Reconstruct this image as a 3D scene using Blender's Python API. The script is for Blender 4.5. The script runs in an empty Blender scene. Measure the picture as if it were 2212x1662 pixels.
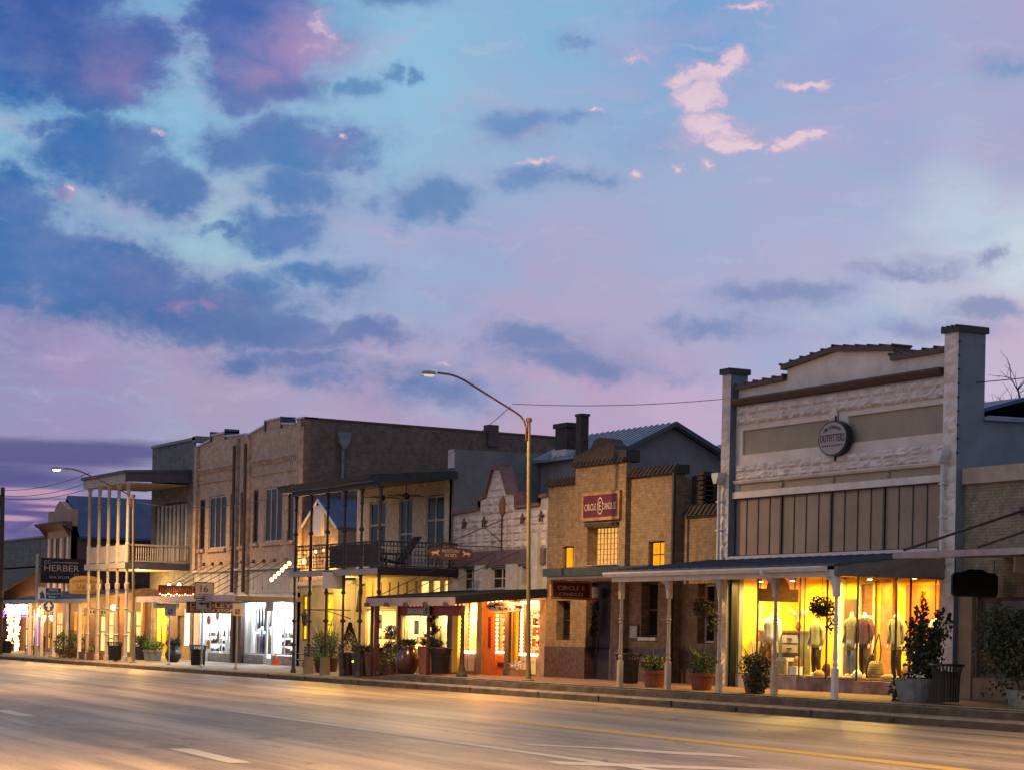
import bpy, bmesh, math, random
from mathutils import Vector, Matrix
from math import sin, cos, pi, radians
random.seed(7)
D = bpy.data
SC = bpy.context.scene
COL = SC.collection


def S(r, g, b):
    f = lambda c: (c / 255) / 12.92 if c <= 10 else ((c / 255 + .055) / 1.055) ** 2.4
    return (f(r), f(g), f(b))


# ------------------------------------------------------------------ camera
# Street runs along X, the shop fronts stand on Y = 34, Z is up, the road is Z = 0.
cam_d = D.cameras.new('camera')
cam = D.objects.new('camera', cam_d)
COL.objects.link(cam)
SC.camera = cam
cam_d.sensor_fit = 'HORIZONTAL'
cam_d.sensor_width = 36
cam_d.lens = 36 * 4700 / 2212
cam_d.shift_y = 0.2446
cam_d.clip_start = .1
cam_d.clip_end = 3000
A_ = radians(28.073)
fwd = Vector((-cos(A_), sin(A_), 0))
rgt = Vector((sin(A_), cos(A_), 0))
RHO = .02
cx_ = rgt * cos(RHO) + Vector((0, 0, 1)) * sin(RHO)
cy_ = -rgt * sin(RHO) + Vector((0, 0, 1)) * cos(RHO)
cz_ = -fwd
mw = Matrix((cx_, cy_, cz_)).transposed().to_4x4()
mw.translation = (0, 0, 1.76)
cam.matrix_world = mw
SC.view_settings.view_transform = 'Standard'
SC.view_settings.look = 'None'
SC.view_settings.exposure = 0.0
SC.view_settings.gamma = 1
SC.cycles.use_denoising = True
SC.cycles.max_bounces = 6
SC.cycles.diffuse_bounces = 3
SC.cycles.glossy_bounces = 3
SC.cycles.transparent_max_bounces = 12
SC.cycles.sample_clamp_indirect = 4.0
SC.cycles.caustics_reflective = False
SC.cycles.caustics_refractive = False

# ------------------------------------------------------------------ sky (world)
W = D.worlds.new('World')
SC.world = W
W.use_nodes = True
nt = W.node_tree
nt.nodes.clear()


class NB:
    def __init__(self, nt):
        self.nt = nt

    def n(self, typ, **kw):
        x = self.nt.nodes.new(typ)
        for k, v in kw.items():
            setattr(x, k, v)
        return x

    def set(self, sock, v):
        if hasattr(v, 'is_output') or isinstance(v, bpy.types.NodeSocket):
            self.nt.links.new(v, sock)
        else:
            sock.default_value = v

    def m(self, op, a, b=0., c=0., clamp=False):
        x = self.n('ShaderNodeMath', operation=op, use_clamp=clamp)
        self.set(x.inputs[0], a)
        self.set(x.inputs[1], b)
        self.set(x.inputs[2], c)
        return x.outputs[0]

    def v(self, op, a, b=(0, 0, 0), c=(0, 0, 0)):
        x = self.n('ShaderNodeVectorMath', operation=op)
        self.set(x.inputs[0], a)
        if op == 'SCALE':
            self.set(x.inputs[3], b)
        else:
            self.set(x.inputs[1], b)
            if op == 'MULTIPLY_ADD':
                self.set(x.inputs[2], c)
        return x.outputs[1] if op in ('LENGTH', 'DISTANCE', 'DOT_PRODUCT') else x.outputs[0]

    def mix(self, f, a, b, mode='MIX'):
        x = self.n('ShaderNodeMix', data_type='RGBA', blend_type=mode)
        self.set(x.inputs[0], f)
        self.set(x.inputs[6], a if not isinstance(a, tuple) else (*a[:3], 1))
        self.set(x.inputs[7], b if not isinstance(b, tuple) else (*b[:3], 1))
        return x.outputs[2]

    def noise(self, vec, scale, detail=4, rough=.55, dist=0., dims='3D'):
        x = self.n('ShaderNodeTexNoise', noise_dimensions=dims)
        self.set(x.inputs['Vector'], vec)
        x.inputs['Scale'].default_value = scale
        x.inputs['Detail'].default_value = detail
        x.inputs['Roughness'].default_value = rough
        x.inputs['Distortion'].default_value = dist
        return x.outputs['Fac'], x.outputs['Color']

    def smooth(self, x, a, b):
        r = self.n('ShaderNodeMapRange', interpolation_type='SMOOTHSTEP')
        self.set(r.inputs[0], x)
        r.inputs[1].default_value = a
        r.inputs[2].default_value = b
        return r.outputs[0]


b = NB(nt)
tc = b.n('ShaderNodeTexCoord')
dirv = tc.outputs['Generated']
f_ = b.v('DOT_PRODUCT', dirv, tuple(fwd))
r_ = b.v('DOT_PRODUCT', dirv, tuple(rgt))
sep = b.n('ShaderNodeSeparateXYZ')
nt.links.new(dirv, sep.inputs[0])
az = b.m('MULTIPLY', b.m('ARCTAN2', r_, f_), 57.2958)
el = b.m('MULTIPLY', b.m('ARCSINE', sep.outputs[2]), 57.2958)
cmb = b.n('ShaderNodeCombineXYZ')
nt.links.new(az, cmb.inputs[0])
nt.links.new(el, cmb.inputs[1])
P0 = cmb.outputs[0]          # sky position in degrees, (bearing from the street, height)
_, nz = b.noise(P0, .55, 6, .6)
warp = b.v('SUBTRACT', nz, (.5, .5, .5))
P1 = b.v('MULTIPLY_ADD', warp, (2.8, 1.7, 0), P0)
_, nz2 = b.noise(b.v('MULTIPLY', P0, (.55, 1, 1)), .9, 4, .55)
P2 = b.v('MULTIPLY_ADD', b.v('SUBTRACT', nz2, (.5, .5, .5)), (2.4, 1.3, 0), P0)


def field(P, table, eps, power):
    acc = wsum = None
    for (x, y, c) in table:
        w = b.m('POWER', b.m('ADD', b.v('DISTANCE', P, (x, y, 0)), eps), -power)
        cs = b.v('SCALE', S(*c), w)
        acc = cs if acc is None else b.v('ADD', acc, cs)
        wsum = w if wsum is None else b.m('ADD', wsum, w)
    return b.v('SCALE', acc, b.m('DIVIDE', 1., wsum))


def blobs(P, table):
    d = None
    for (x, y, rx, ry, a) in table:
        q = b.v('MULTIPLY_ADD', P, (1 / rx, 1 / ry, 0), (-x / rx, -y / ry, 0))
        w = b.m('MULTIPLY_ADD', b.v('LENGTH', q), -a, a)
        d = w if d is None else b.m('MAXIMUM', d, w)
    return d


BASE = [(-13.56, 15.6, (45, 110, 185)), (-10.04, 15.19, (120, 172, 215)), (-10.58, 12.9, (135, 190, 220)), (-2.81, 14.51, (142, 192, 222)), (0.83, 15.61, (132, 180, 218)), (-6.37, 10.91, (150, 190, 215)), (-13.12, 11.37, (140, 190, 215)), (4.47, 15.64, (118, 162, 212)), (8.7, 14.92, (152, 166, 212)), (12.8, 15.47, (162, 166, 206)), (-0.33, 12.84, (150, 180, 214)), (4.56, 11.39, (160, 176, 210)), (3.31, 13.47, (140, 172, 213)), (9.33, 12.86, (160, 170, 208)), (12.85, 12.78, (168, 170, 205)), (-1.49, 9.89, (155, 166, 206)), (2.18, 9.37, (170, 168, 202)), (7.61, 9.87, (176, 175, 208)), (11.73, 10.75, (188, 202, 222)), (12.91, 9.81, (202, 217, 229)), (10.6, 8.68, (185, 190, 214)), (2.24, 6.26, (184, 160, 195)), (-3.85, 6.25, (174, 155, 191)), (-7.47, 6.14, (168, 154, 190)), (-12.7, 7.46, (140, 138, 184)), (-11.63, 6.57, (162, 146, 188)), (-12.19, 5.49, (154, 148, 188)), (6.44, 8.21, (166, 168, 205)), (12.72, 7.84, (198, 176, 205)), (12.75, 6.43, (200, 186, 212)), (-12.6, 2.51, (100, 85, 145)), (4.43, 6.05, (194, 170, 202)), (-5.25, 15.44, (128, 172, 212)), (-3.98, 12.4, (145, 190, 220)), (-8.09, 6.95, (170, 154, 190)), (-7.86, 13.27, (130, 185, 220)), (-3.31, 9.72, (158, 172, 210)), (-8.72, 14.48, (150, 188, 216)), (-8.8, 12.54, (140, 190, 222)), (-7.92, 10.61, (160, 200, 215)), (-10.82, 13.11, (140, 192, 222)), (0.42, 5.74, (186, 160, 194)), (7.58, 11.15, (165, 175, 212)), (-4.89, 9.67, (155, 178, 212)), (0.36, 8.62, (170, 163, 199))]
CLOUDC = [(-12.38, 14.58, (49, 87, 163)), (-13.51, 13.38, (25, 98, 175)), (-10.25, 14.05, (74, 98, 167)), (-7.9, 15.31, (56, 94, 173)), (-6.91, 13.78, (92, 113, 177)), (-11.15, 11.83, (47, 109, 177)), (-9.61, 11.69, (72, 119, 177)), (-6.15, 12.2, (69, 123, 181)), (-4.95, 12.48, (92, 125, 183)), (-12.73, 9.32, (60, 111, 175)), (-9.9, 8.53, (65, 106, 169)), (-6.35, 10.09, (72, 123, 183)), (-2.49, 11.16, (94, 136, 187)), (-5.07, 6.81, (105, 123, 177)), (1.0, 7.44, (116, 132, 181)), (5.11, 8.21, (124, 141, 189)), (7.02, 9.04, (133, 145, 190)), (12.12, 8.66, (142, 150, 190)), (-4.13, 14.06, (94, 145, 190)), (-0.1, 13.25, (106, 145, 195)), (12.7, 14.58, (119, 155, 199)), (-7.5, 7.8, (79, 112, 170))]
DARK = [(-12.85, 14.99, 2.83, 2.53, 1.2), (-10.97, 14.45, 2.23, 1.64, 1.1), (-10.83, 13.56, 1.64, 0.74, 0.9), (-6.94, 15.47, 2.38, 1.64, 1.2), (-6.91, 13.89, 1.86, 0.82, 1.0), (-10.56, 11.98, 2.23, 1.12, 1.1), (-9.25, 11.36, 1.64, 0.82, 1.1), (-12.22, 12.51, 1.04, 0.37, 0.7), (-12.99, 10.69, 1.34, 1.04, 1), (-6.4, 12.42, 2.53, 0.97, 1.1), (-4.71, 12.43, 1.19, 0.82, 0.9), (-5.77, 11.34, 1.64, 0.67, 0.9), (-2.49, 11.16, 1.41, 0.67, 1), (-6.35, 10.21, 1.64, 0.71, 1.05), (-7.8, 10.33, 0.59, 0.21, 0.7), (-12.85, 9.32, 2.83, 1.34, 1.1), (-10.62, 8.85, 3.57, 1.12, 1.15), (-8.47, 8.24, 3.27, 0.97, 1.1), (-7.02, 7.82, 2.97, 0.62, 1), (-13.18, 8.37, 1.78, 0.45, 0.7), (-5.12, 9.08, 1.64, 0.48, 0.75), (-4.01, 7.86, 1.78, 0.39, 0.75), (-6.29, 7.13, 2.68, 0.39, 0.8), (-5.07, 6.63, 1.49, 0.39, 0.6), (0.38, 7.67, 1.64, 0.51, 0.8), (1.37, 7.15, 2.97, 0.45, 0.65), (-2.03, 6.48, 2.08, 0.59, 0.55), (-0.1, 13.25, 1.34, 0.51, 0.65), (0.3, 11.87, 1.04, 0.39, 0.55), (1.64, 11.81, 0.74, 0.24, 0.5), (-4.19, 14.06, 0.74, 0.39, 0.7), (-3.35, 14.34, 0.36, 0.24, 0.6), (-2.68, 14.34, 0.24, 0.21, 0.6), (5.11, 8.18, 1.64, 0.3, 0.6), (7.02, 8.98, 1.93, 0.3, 0.6), (12.12, 8.64, 1.41, 0.33, 0.7), (10.35, 9.59, 1.49, 0.21, 0.5), (12.16, 9.8, 0.71, 0.21, 0.5), (10.14, 8.03, 1.93, 0.36, 0.5), (1.57, 15.2, 0.74, 0.24, 0.6), (12.76, 14.58, 0.89, 0.24, 0.5), (-3.21, 16.08, 1.19, 0.3, 0.5), (1.24, 13.28, 0.89, 0.27, 0.5), (-3.13, 6.75, 1.19, 0.45, 0.5)]
GLOW = [(-5.85, 15.08, 1.61, 1.39, 1.0), (-6.92, 14.35, 1.32, 0.73, 0.8), (-10.61, 14.03, 1.17, 1.02, 0.55), (-11.95, 11.04, 0.66, 0.35, 1), (-4.83, 12.43, 1.17, 0.73, 0.4), (-8.83, 8.25, 1.02, 0.26, 0.7), (-8.11, 8.37, 0.44, 0.2, 0.7), (0.27, 13.0, 0.73, 0.26, 0.6), (-9.91, 8.77, 0.88, 0.59, 0.3), (-7.76, 8.62, 1.17, 0.44, 0.35), (3.8, 12.9, 0.44, 0.44, 0.4)]
PUFF = [(5.4, 14.79, 0.59, 0.5, 0.9), (4.98, 14.45, 1.12, 0.36, 0.9), (4.38, 14.3, 0.77, 0.31, 0.8), (4.63, 13.88, 0.84, 0.48, 1.0), (5.07, 13.27, 1.19, 0.5, 0.95), (5.5, 12.85, 0.63, 0.28, 1), (6.01, 12.78, 0.56, 0.14, 0.8), (6.77, 12.57, 0.42, 0.17, 0.9), (7.21, 12.74, 0.7, 0.28, 0.95), (7.51, 14.28, 0.81, 0.2, 0.9), (5.77, 16.1, 0.93, 0.14, 0.85), (3.03, 12.08, 0.42, 0.17, 0.9), (4.18, 12.32, 0.25, 0.13, 0.7), (4.91, 12.3, 0.34, 0.17, 0.6), (1.78, 13.49, 0.34, 0.11, 0.7), (0.35, 12.23, 0.62, 0.13, 0.7), (2.79, 14.95, 0.56, 0.22, 0.45), (-11.95, 11.12, 0.25, 0.14, 0.6), (-4.59, 12.72, 0.22, 0.11, 0.6), (-9.51, 12.5, 0.25, 0.11, 0.5), (-1.8, 7.2, 0.31, 0.07, 0.4), (-5.37, 15.44, 0.56, 0.56, 0.4)]
LOWBAND = [(-12.17, 4.48, 5.12, 0.46, 1.0), (-14.47, 3.86, 5.12, 0.49, 1.0), (-12.13, 2.4, 3.05, 0.34, 0.5), (-13.88, 2.88, 2.44, 0.15, 0.5)]
LOWPINK = [(-12.62, 3.43, 2.07, 0.17, 1.0), (-11.68, 3.19, 1.46, 0.1, 0.8), (-13.07, 2.76, 1.1, 0.11, 0.9), (-11.91, 3.01, 1.22, 0.07, 0.6)]
SOFT = [(1.61, 7.45, 4.02, 0.85, 1), (-2.03, 6.54, 3.17, 0.73, 0.9), (-0.34, 12.96, 2.07, 0.67, 0.8), (0.91, 11.82, 2.07, 0.49, 0.7), (5.35, 8.21, 2.68, 0.49, 0.8), (7.26, 8.98, 2.68, 0.44, 0.8), (10.61, 8.03, 2.93, 0.61, 0.8), (-3.9, 8.76, 2.68, 0.73, 0.8), (-5.07, 6.81, 3.17, 0.73, 0.9), (3.69, 12.55, 1.46, 0.85, 0.5), (12.24, 14.49, 1.46, 0.49, 0.7), (10.35, 9.61, 2.19, 0.32, 0.6), (-2.74, 11.39, 2.19, 0.98, 0.7), (-6.13, 11.27, 3.66, 2.07, 0.9), (-10.54, 10.95, 3.66, 1.46, 0.9)]

base = field(P2, BASE, .35, 3.2)
cloudc = field(P2, CLOUDC, .3, 4.0)
dn, _ = b.noise(b.v('MULTIPLY', P0, (.75, 1.3, 1)), .62, 8, .64)
dn = b.m('MULTIPLY_ADD', dn, 1.5, -.75)
dens = b.m('ADD', blobs(P1, DARK), dn)
soft = b.m('ADD', blobs(P2, SOFT), b.m('MULTIPLY', dn, .8))
base = b.mix(b.m('MULTIPLY', b.smooth(soft, -.1, .8), .45), base, S(142, 150, 193))
# streaky veils
sv, _ = b.noise(b.v('MULTIPLY', P1, (.20, 1.0, 1)), .9, 6, .62)
sw, _ = b.noise(b.v('MULTIPLY', P1, (.42, 1.6, 1)), 1.3, 6, .62)
base = b.mix(b.m('MULTIPLY', b.smooth(sv, .48, .70), .38), base, S(186, 168, 203))
base = b.mix(b.m('MULTIPLY', b.smooth(sv, .50, .30), .36), base, S(146, 182, 214))
base = b.mix(b.m('MULTIPLY', b.smooth(sw, .54, .72), .20), base, S(205, 196, 218))
fine, _ = b.noise(b.v('MULTIPLY', P1, (.9, 1.3, 1)), 2.6, 6, .65)
dens = b.m('ADD', dens, b.m('MULTIPLY_ADD', fine, .34, -.17))
cov = b.m('ADD', b.m('MULTIPLY', b.smooth(dens, -.34, .66), .62), b.m('MULTIPLY', b.smooth(dens, .0, .46), .38))
cloudc = b.mix(b.m('MULTIPLY', b.smooth(dn, .25, -.35), .30), cloudc, S(140, 146, 194))
sky1 = b.mix(b.m('MULTIPLY', cov, .97), base, cloudc)
gl = b.m('ADD', blobs(P1, GLOW), b.m('MULTIPLY_ADD', fine, .5, -.25))
sky2 = b.mix(b.m('MULTIPLY', b.smooth(gl, .05, 1.0), .52), sky1, S(196, 146, 190))
pf = b.m('ADD', b.m('ADD', blobs(P1, PUFF), b.m('MULTIPLY', dn, .5)), b.m('MULTIPLY_ADD', fine, 1.3, -.65))
pcol = b.mix(b.smooth(pf, .1, .75), S(196, 172, 206), S(236, 206, 216))
sky3 = b.mix(b.m('MULTIPLY', b.smooth(pf, -.12, .55), .86), sky2, pcol)
lowst, _ = b.noise(b.v('MULTIPLY', P0, (.16, 1.9, 1)), 1.1, 5, .6)
low = b.m('ADD', blobs(P0, LOWBAND), b.m('MULTIPLY_ADD', lowst, 1.2, -.6))
sky3 = b.mix(b.m('MULTIPLY', b.smooth(low, -.1, .6), .9), sky3, S(80, 82, 140))
st = b.m('ADD', blobs(P0, LOWPINK), b.m('MULTIPLY_ADD', lowst, 1.0, -.5))
sky3 = b.mix(b.m('MULTIPLY', b.smooth(st, .05, .6), .85), sky3, S(198, 156, 184))
hs = b.n('ShaderNodeHueSaturation')
hs.inputs['Saturation'].default_value = .99
nt.links.new(sky3, hs.inputs['Color'])
sky3 = hs.outputs[0]
# Nishita dusk sky under the clouds
nish = b.n('ShaderNodeTexSky', sky_type='NISHITA', sun_disc=False)
SUN_EL, SUN_ROT = radians(1.0), radians(200)
nish.sun_elevation = SUN_EL
nish.sun_rotation = SUN_ROT
nsc = b.v('SCALE', nish.outputs[0], .015)
ang = b.m('SQRT', b.m('ADD', b.m('MULTIPLY', az, az), b.m('MULTIPLY', el, el)))
dusk = b.m('MULTIPLY_ADD', b.smooth(ang, 22, 75), -.10, .97)      # the glow is in this part of the sky; overhead and behind it is already darker
tot = b.v('ADD', b.v('SCALE', sky3, dusk), nsc)
bg = b.n('ShaderNodeBackground')
nt.links.new(tot, bg.inputs[0])
bg.inputs[1].default_value = SKY_STRENGTH = 1.0
wo = b.n('ShaderNodeOutputWorld')
nt.links.new(bg.outputs[0], wo.inputs[0])
W.cycles.sampling_method = 'MANUAL'
W.cycles.sample_map_resolution = 256

# the last glow of the sun, low in the west and behind cloud
sun_d = D.lights.new('sun', 'SUN')
sun_d.energy = .16
sun_d.angle = radians(15)
sun_d.color = (1, .62, .55)
sun = D.objects.new('sun', sun_d)
COL.objects.link(sun)
sun.rotation_euler = Vector((-sin(SUN_ROT) * cos(SUN_EL), -cos(SUN_ROT) * cos(SUN_EL), -sin(SUN_EL))).to_track_quat('-Z', 'Y').to_euler()


# ------------------------------------------------------------------ helpers
class MB:
    def __init__(s):
        s.v = []
        s.f = []

    def add(s, vs, fs):
        o = len(s.v)
        s.v += [tuple(p) for p in vs]
        s.f += [tuple(i + o for i in f) for f in fs]
        return s

    def box(s, x0, x1, y0, y1, z0, z1):
        v = [(x, y, z) for z in (z0, z1) for y in (y0, y1) for x in (x0, x1)]
        return s.add(v, [(0, 2, 3, 1), (4, 5, 7, 6), (0, 1, 5, 4), (2, 6, 7, 3), (0, 4, 6, 2), (1, 3, 7, 5)])

    def prism(s, pts, ax, a, c):
        """polygon pts extruded along axis ax ('x': pts are (y,z); 'y': (x,z); 'z': (x,y))"""
        def P(p, t):
            return (t, p[0], p[1]) if ax == 'x' else (p[0], t, p[1]) if ax == 'y' else (p[0], p[1], t)
        n = len(pts)
        v = [P(p, a) for p in pts] + [P(p, c) for p in pts]
        f = [tuple(range(n)), tuple(range(2 * n - 1, n - 1, -1))]
        f += [(i, i + n, (i + 1) % n + n, (i + 1) % n) for i in range(n)]
        return s.add(v, f)

    def tube(s, p0, p1, r0, r1=None, n=8, cap=True):
        return s.path([p0, p1], [r0, r0 if r1 is None else r1], n, cap)

    def path(s, pts, r, n=8, cap=True):
        pts = [Vector(p) for p in pts]
        if not isinstance(r, (list, tuple)):
            r = [r] * len(pts)
        vs = []
        ref = None
        for i, p in enumerate(pts):
            t = (pts[min(i + 1, len(pts) - 1)] - pts[max(i - 1, 0)]).normalized()
            if ref is None:
                ref = Vector((0, 0, 1)) if abs(t.z) < .9 else Vector((1, 0, 0))
            u = t.cross(ref).normalized()
            w = u.cross(t).normalized()
            ref = w
            for k in range(n):
                a = 2 * pi * k / n
                vs.append(p + (u * cos(a) + w * sin(a)) * r[i])
        fs = []
        for i in range(len(pts) - 1):
            for k in range(n):
                a, c = i * n + k, i * n + (k + 1) % n
                fs.append((a, c, c + n, a + n))
        if cap:
            fs.append(tuple(range(n - 1, -1, -1)))
            fs.append(tuple(range(len(vs) - n, len(vs))))
        return s.add(vs, fs)

    def lathe(s, prof, c=(0, 0, 0), n=14, sx=1, sy=1, off=0):
        vs, fs = [], []
        for (r, z) in prof:
            for k in range(n):
                a = 2 * pi * k / n + off
                vs.append((c[0] + r * sx * cos(a), c[1] + r * sy * sin(a), c[2] + z))
        for i in range(len(prof) - 1):
            for k in range(n):
                a, d = i * n + k, i * n + (k + 1) % n
                fs.append((a, d, d + n, a + n))
        fs.append(tuple(range(n - 1, -1, -1)))
        fs.append(tuple(range(len(vs) - n, len(vs))))
        return s.add(vs, fs)

    def loft(s, secs, n=12):
        """secs: (cx, cy, z, rx, ry)"""
        vs, fs = [], []
        for (x, y, z, rx, ry) in secs:
            for k in range(n):
                a = 2 * pi * k / n
                vs.append((x + rx * cos(a), y + ry * sin(a), z))
        for i in range(len(secs) - 1):
            for k in range(n):
                a, d = i * n + k, i * n + (k + 1) % n
                fs.append((a, d, d + n, a + n))
        fs.append(tuple(range(n - 1, -1, -1)))
        fs.append(tuple(range(len(vs) - n, len(vs))))
        return s.add(vs, fs)

    def ball(s, c, rx, ry=None, rz=None, n=10, m=7):
        ry = rx if ry is None else ry
        rz = rx if rz is None else rz
        prof = [(max(.02, sin(pi * i / m)), -cos(pi * i / m)) for i in range(m + 1)]
        vs, fs = [], []
        for (r, z) in prof:
            for k in range(n):
                a = 2 * pi * k / n
                vs.append((c[0] + rx * r * cos(a), c[1] + ry * r * sin(a), c[2] + rz * z))
        for i in range(m):
            for k in range(n):
                a, d = i * n + k, i * n + (k + 1) % n
                fs.append((a, d, d + n, a + n))
        return s.add(vs, fs)

    def facade(s, x0, x1, z0, z1, y, holes=(), depth=.2, back=False):
        """wall face in the plane Y = y with rectangular openings and their reveals, welded"""
        xs = sorted({round(x, 4) for x in [x0, x1] + [h[i] for h in holes for i in (0, 1)] if x0 <= x <= x1})
        zs = sorted({round(z, 4) for z in [z0, z1] + [h[i] for h in holes for i in (2, 3)] if z0 <= z <= z1})
        idx = {}
        vs, fs = [], []

        def V(x, yy, z):
            k = (round(x, 4), round(yy, 4), round(z, 4))
            if k not in idx:
                idx[k] = len(vs)
                vs.append(k)
            return idx[k]

        def hole(x, z):
            for h in holes:
                if h[0] < x < h[1] and h[2] < z < h[3]:
                    return h
            return None
        for i in range(len(xs) - 1):
            for j in range(len(zs) - 1):
                a, c, d, e = xs[i], xs[i + 1], zs[j], zs[j + 1]
                h = hole((a + c) / 2, (d + e) / 2)
                if h is None:
                    fs.append((V(a, y, d), V(c, y, d), V(c, y, e), V(a, y, e)))
                else:
                    dp = h[4] if len(h) > 4 else depth
                    yb = y + dp
                    if abs(a - h[0]) < 1e-3:
                        fs.append((V(a, y, d), V(a, y, e), V(a, yb, e), V(a, yb, d)))
                    if abs(c - h[1]) < 1e-3:
                        fs.append((V(c, y, d), V(c, yb, d), V(c, yb, e), V(c, y, e)))
                    if abs(d - h[2]) < 1e-3:
                        fs.append((V(a, y, d), V(a, yb, d), V(c, yb, d), V(c, y, d)))
                    if abs(e - h[3]) < 1e-3:
                        fs.append((V(a, y, e), V(c, y, e), V(c, yb, e), V(a, yb, e)))
                    if len(h) > 5 and h[5]:
                        fs.append((V(a, yb, d), V(c, yb, d), V(c, yb, e), V(a, yb, e)))
        return s.add(vs, fs)

    def shell(s, x0, x1, y0, y1, z0, z1, top=True):
        v = [(x, y, z) for z in (z0, z1) for y in (y0, y1) for x in (x0, x1)]
        f = [(2, 6, 7, 3), (0, 4, 6, 2), (1, 3, 7, 5)] + ([(4, 5, 7, 6)] if top else [])
        return s.add(v, f)

    def rock(s, x0, x1, z0, z1, y, bw=.45, rows=1, out=.05, rng=random):
        """rough faced stone courses: one welded sheet with pillowed, uneven blocks"""
        nx = max(1, round((x1 - x0) / bw))
        dx, dz = (x1 - x0) / nx, (z1 - z0) / rows
        vs, fs, idx = [], [], {}
        NX, NZ = nx * 4, rows * 4
        for j in range(NZ + 1):
            for i in range(NX + 1):
                fx, fz = i % 4, j % 4
                joint = fx == 0 or fz == 0
                o = .0 if joint else out * rng.uniform(.5, 1.35)
                vs.append((x0 + dx * i / 4, y - o - .004, z0 + dz * j / 4))
        for j in range(NZ):
            for i in range(NX):
                a = j * (NX + 1) + i
                fs.append((a, a + 1, a + NX + 2, a + NX + 1))
        return s.add(vs, fs)

    def leaves(s, c, r, n, size, rng, shell=.35, flat=1.0, lift=0):
        for _ in range(n):
            while True:
                p = Vector((rng.uniform(-1, 1), rng.uniform(-1, 1), rng.uniform(-1, 1)))
                if shell < p.length < 1:
                    break
            p = Vector((c[0] + p.x * r[0], c[1] + p.y * r[1], c[2] + p.z * r[2]))
            s.leaf(p, size * rng.uniform(.6, 1.4), rng, lift)
        return s

    def leaf(s, p, sz, rng, lift=0):
        p = Vector(p)
        d = Vector((rng.gauss(0, 1), rng.gauss(0, 1), rng.gauss(0, 1) + lift)).normalized()
        e = d.cross(Vector((rng.gauss(0, 1), rng.gauss(0, 1), rng.gauss(0, 1)))).normalized()
        a = p + d * sz
        return s.add([p, p + d * sz * .5 + e * sz * .32, a, p + d * sz * .5 - e * sz * .32], [(0, 1, 2, 3)])

    def build(s, name, mat, parent=None, smooth=False, loc=None):
        me = D.meshes.new(name)
        org = Vector((0, 0, 0))
        if parent is not None:
            org = ORG.get(parent.name, Vector((0, 0, 0)))
        elif loc is not None:
            org = Vector(loc)
        me.from_pydata([(p[0] - org.x, p[1] - org.y, p[2] - org.z) for p in s.v], [], s.f)
        bm = bmesh.new()
        bm.from_mesh(me)
        bmesh.ops.recalc_face_normals(bm, faces=bm.faces)
        bm.to_mesh(me)
        bm.free()
        me.materials.append(mat)
        if smooth:
            me.polygons.foreach_set('use_smooth', [True] * len(me.polygons))
        o = D.objects.new(name, me)
        COL.objects.link(o)
        if parent is not None:
            o.parent = parent
            ORG[o.name] = org
        else:
            o.location = org
            ORG[o.name] = org
        return o


ORG = {}


def tag(o, label, cat, group=None, kind=None):
    if label:
        o['label'] = label
    if cat:
        o['category'] = cat
    if group:
        o['group'] = group
    if kind:
        o['kind'] = kind
    return o


def thing(name, label, cat, loc, group=None):
    o = D.objects.new(name, None)
    o.empty_display_size = .2
    COL.objects.link(o)
    o.location = loc
    ORG[o.name] = Vector(loc)
    return tag(o, label, cat, group)


def structure(o):
    o['kind'] = 'structure'
    return o


def dup(o, loc, label=None, parent=None, rz=None):
    c = o.copy()
    COL.objects.link(c)
    if parent is not None:
        c.parent = parent
    if loc is not None:
        c.location = loc
        ORG[c.name] = Vector(loc)
    if rz is not None:
        c.rotation_euler = (0, 0, rz)
    if label:
        c['label'] = label
    for ch in list(o.children):
        dup(ch, None, None, c)
    return c


# ------------------------------------------------------------------ materials
MATS = {}


def nodes_of(m):
    m.use_nodes = True
    t = m.node_tree
    t.nodes.clear()
    nb = NB(t)
    out = nb.n('ShaderNodeOutputMaterial')
    return t, nb, out


def pmat(name, col, rough=.75, var=.14, scale=2.5, bump=0., bscale=None, metallic=0., col2=None, stretch=(1, 1, 1), spec=.4, stain=0.):
    m = D.materials.new(name)
    t, nb, out = nodes_of(m)
    p = nb.n('ShaderNodeBsdfPrincipled')
    tcn = nb.n('ShaderNodeTexCoord').outputs['Object']
    vec = nb.v('MULTIPLY', tcn, stretch)
    fac, _ = nb.noise(vec, scale, 6, .6)
    fac = nb.smooth(fac, .28, .72)
    c1 = tuple(c * (1 - var) for c in col)
    c2 = col2 if col2 else tuple(min(1, c * (1 + var)) for c in col)
    c = nb.mix(fac, c1, c2)
    if stain:
        s1, _ = nb.noise(nb.v('MULTIPLY', tcn, (1.3, 1.3, .22)), .9, 5, .65)
        c = nb.mix(nb.m('MULTIPLY', nb.smooth(s1, .5, .75), stain), c, tuple(x * .35 for x in col))
    nb.set(p.inputs['Base Color'], c)
    p.inputs['Roughness'].default_value = rough
    p.inputs['Metallic'].default_value = metallic
    p.inputs['Specular IOR Level'].default_value = spec
    if bump:
        bf, _ = nb.noise(vec, bscale or scale * 6, 5, .6)
        bn = nb.n('ShaderNodeBump')
        bn.inputs['Strength'].default_value = bump
        bn.inputs['Distance'].default_value = .03
        nb.set(bn.inputs['Height'], bf)
        nb.set(p.inputs['Normal'], bn.outputs[0])
    nb.set(out.inputs[0], p.outputs[0])
    MATS[name] = m
    return m


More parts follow.
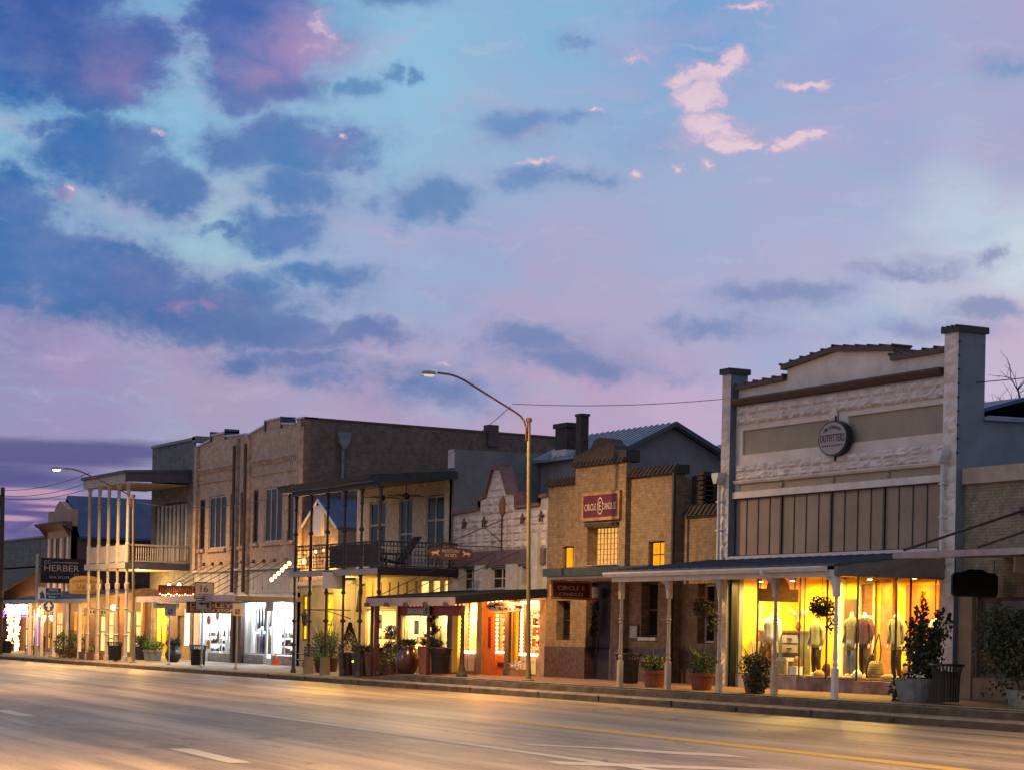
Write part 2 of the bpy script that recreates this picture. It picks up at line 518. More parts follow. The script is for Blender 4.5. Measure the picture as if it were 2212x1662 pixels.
def brickmat(name, c1, c2, mortar, bw=.22, rh=.075, ms=.009, rough=.85, bump=.4, stain=.3, var=.3):
    m = D.materials.new(name)
    t, nb, out = nodes_of(m)
    p = nb.n('ShaderNodeBsdfPrincipled')
    tcn = nb.n('ShaderNodeTexCoord').outputs['Object']
    sp = nb.n('ShaderNodeSeparateXYZ')
    nb.set(sp.inputs[0], tcn)
    cb = nb.n('ShaderNodeCombineXYZ')
    nb.set(cb.inputs[0], nb.m('ADD', sp.outputs[0], sp.outputs[1]))
    nb.set(cb.inputs[1], sp.outputs[2])
    br = nb.n('ShaderNodeTexBrick')
    nb.set(br.inputs['Vector'], cb.outputs[0])
    br.inputs['Color1'].default_value = (*c1, 1)
    br.inputs['Color2'].default_value = (*c2, 1)
    br.inputs['Mortar'].default_value = (*mortar, 1)
    br.inputs['Scale'].default_value = 1
    br.inputs['Mortar Size'].default_value = ms
    br.inputs['Mortar Smooth'].default_value = .3
    br.inputs['Brick Width'].default_value = bw
    br.inputs['Row Height'].default_value = rh
    n1, _ = nb.noise(tcn, .8, 6, .65)
    c = nb.mix(nb.m('MULTIPLY', nb.smooth(n1, .35, .75), var), br.outputs['Color'], tuple(x * .55 for x in c1))
    n4, _ = nb.noise(tcn, 4.5, 5, .7)
    c = nb.mix(1., c, nb.mix(nb.smooth(n4, .25, .75), (.62, .62, .62), (1.3, 1.28, 1.22)), 'MULTIPLY')
    n2, _ = nb.noise(nb.v('MULTIPLY', tcn, (1.4, 1.4, .18)), 1.2, 5, .65)
    c = nb.mix(nb.m('MULTIPLY', nb.smooth(n2, .5, .75), stain), c, tuple(x * .3 for x in c1))
    nb.set(p.inputs['Base Color'], c)
    p.inputs['Roughness'].default_value = rough
    bn = nb.n('ShaderNodeBump')
    bn.inputs['Strength'].default_value = bump
    bn.inputs['Distance'].default_value = .02
    hh = nb.m('MULTIPLY_ADD', br.outputs['Fac'], -1., n1)
    nb.set(bn.inputs['Height'], hh)
    nb.set(p.inputs['Normal'], bn.outputs[0])
    nb.set(out.inputs[0], p.outputs[0])
    MATS[name] = m
    return m


def emit(name, col, strength, sampled=False, var=0., scale=3., col2=None):
    m = D.materials.new(name)
    t, nb, out = nodes_of(m)
    e = nb.n('ShaderNodeEmission')
    if var or col2:
        tcn = nb.n('ShaderNodeTexCoord').outputs['Object']
        f, _ = nb.noise(tcn, scale, 4, .6)
        nb.set(e.inputs[0], nb.mix(nb.smooth(f, .3, .7), col, col2 or tuple(c * (1 - var) for c in col)))
    else:
        e.inputs[0].default_value = (*col, 1)
    e.inputs[1].default_value = strength
    nb.set(out.inputs[0], e.outputs[0])
    m.cycles.emission_sampling = 'AUTO' if sampled else 'NONE'
    MATS[name] = m
    return m


def glassmat(name, tint=(1, 1, 1), refl=.12):
    m = D.materials.new(name)
    t, nb, out = nodes_of(m)
    tr = nb.n('ShaderNodeBsdfTransparent')
    tr.inputs[0].default_value = (*tint, 1)
    gl = nb.n('ShaderNodeBsdfGlossy')
    gl.inputs['Roughness'].default_value = .03
    lw = nb.n('ShaderNodeLayerWeight')
    lw.inputs[0].default_value = .5
    mx = nb.n('ShaderNodeMixShader')
    nb.set(mx.inputs[0], nb.m('MULTIPLY_ADD', nb.m('POWER', lw.outputs['Facing'], 4.), .6, .04))
    nb.set(mx.inputs[1], tr.outputs[0])
    nb.set(mx.inputs[2], gl.outputs[0])
    nb.set(out.inputs[0], mx.outputs[0])
    return m


WARM = (1., .60, .26)
M = dict(
    cream=pmat('cream_paint', (.66, .57, .49), .7, .12, 1.5, .15, 9, stain=.35),
    creamrock=pmat('cream_rock', (.66, .58, .51), .85, .2, 3, .5, 16, stain=.3),
    tanpanel=pmat('tan_panel', (.33, .27, .19), .7, .1, 1.2, .1, stain=.2),
    brown=pmat('brown_trim', (.085, .05, .04), .55, .2, 3),
    board=pmat('brown_board', (.27, .20, .145), .5, .16, 1.0, .06, 2, spec=.25, stain=.25),
    darkbar=pmat('dark_bar', (.03, .02, .018), .5, .2, 4),
    greywall=pmat('grey_stucco', (.19, .175, .17), .85, .15, 1.5, .15, stain=.3),
    sidegrey=pmat('shaded_side_grey', (.16, .18, .21), .8, .14, 1.2, .15, stain=.3),  # cooler, darker sides away from the lamps, their shade put into the colour
    darkstucco=pmat('dark_stucco', (.085, .062, .056), .9, .25, .8, .15, stain=.3),
    metalroof=pmat('metal_roof', (.30, .33, .38), .35, .15, 1.5, metallic=.65, stain=.15),
    darkroof=pmat('dark_roof', (.055, .06, .085), .6, .2, 2, stain=.2),
    blueroof=pmat('blue_roof', (.05, .075, .14), .5, .2, 1.5, metallic=.2, stain=.2),
    white=pmat('white_paint', (.60, .57, .52), .55, .1, 3, stain=.15),
    whitedull=pmat('worn_white', (.42, .39, .36), .7, .18, 3, .15, stain=.35),
    postpaint=pmat('backlit_post_paint', (.36, .31, .25), .6, .15, 3, stain=.2),  # white posts darkened: their backlit dimness is put into the colour
    postred=pmat('dark_red_paint', (.055, .009, .006), .55, .2, 5),
    polepaint=pmat('lamp_pole', (.20, .155, .075), .45, .25, 4, metallic=.3, stretch=(2, 2, .3), stain=.3),
    ribroof=pmat('pale_rib_roof', (.20, .21, .28), .5, .15, 2, stain=.1),
    marble=pmat('grey_marble', (.30, .27, .27), .3, .35, 2.2, col2=(.5, .46, .45)),
    black=pmat('black_metal', (.012, .012, .014), .45, .3, 5),
    iron=pmat('iron_grey', (.032, .029, .031), .55, .25, 5),
    darkbrick=brickmat('dark_side_brick', (.18, .115, .085), (.14, .09, .068), (.16, .12, .10), bump=.5, stain=.5, var=.6),
    tanbrick=brickmat('tan_brick', (.29, .195, .105), (.20, .135, .075), (.17, .13, .09), bw=.26, rh=.088, ms=.011, stain=.45, var=.7),
    redbrick=brickmat('brown_brick', (.50, .36, .265), (.43, .305, .225), (.34, .27, .21), bump=.25, stain=.35, var=.45),
    creambrick=brickmat('cream_brick', (.30, .24, .16), (.26, .21, .14), (.17, .14, .1), stain=.3),
    whitebrick=brickmat('white_brick', (.64, .57, .47), (.60, .53, .44), (.46, .41, .34), stain=.25, var=.2),
    stone=brickmat('rough_stone', (.36, .28, .19), (.22, .17, .12), (.3, .25, .19), bw=.5, rh=.26, ms=.02, bump=.8, stain=.2),
    greystone=brickmat('grey_stone', (.19, .175, .16), (.12, .11, .10), (.2, .18, .165), bw=.55, rh=.28, ms=.02, bump=.8, stain=.4),
    pinkrock=pmat('white_rock', (.50, .44, .42), .85, .2, 3, .5, 14, stain=.25),
    tile=pmat('clay_tile', (.038, .026, .019), .75, .4, 5, .5, 10),
    granite=pmat('red_granite', (.075, .040, .032), .3, .4, 9, col2=(.12, .07, .055)),
    maroon=pmat('maroon_paint', (.09, .012, .014), .5, .15, 5),
    oldwood=pmat('gold_wood', (.30, .16, .07), .5, .3, 5),
    letter=pmat('pale_letter', (.50, .40, .33), .5, .1, 5),
    darkletter=pmat('dark_letter', (.03, .025, .022), .6, .1, 5),
    orange=pmat('orange_paint', (.85, .24, .03), .55, .12, 4),
    redpaint=pmat('red_paint', (.15, .014, .009), .5, .2, 5),
    green=pmat('dark_green_metal', (.022, .028, .027), .5, .25, 4),
    asphaltroof=pmat('roof_felt', (.05, .048, .05), .9, .3, 2, .3),
    terracotta=pmat('terracotta', (.17, .055, .028), .75, .3, 4, .2),
    glaze=pmat('brown_glaze', (.055, .018, .009), .22, .3, 4, spec=.6),
    darkglaze=pmat('dark_glaze', (.05, .018, .014), .35, .3, 4),
    zinc=pmat('zinc_grey', (.14, .16, .15), .5, .25, 4),
    leaf=pmat('leaf_green', (.035, .065, .018), .6, .5, 7, col2=(.075, .115, .03)),
    leafdark=pmat('leaf_dark', (.014, .028, .014), .6, .5, 7, col2=(.03, .05, .022)),
    leafgrey=pmat('leaf_grey', (.06, .08, .05), .7, .4, 7),
    leafbright=pmat('leaf_bright', (.09, .17, .03), .6, .4, 7),
    flowery=pmat('yellow_flower', (.55, .33, .03), .6, .3, 9),
    flowerr=pmat('red_flower', (.5, .02, .04), .6, .3, 9),
    flowerw=pmat('white_flower', (.7, .7, .66), .6, .1, 9),
    bark=pmat('bark', (.06, .045, .035), .9, .3, 6, .4),
    galv=pmat('galvanised', (.34, .30, .22), .45, .2, 4, metallic=.3, stretch=(2, 2, .3), stain=.15),
    rust=pmat('rusty_arm', (.20, .09, .055), .6, .3, 6),
    darkglass=pmat('dark_window', (.016, .013, .013), .16, .3, 2, .10, 1.2, spec=.14),
    glass=glassmat('shop_glass'),
    yellowwall=pmat('yellow_wall', (.85, .58, .06), .7, .06, 1.2),
    orangewall=pmat('orange_wall', (.75, .30, .04), .7, .1, 2),
    whitewall=pmat('white_wall', (.82, .82, .82), .7, .04, 2),
    creamwall=pmat('cream_wall', (.80, .70, .42), .7, .06, 2),
    wood=pmat('shop_wood', (.20, .09, .03), .5, .3, 5, stretch=(1, 1, 4)),
    floor=pmat('shop_floor', (.35, .25, .14), .5, .2, 3),
    skin=pmat('mannequin_white', (.78, .74, .68), .45, .04, 4),
    cloth_white=pmat('white_cloth', (.80, .80, .80), .9, .08, 9, .2),
    cloth_sage=pmat('sage_knit', (.34, .34, .16), .95, .2, 20, .4),
    cloth_olive=pmat('olive_cloth', (.22, .20, .09), .95, .2, 12, .3),
    cloth_brown=pmat('brown_cloth', (.085, .035, .028), .9, .25, 10, .3),
    cloth_dark=pmat('dark_cloth', (.045, .035, .03), .9, .2, 10),
    cloth_khaki=pmat('khaki_cloth', (.42, .27, .08), .9, .15, 10),
    cloth_blue=pmat('blue_cloth', (.12, .2, .5), .9, .2, 10),
    blue=pmat('sign_blue', (.01, .06, .20), .5, .1, 4),
    signwhite=pmat('sign_white', (.62, .62, .60), .5, .05, 4),
    signgold=pmat('sign_gold', (.42, .26, .09), .5, .15, 4),
    signdark=pmat('sign_dark', (.015, .012, .022), .5, .2, 4),
    redsign=pmat('sign_red', (.16, .012, .008), .5, .2, 4),
    yellowl=pmat('yellow_letter', (.72, .55, .15), .5, .1, 4),
    conec=pmat('cone_orange', (.8, .13, .02), .5, .1, 4),
    bulb_warm=emit('bulb_warm', (1, .55, .2), 14),
    bulb_red=emit('bulb_red', (1, .14, .05), 9),
    bulb_redhot=emit('bulb_redhot', (1, .40, .16), 14),
    bulb_white=emit('bulb_white', (1, .86, .6), 9),
    bulb_purple=emit('bulb_purple', (.45, .10, 1.), 5),
    bulb_green=emit('bulb_green', (.25, 1, .02), 5),
    lampdim=emit('lamp_dim', (1, .86, .62), .75),
    lampglow=emit('lamp_glow', (1, .66, .34), 18),
    tubelight=emit('tube_light', (.9, .97, 1), 12),
    litorange=emit('lit_orange', (1., .36, .012), 1.35, True, var=.35, scale=2.5),
    litblock=emit('lit_block', (1., .52, .12), 1.15, True, var=.35, scale=6, col2=(.75, .33, .08)),
    lityellow=emit('lit_yellow', (1., .66, .03), 1.7, var=.5, scale=3),
    litcream=emit('lit_cream', (1., .68, .22), 1.7, var=.35, scale=2),
    litwhite=emit('lit_white', (1., .93, .72), 1.6, var=.25, scale=2.5),
)


def text(body, mat, parent, at, w, h, face='x', name='lettering', extrude=.006, arc=0.):
    """raised lettering; at = centre; face 'x': board faces +X, face 'y': board faces the street (-Y)"""
    cu = D.curves.new('letters', 'FONT')
    cu.body = body
    cu.align_x = 'CENTER'
    cu.resolution_u = 2
    cu.extrude = extrude
    o = D.objects.new('letters', cu)
    COL.objects.link(o)
    bpy.context.view_layer.update()
    me = o.to_mesh()
    vs = [v.co.copy() for v in me.vertices]
    fs = [tuple(p.vertices) for p in me.polygons]
    o.to_mesh_clear()
    D.objects.remove(o)
    D.curves.remove(cu)
    x0, x1 = min(v.x for v in vs), max(v.x for v in vs)
    y0, y1 = min(v.y for v in vs), max(v.y for v in vs)
    out = []
    for v in vs:
        tx, ty = (v.x - (x0 + x1) / 2) / (x1 - x0) * w, (v.y - (y0 + y1) / 2) / (y1 - y0) * h
        if arc:
            ty -= arc * (2 * tx / w) ** 2
        if face == 'x':
            out.append((at[0] + v.z, at[1] + tx, at[2] + ty))
        else:
            out.append((at[0] + tx, at[1] - v.z, at[2] + ty))
    mb = MB()
    mb.add(out, fs)
    return mb.build(name, mat, parent)


def lamp(name, kind, loc, power, col, size=1., size_y=None, rot=(0, 0, 0), parent=None, spread=180):
    l = D.lights.new(name, kind)
    l.energy = power
    l.color = col
    if kind == 'AREA':
        l.shape = 'RECTANGLE' if size_y else 'DISK'
        l.size = size
        l.spread = radians(spread)
        if size_y:
            l.size_y = size_y
    else:
        l.shadow_soft_size = size
    o = D.objects.new(name, l)
    COL.objects.link(o)
    o.location = loc
    o.rotation_euler = rot
    if parent is not None:
        o.parent = parent
        o.location = Vector(loc) - ORG.get(parent.name, Vector())
    return o


def window(parent, x0, x1, z0, z1, y, glass, frame, cols=2, rows=2, fw=.06, name='window', label=None, depth=.06):
    """framed sash: the frame is the part, the panes its sub-part"""
    mb = MB()
    mb.facade(x0, x1, z0, z1, y, [(x0 + fw + (x1 - x0 - fw) * i / cols, x0 + (x1 - x0 - fw) * (i + 1) / cols,
                                   z0 + fw + (z1 - z0 - fw) * j / rows, z0 + (z1 - z0 - fw) * (j + 1) / rows)
                                  for i in range(cols) for j in range(rows)], depth)
    fr = mb.build(name, frame, parent)
    if label:
        fr['label'] = label
    g = MB()
    g.add([(x0 + .02, y + depth - .01, z0 + .02), (x1 - .02, y + depth - .01, z0 + .02), (x1 - .02, y + depth - .01, z1 - .02), (x0 + .02, y + depth - .01, z1 - .02)], [(0, 1, 2, 3)])
    g.build('pane', glass, fr)
    return fr


# ------------------------------------------------------------------ ground, road, kerb, pavement
def sstep(a, c, x):
    t = max(0, min(1, (x - a) / (c - a)))
    return t * t * (3 - 2 * t)


def kerb_z(x):            # height of the pavement's street edge
    return .19 + .23 * sstep(-69.5, -65, x)


def wall_z(x):            # height of the pavement at the shop fronts
    return .36 + .10 * sstep(-72, -60, x)


def pz(x, y):
    t = max(0, min(1, (y - 30.5) / 3.5))
    return kerb_z(x) + (wall_z(x) - kerb_z(x)) * t


def roadmat():
    m = D.materials.new('asphalt')
    t, nb, out = nodes_of(m)
    p = nb.n('ShaderNodeBsdfPrincipled')
    pos = nb.n('ShaderNodeTexCoord').outputs['Object']
    rt = nb.n('ShaderNodeMapping')
    nb.set(rt.inputs[0], pos)
    rt.inputs['Rotation'].default_value = (0, 0, radians(4.4))
    pos = rt.outputs[0]
    n1, _ = nb.noise(nb.v('MULTIPLY', pos, (.035, .55, 1)), 1.0, 6, .62)    # wheel tracks and oil drip lines
    n2, _ = nb.noise(nb.v('MULTIPLY', pos, (.12, .4, 1)), 1.0, 6, .65)      # patches
    n3, _ = nb.noise(pos, 26, 4, .8)                                       # aggregate
    n4, _ = nb.noise(nb.v('MULTIPLY', pos, (.012, 1.4, 1)), 1.0, 4, .6)     # thin streaks
    n5, _ = nb.noise(nb.v('MULTIPLY', pos, (.5, .9, 1)), 1.6, 6, .7)        # mottling
    vo = nb.n('ShaderNodeTexVoronoi', feature='DISTANCE_TO_EDGE')
    _, wc = nb.noise(pos, .8, 5, .6)
    nb.set(vo.inputs['Vector'], nb.v('MULTIPLY_ADD', nb.v('SUBTRACT', wc, (.5, .5, .5)), (1.6, 1.6, 0), nb.v('MULTIPLY', pos, (.5, 1, 1))))
    vo.inputs['Scale'].default_value = .33
    crack = nb.m('MULTIPLY', nb.smooth(vo.outputs['Distance'], .012, .0), nb.smooth(n2, .42, .55))
    c = nb.mix(nb.smooth(n1, .38, .62), (.165, .122, .082), (.42, .315, .20))
    c = nb.mix(nb.m('MULTIPLY', nb.smooth(n2, .5, .66), .6), c, (.14, .105, .072))
    c = nb.mix(nb.m('MULTIPLY', nb.smooth(n4, .52, .64), .65), c, (.14, .105, .072))
    c = nb.mix(nb.m('MULTIPLY', nb.smooth(n5, .38, .7), .35), c, (.42, .32, .2))
    c = nb.mix(nb.m('MULTIPLY', crack, .8), c, (.045, .036, .03))
    gr = nb.mix(nb.smooth(n3, .25, .75), (.45, .45, .45), (1.6, 1.6, 1.6))
    c = nb.mix(.85, c, nb.mix(1., c, gr, 'MULTIPLY'))
    nb.set(p.inputs['Base Color'], c)
    nb.set(p.inputs['Roughness'], nb.m('MULTIPLY_ADD', n1, -.28, .60))
    p.inputs['Specular IOR Level'].default_value = .28
    bn = nb.n('ShaderNodeBump')
    bn.inputs['Strength'].default_value = .25
    bn.inputs['Distance'].default_value = .01
    nb.set(bn.inputs['Height'], n3)
    nb.set(p.inputs['Normal'], bn.outputs[0])
    nb.set(out.inputs[0], p.outputs[0])
    return m


M['road'] = roadmat()
M['pave'] = pmat('concrete_paving', (.20, .165, .135), .75, .3, 1.2, .3, 12, stain=.25)
M['pavered'] = pmat('red_paving', (.19, .11, .085), .75, .3, 2.0, .3, 12)
M['kerbm'] = pmat('worn_kerb', (.20, .165, .12), .85, .35, 2.2, .6, 8, stain=.5)
M['riser'] = pmat('shaded_stained_riser', (.075, .055, .038), .9, .4, 2.0, .5, 8, stain=.6)  # shade of the risers put into their colour, with stains over it
M['earth'] = pmat('ground_earth', (.10, .09, .07), .95, .3, .4)
M['paintw'] = pmat('worn_white_line', (.74, .69, .58), .6, .4, 4, col2=(.50, .42, .32))
M['painty'] = pmat('worn_yellow_line', (.85, .50, .03), .6, .4, 3, col2=(.6, .36, .05))

mb = MB()
mb.add([(-1500, -900, -.03), (600, -900, -.03), (600, 1500, -.03), (-1500, 1500, -.03)], [(0, 1, 2, 3)])
structure(mb.build('ground', M['earth']))
mb = MB()
mb.add([(-700, 2, 0), (200, 2, 0), (200, 30.02, 0), (-700, 30.02, 0)], [(0, 1, 2, 3)])
structure(mb.build('road', M['road']))
mb = MB()
mb.box(-700, 200, -6, 1.99, -.02, .16)
structure(mb.build('near_pavement', M['pave']))

# pavement in front of the shops: a sheet that rises to the walls and to the right
xs = [-700, -300, -160] + [-140 + i * 1.0 for i in range(126)] + [20, 200]
ys = [30.5, 31, 31.7, 32.5, 33.2, 34.0, 37]
rng = random.Random(3)
mb = MB()
vs = [(x, y, pz(x, y) + (rng.uniform(-.008, .008) if 30.5 < y < 34 else 0)) for y in ys for x in xs]
n = len(xs)
mb.add(vs, [(j * n + i, j * n + i + 1, (j + 1) * n + i + 1, (j + 1) * n + i) for j in range(len(ys) - 1) for i in range(n - 1)])
structure(mb.build('pavement', M['pave']))
# brick-red strip of paving in front of the last shops
mb = MB()
xr = [-70 + i for i in range(50)]
vs = [(x, y, pz(x, y) + .012) for y in (31.0, 31.7, 32.5, 33.2, 34.2) for x in xr]
n = len(xr)
mb.add(vs, [(j * n + i, j * n + i + 1, (j + 1) * n + i + 1, (j + 1) * n + i) for j in range(4) for i in range(n - 1)])
structure(mb.build('red_pavement', M['pavered']))
# kerb: worn lower step, and a second step where the pavement stands high
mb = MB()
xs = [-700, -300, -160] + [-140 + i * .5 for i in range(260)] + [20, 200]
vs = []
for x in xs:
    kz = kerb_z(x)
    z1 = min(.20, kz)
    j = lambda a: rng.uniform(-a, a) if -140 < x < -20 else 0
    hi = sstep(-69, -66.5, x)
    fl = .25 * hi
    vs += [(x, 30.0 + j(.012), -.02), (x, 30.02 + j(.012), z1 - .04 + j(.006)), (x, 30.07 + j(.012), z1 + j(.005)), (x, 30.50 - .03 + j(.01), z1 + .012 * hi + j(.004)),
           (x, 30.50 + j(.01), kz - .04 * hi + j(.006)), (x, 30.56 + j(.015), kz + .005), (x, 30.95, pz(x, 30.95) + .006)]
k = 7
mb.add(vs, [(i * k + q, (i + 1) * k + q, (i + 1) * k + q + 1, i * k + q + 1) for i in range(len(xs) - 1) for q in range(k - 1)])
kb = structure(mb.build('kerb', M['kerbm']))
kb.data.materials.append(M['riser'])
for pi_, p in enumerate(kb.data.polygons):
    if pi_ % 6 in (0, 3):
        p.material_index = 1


def line(pts, z, mat, name='road_marking'):
    mb = MB()
    mb.add([(x, y, z) for x, y in pts], [tuple(range(len(pts)))])
    structure(mb.build(name, mat))


def strip(p, q, w, mat, z=.004):
    d = (Vector(q) - Vector(p)).normalized()
    nn = Vector((-d.y, d.x)) * w / 2
    line([tuple(Vector(p) + nn), tuple(Vector(q) + nn), tuple(Vector(q) - nn), tuple(Vector(p) - nn)], z, mat)


strip((-45.3, 17.05), (-29.2, 15.75), .26, M['paintw'])
strip((-29.2, 15.75), (-18.0, 14.9), .26, M['paintw'])
strip((-30.55, 10.79), (-27.18, 10.45), .34, M['paintw'])
strip((-45.1, 11.96), (-41.95, 11.69), .34, M['paintw'])
strip((-60.1, 13.1), (-57.0, 12.9), .34, M['paintw'])
strip((-40.0, 21.25), (-20.0, 19.7), .50, M['painty'])
# worn turn arrow and the bar near the bottom of the view
line([(-31.3, 16.9), (-29.6, 18.0), (-29.0, 18.2), (-28.2, 18.75), (-27.0, 18.55), (-28.2, 17.85), (-28.9, 17.65), (-29.6, 17.55), (-30.8, 16.75)], .005, M['paintw'])
line([(-26.9, 14.9), (-23.3, 18.75), (-22.8, 18.65), (-26.1, 14.7)], .005, M['paintw'])
line([(-23.2, 19.3), (-22.4, 20.1), (-21.9, 20.0), (-22.7, 19.2)], .005, M['paintw'])

# gaps and drain mouths in the kerb
for x in (-75.4, -71.9, -67.2, -62.6, -58.9, -54.6, -51.2, -47.5, -44.6, -41.4, -38.4):
    mb = MB()
    w = .012 if x not in (-44.6, -38.4) else .09
    mb.box(x - w, x + w, 29.99, 30.04, .01, .11 if w > .05 else .17)
    structure(mb.build('kerb_gap', M['black']))


# ================================================================== white outfitter's store (cream stone, gabled parapet)
rw = random.Random(11)
B = thing('store_building', 'cream stone store front with a low gabled parapet, tall corner piers and brown boards', 'building', (-46, 34, .46))
ROOT_W = B
mb = MB()
mb.facade(-51.05, -41.0, .36, 8.46, 34.0, [(-50.75, -41.75, .36, 3.52, .25), (-50.72, -41.75, 4.1, 5.70, .14), (-50.37, -46.37, 6.9, 7.58, .07, 1), (-45.55, -41.74, 6.9, 7.6, .07, 1)], .2)
mb.build('wall', M['cream'], B)
mb = MB()
mb.facade(-50.37, -46.37, 6.9, 7.58, 34.06)
mb.facade(-45.55, -41.74, 6.9, 7.6, 34.06)
for z in (0,):
    pass
q = mb.build('recessed_panel', M['tanpanel'], B)
mb = MB()
mb.facade(-50.5, -41.5, 5.88, 6.1, 33.985)
mb.build('frieze', M['tanpanel'], B)
mb = MB()
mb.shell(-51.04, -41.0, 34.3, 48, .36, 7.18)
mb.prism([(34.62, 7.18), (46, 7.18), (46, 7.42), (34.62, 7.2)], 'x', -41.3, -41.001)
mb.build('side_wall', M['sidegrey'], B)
mb = MB()   # back of the shop front parapet
mb.prism([(-50.6, 8.46), (-41.5, 8.46), (-41.5, 8.85), (-43.72, 8.85), (-43.72, 9.08), (-46.1, 9.33), (-48.3, 9.08), (-48.3, 8.79), (-50.6, 8.74)], 'y', 34.0, 34.35)
mb.box(-51.0, -41.02, 34.1, 34.3, 7.18, 8.45)
mb.build('parapet', M['cream'], B)
# metal coping with rolled ribs
mb = MB()
for (x0, z0, x1, z1) in [(-50.6, 8.74, -48.32, 8.79), (-48.45, 9.08, -46.1, 9.33), (-46.1, 9.33, -43.6, 9.08), (-43.72, 8.85, -41.5, 8.85)]:
    mb.prism([(x0, z0 - .02), (x1, z1 - .02), (x1, z1 + .12), (x0, z0 + .12)], 'y', 33.88, 34.45)
    L = x1 - x0
    k = max(2, int(L / .42))
    for i in range(k + 1):
        t = i / k
        mb.tube((x0 + L * t, 33.84, z0 + (z1 - z0) * t + .13), (x0 + L * t, 34.48, z0 + (z1 - z0) * t + .13), .035, n=6)
mb.build('coping', M['brown'], B)
mb = MB()
mb.prism([(33.82, 8.29), (34.0, 8.27), (34.0, 8.45), (33.72, 8.45), (33.72, 8.40)], 'x', -50.6, -41.6)
mb.build('cornice', M['brown'], B)
mb = MB()
mb.rock(-50.6, -41.5, 7.76, 8.24, 33.97, .5, 2, .07, rw)
mb.build('upper_rock_courses', M['creamrock'], B)
mb = MB()
mb.rock(-50.6, -41.5, 6.19, 6.63, 33.97, .5, 2, .07, rw)
mb.build('lower_rock_courses', M['creamrock'], B)
mb = MB()
mb.rock(-46.3, -45.95, 6.63, 7.76, 33.965, .36, 5, .05, rw)
mb.build('centre_rock_pier', M['creamrock'], B)
mb = MB()
mb.prism([(33.90, 6.10), (34.0, 6.10), (34.0, 6.19), (33.86, 6.19), (33.86, 6.16)], 'x', -50.6, -41.5)
mb.prism([(33.90, 5.70), (34.0, 5.70), (34.0, 5.88), (33.9, 5.88)], 'x', -50.75, -41.6)
mb.build('moulding', M['cream'], B)
for x in (-48.4, -46.1, -43.8):
    mb = MB()
    mb.ball((x, 33.97, 5.99), .085, .05, .085)
    mb.build('rosette', M['tanpanel'], B, True)
# boarded upper windows: four groups of four panes
for g in range(4):
    x0, x1 = -50.7 + g * 2.2375, -50.7 + (g + 1) * 2.2375
    window(B, x0, x1, 4.1, 5.70, 34.02, M['board'], M['darkbar'], 4, 1, .028, 'upper_window', depth=.03)
    mb = MB()
    mb.box(x1 - .035, x1 + .035, 33.99, 34.04, 4.1, 5.70)
    mb.build('mullion', M['darkbar'], B)
mb = MB()
mb.box(-50.8, -41.6, 33.8, 34.0, 3.99, 4.09)
mb.build('flashing', pmat('lead_flashing', (.45, .42, .45), .4, .1, 4, metallic=.5), B)
# corner piers
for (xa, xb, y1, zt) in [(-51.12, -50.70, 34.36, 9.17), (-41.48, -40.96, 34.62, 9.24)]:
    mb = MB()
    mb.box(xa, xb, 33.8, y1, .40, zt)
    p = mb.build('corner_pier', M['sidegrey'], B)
    mb = MB()
    mb.rock(xa - .003, xb + .003, .42, zt, 33.797, .5, 22, .035, rw)
    mb.build('rock_face', M['creamrock'], p)
    mb = MB()
    mb.box(xa - .06, xb + .06, 33.72, y1 + .06, zt, zt + .13)
    for i in range(4):
        mb.tube((xa + (xb - xa) * i / 3, 33.70, zt + .14), (xa + (xb - xa) * i / 3, y1 + .08, zt + .14), .03, n=6)
    mb.build('pier_cap', M['darkbar'], p)
for x in (-50.98, -41.3):
    mb = MB()
    mb.prism([(x - .06, 6.12), (x + .06, 6.12), (x + .15, 6.3), (x + .17, 6.42), (x - .17, 6.42), (x - .15, 6.3)], 'y', 33.5, 33.76)
    mb.tube((x, 33.66, 6.12), (x, 33.66, 4.0), .05, n=8)
    for z in (5.6, 4.8):
        mb.box(x - .07, x + .07, 33.6, 33.8, z, z + .04)
    mb.build('downpipe', M['white'], B)
# unlit bulbs up the corner of the right pier
bl = thing('string_light', 'unlit string of small bulbs up the corner of the tall right pier', 'string lights', (-40.9, 33.77, 6.4))
mb = MB()
mb.path([(-40.93, 33.78, 6.3), (-40.92, 33.78, 7.8), (-40.93, 33.78, 9.2)], .008, 5)
mb.build('cable', M['black'], bl)
for i in range(9):
    mb = MB()
    mb.ball((-40.90, 33.77, 6.35 + i * .33), .035, n=6, m=4)
    mb.build('bulb', M['darkbar'], bl)
mb = MB()
mb.prism([(34.6, 7.18), (46, 7.40), (46, 7.47), (34.6, 7.27)], 'x', -51.0, -40.9)
for i in range(22):
    mb.tube((-50.9 + i * .475, 34.7, 7.27), (-50.9 + i * .475, 46, 7.47), .025, n=5)
mb.build('rear_roof', M['ribroof'], B)

# porch
mb = MB()
zt, ze = 4.02, 3.60
mb.prism([(30.55, ze - .05), (34.0, zt - .08), (34.0, zt), (30.55, ze)], 'x', -51.72, -41.35)
n = 24
for i in range(n):
    x = -51.7 + 10.3 * i / (n - 1)
    mb.tube((x, 30.57, ze + .005), (x, 33.98, zt + .005), .018, n=5)
mb.build('porch_roof', M['darkroof'], B)
mb = MB()
mb.prism([(30.42, 3.43), (30.54, 3.43), (30.54, 3.55), (30.38, 3.55), (30.38, 3.51)], 'x', -51.75, -41.6)
mb.build('gutter', M['white'], B)
mb = MB()
mb.box(-51.6, -41.35, 30.60, 30.76, 3.30, 3.46)
mb.build('porch_beam', M['white'], B)
mb = MB()
mb.prism([(30.56, 3.32), (34.0, 3.32), (34.0, 3.94), (30.56, 3.54)], 'x', -41.36, -41.26)
mb.build('side_beam', pmat('grey_green_board', (.13, .13, .11), .7, .15, 2, stain=.3), B)
mb = MB()
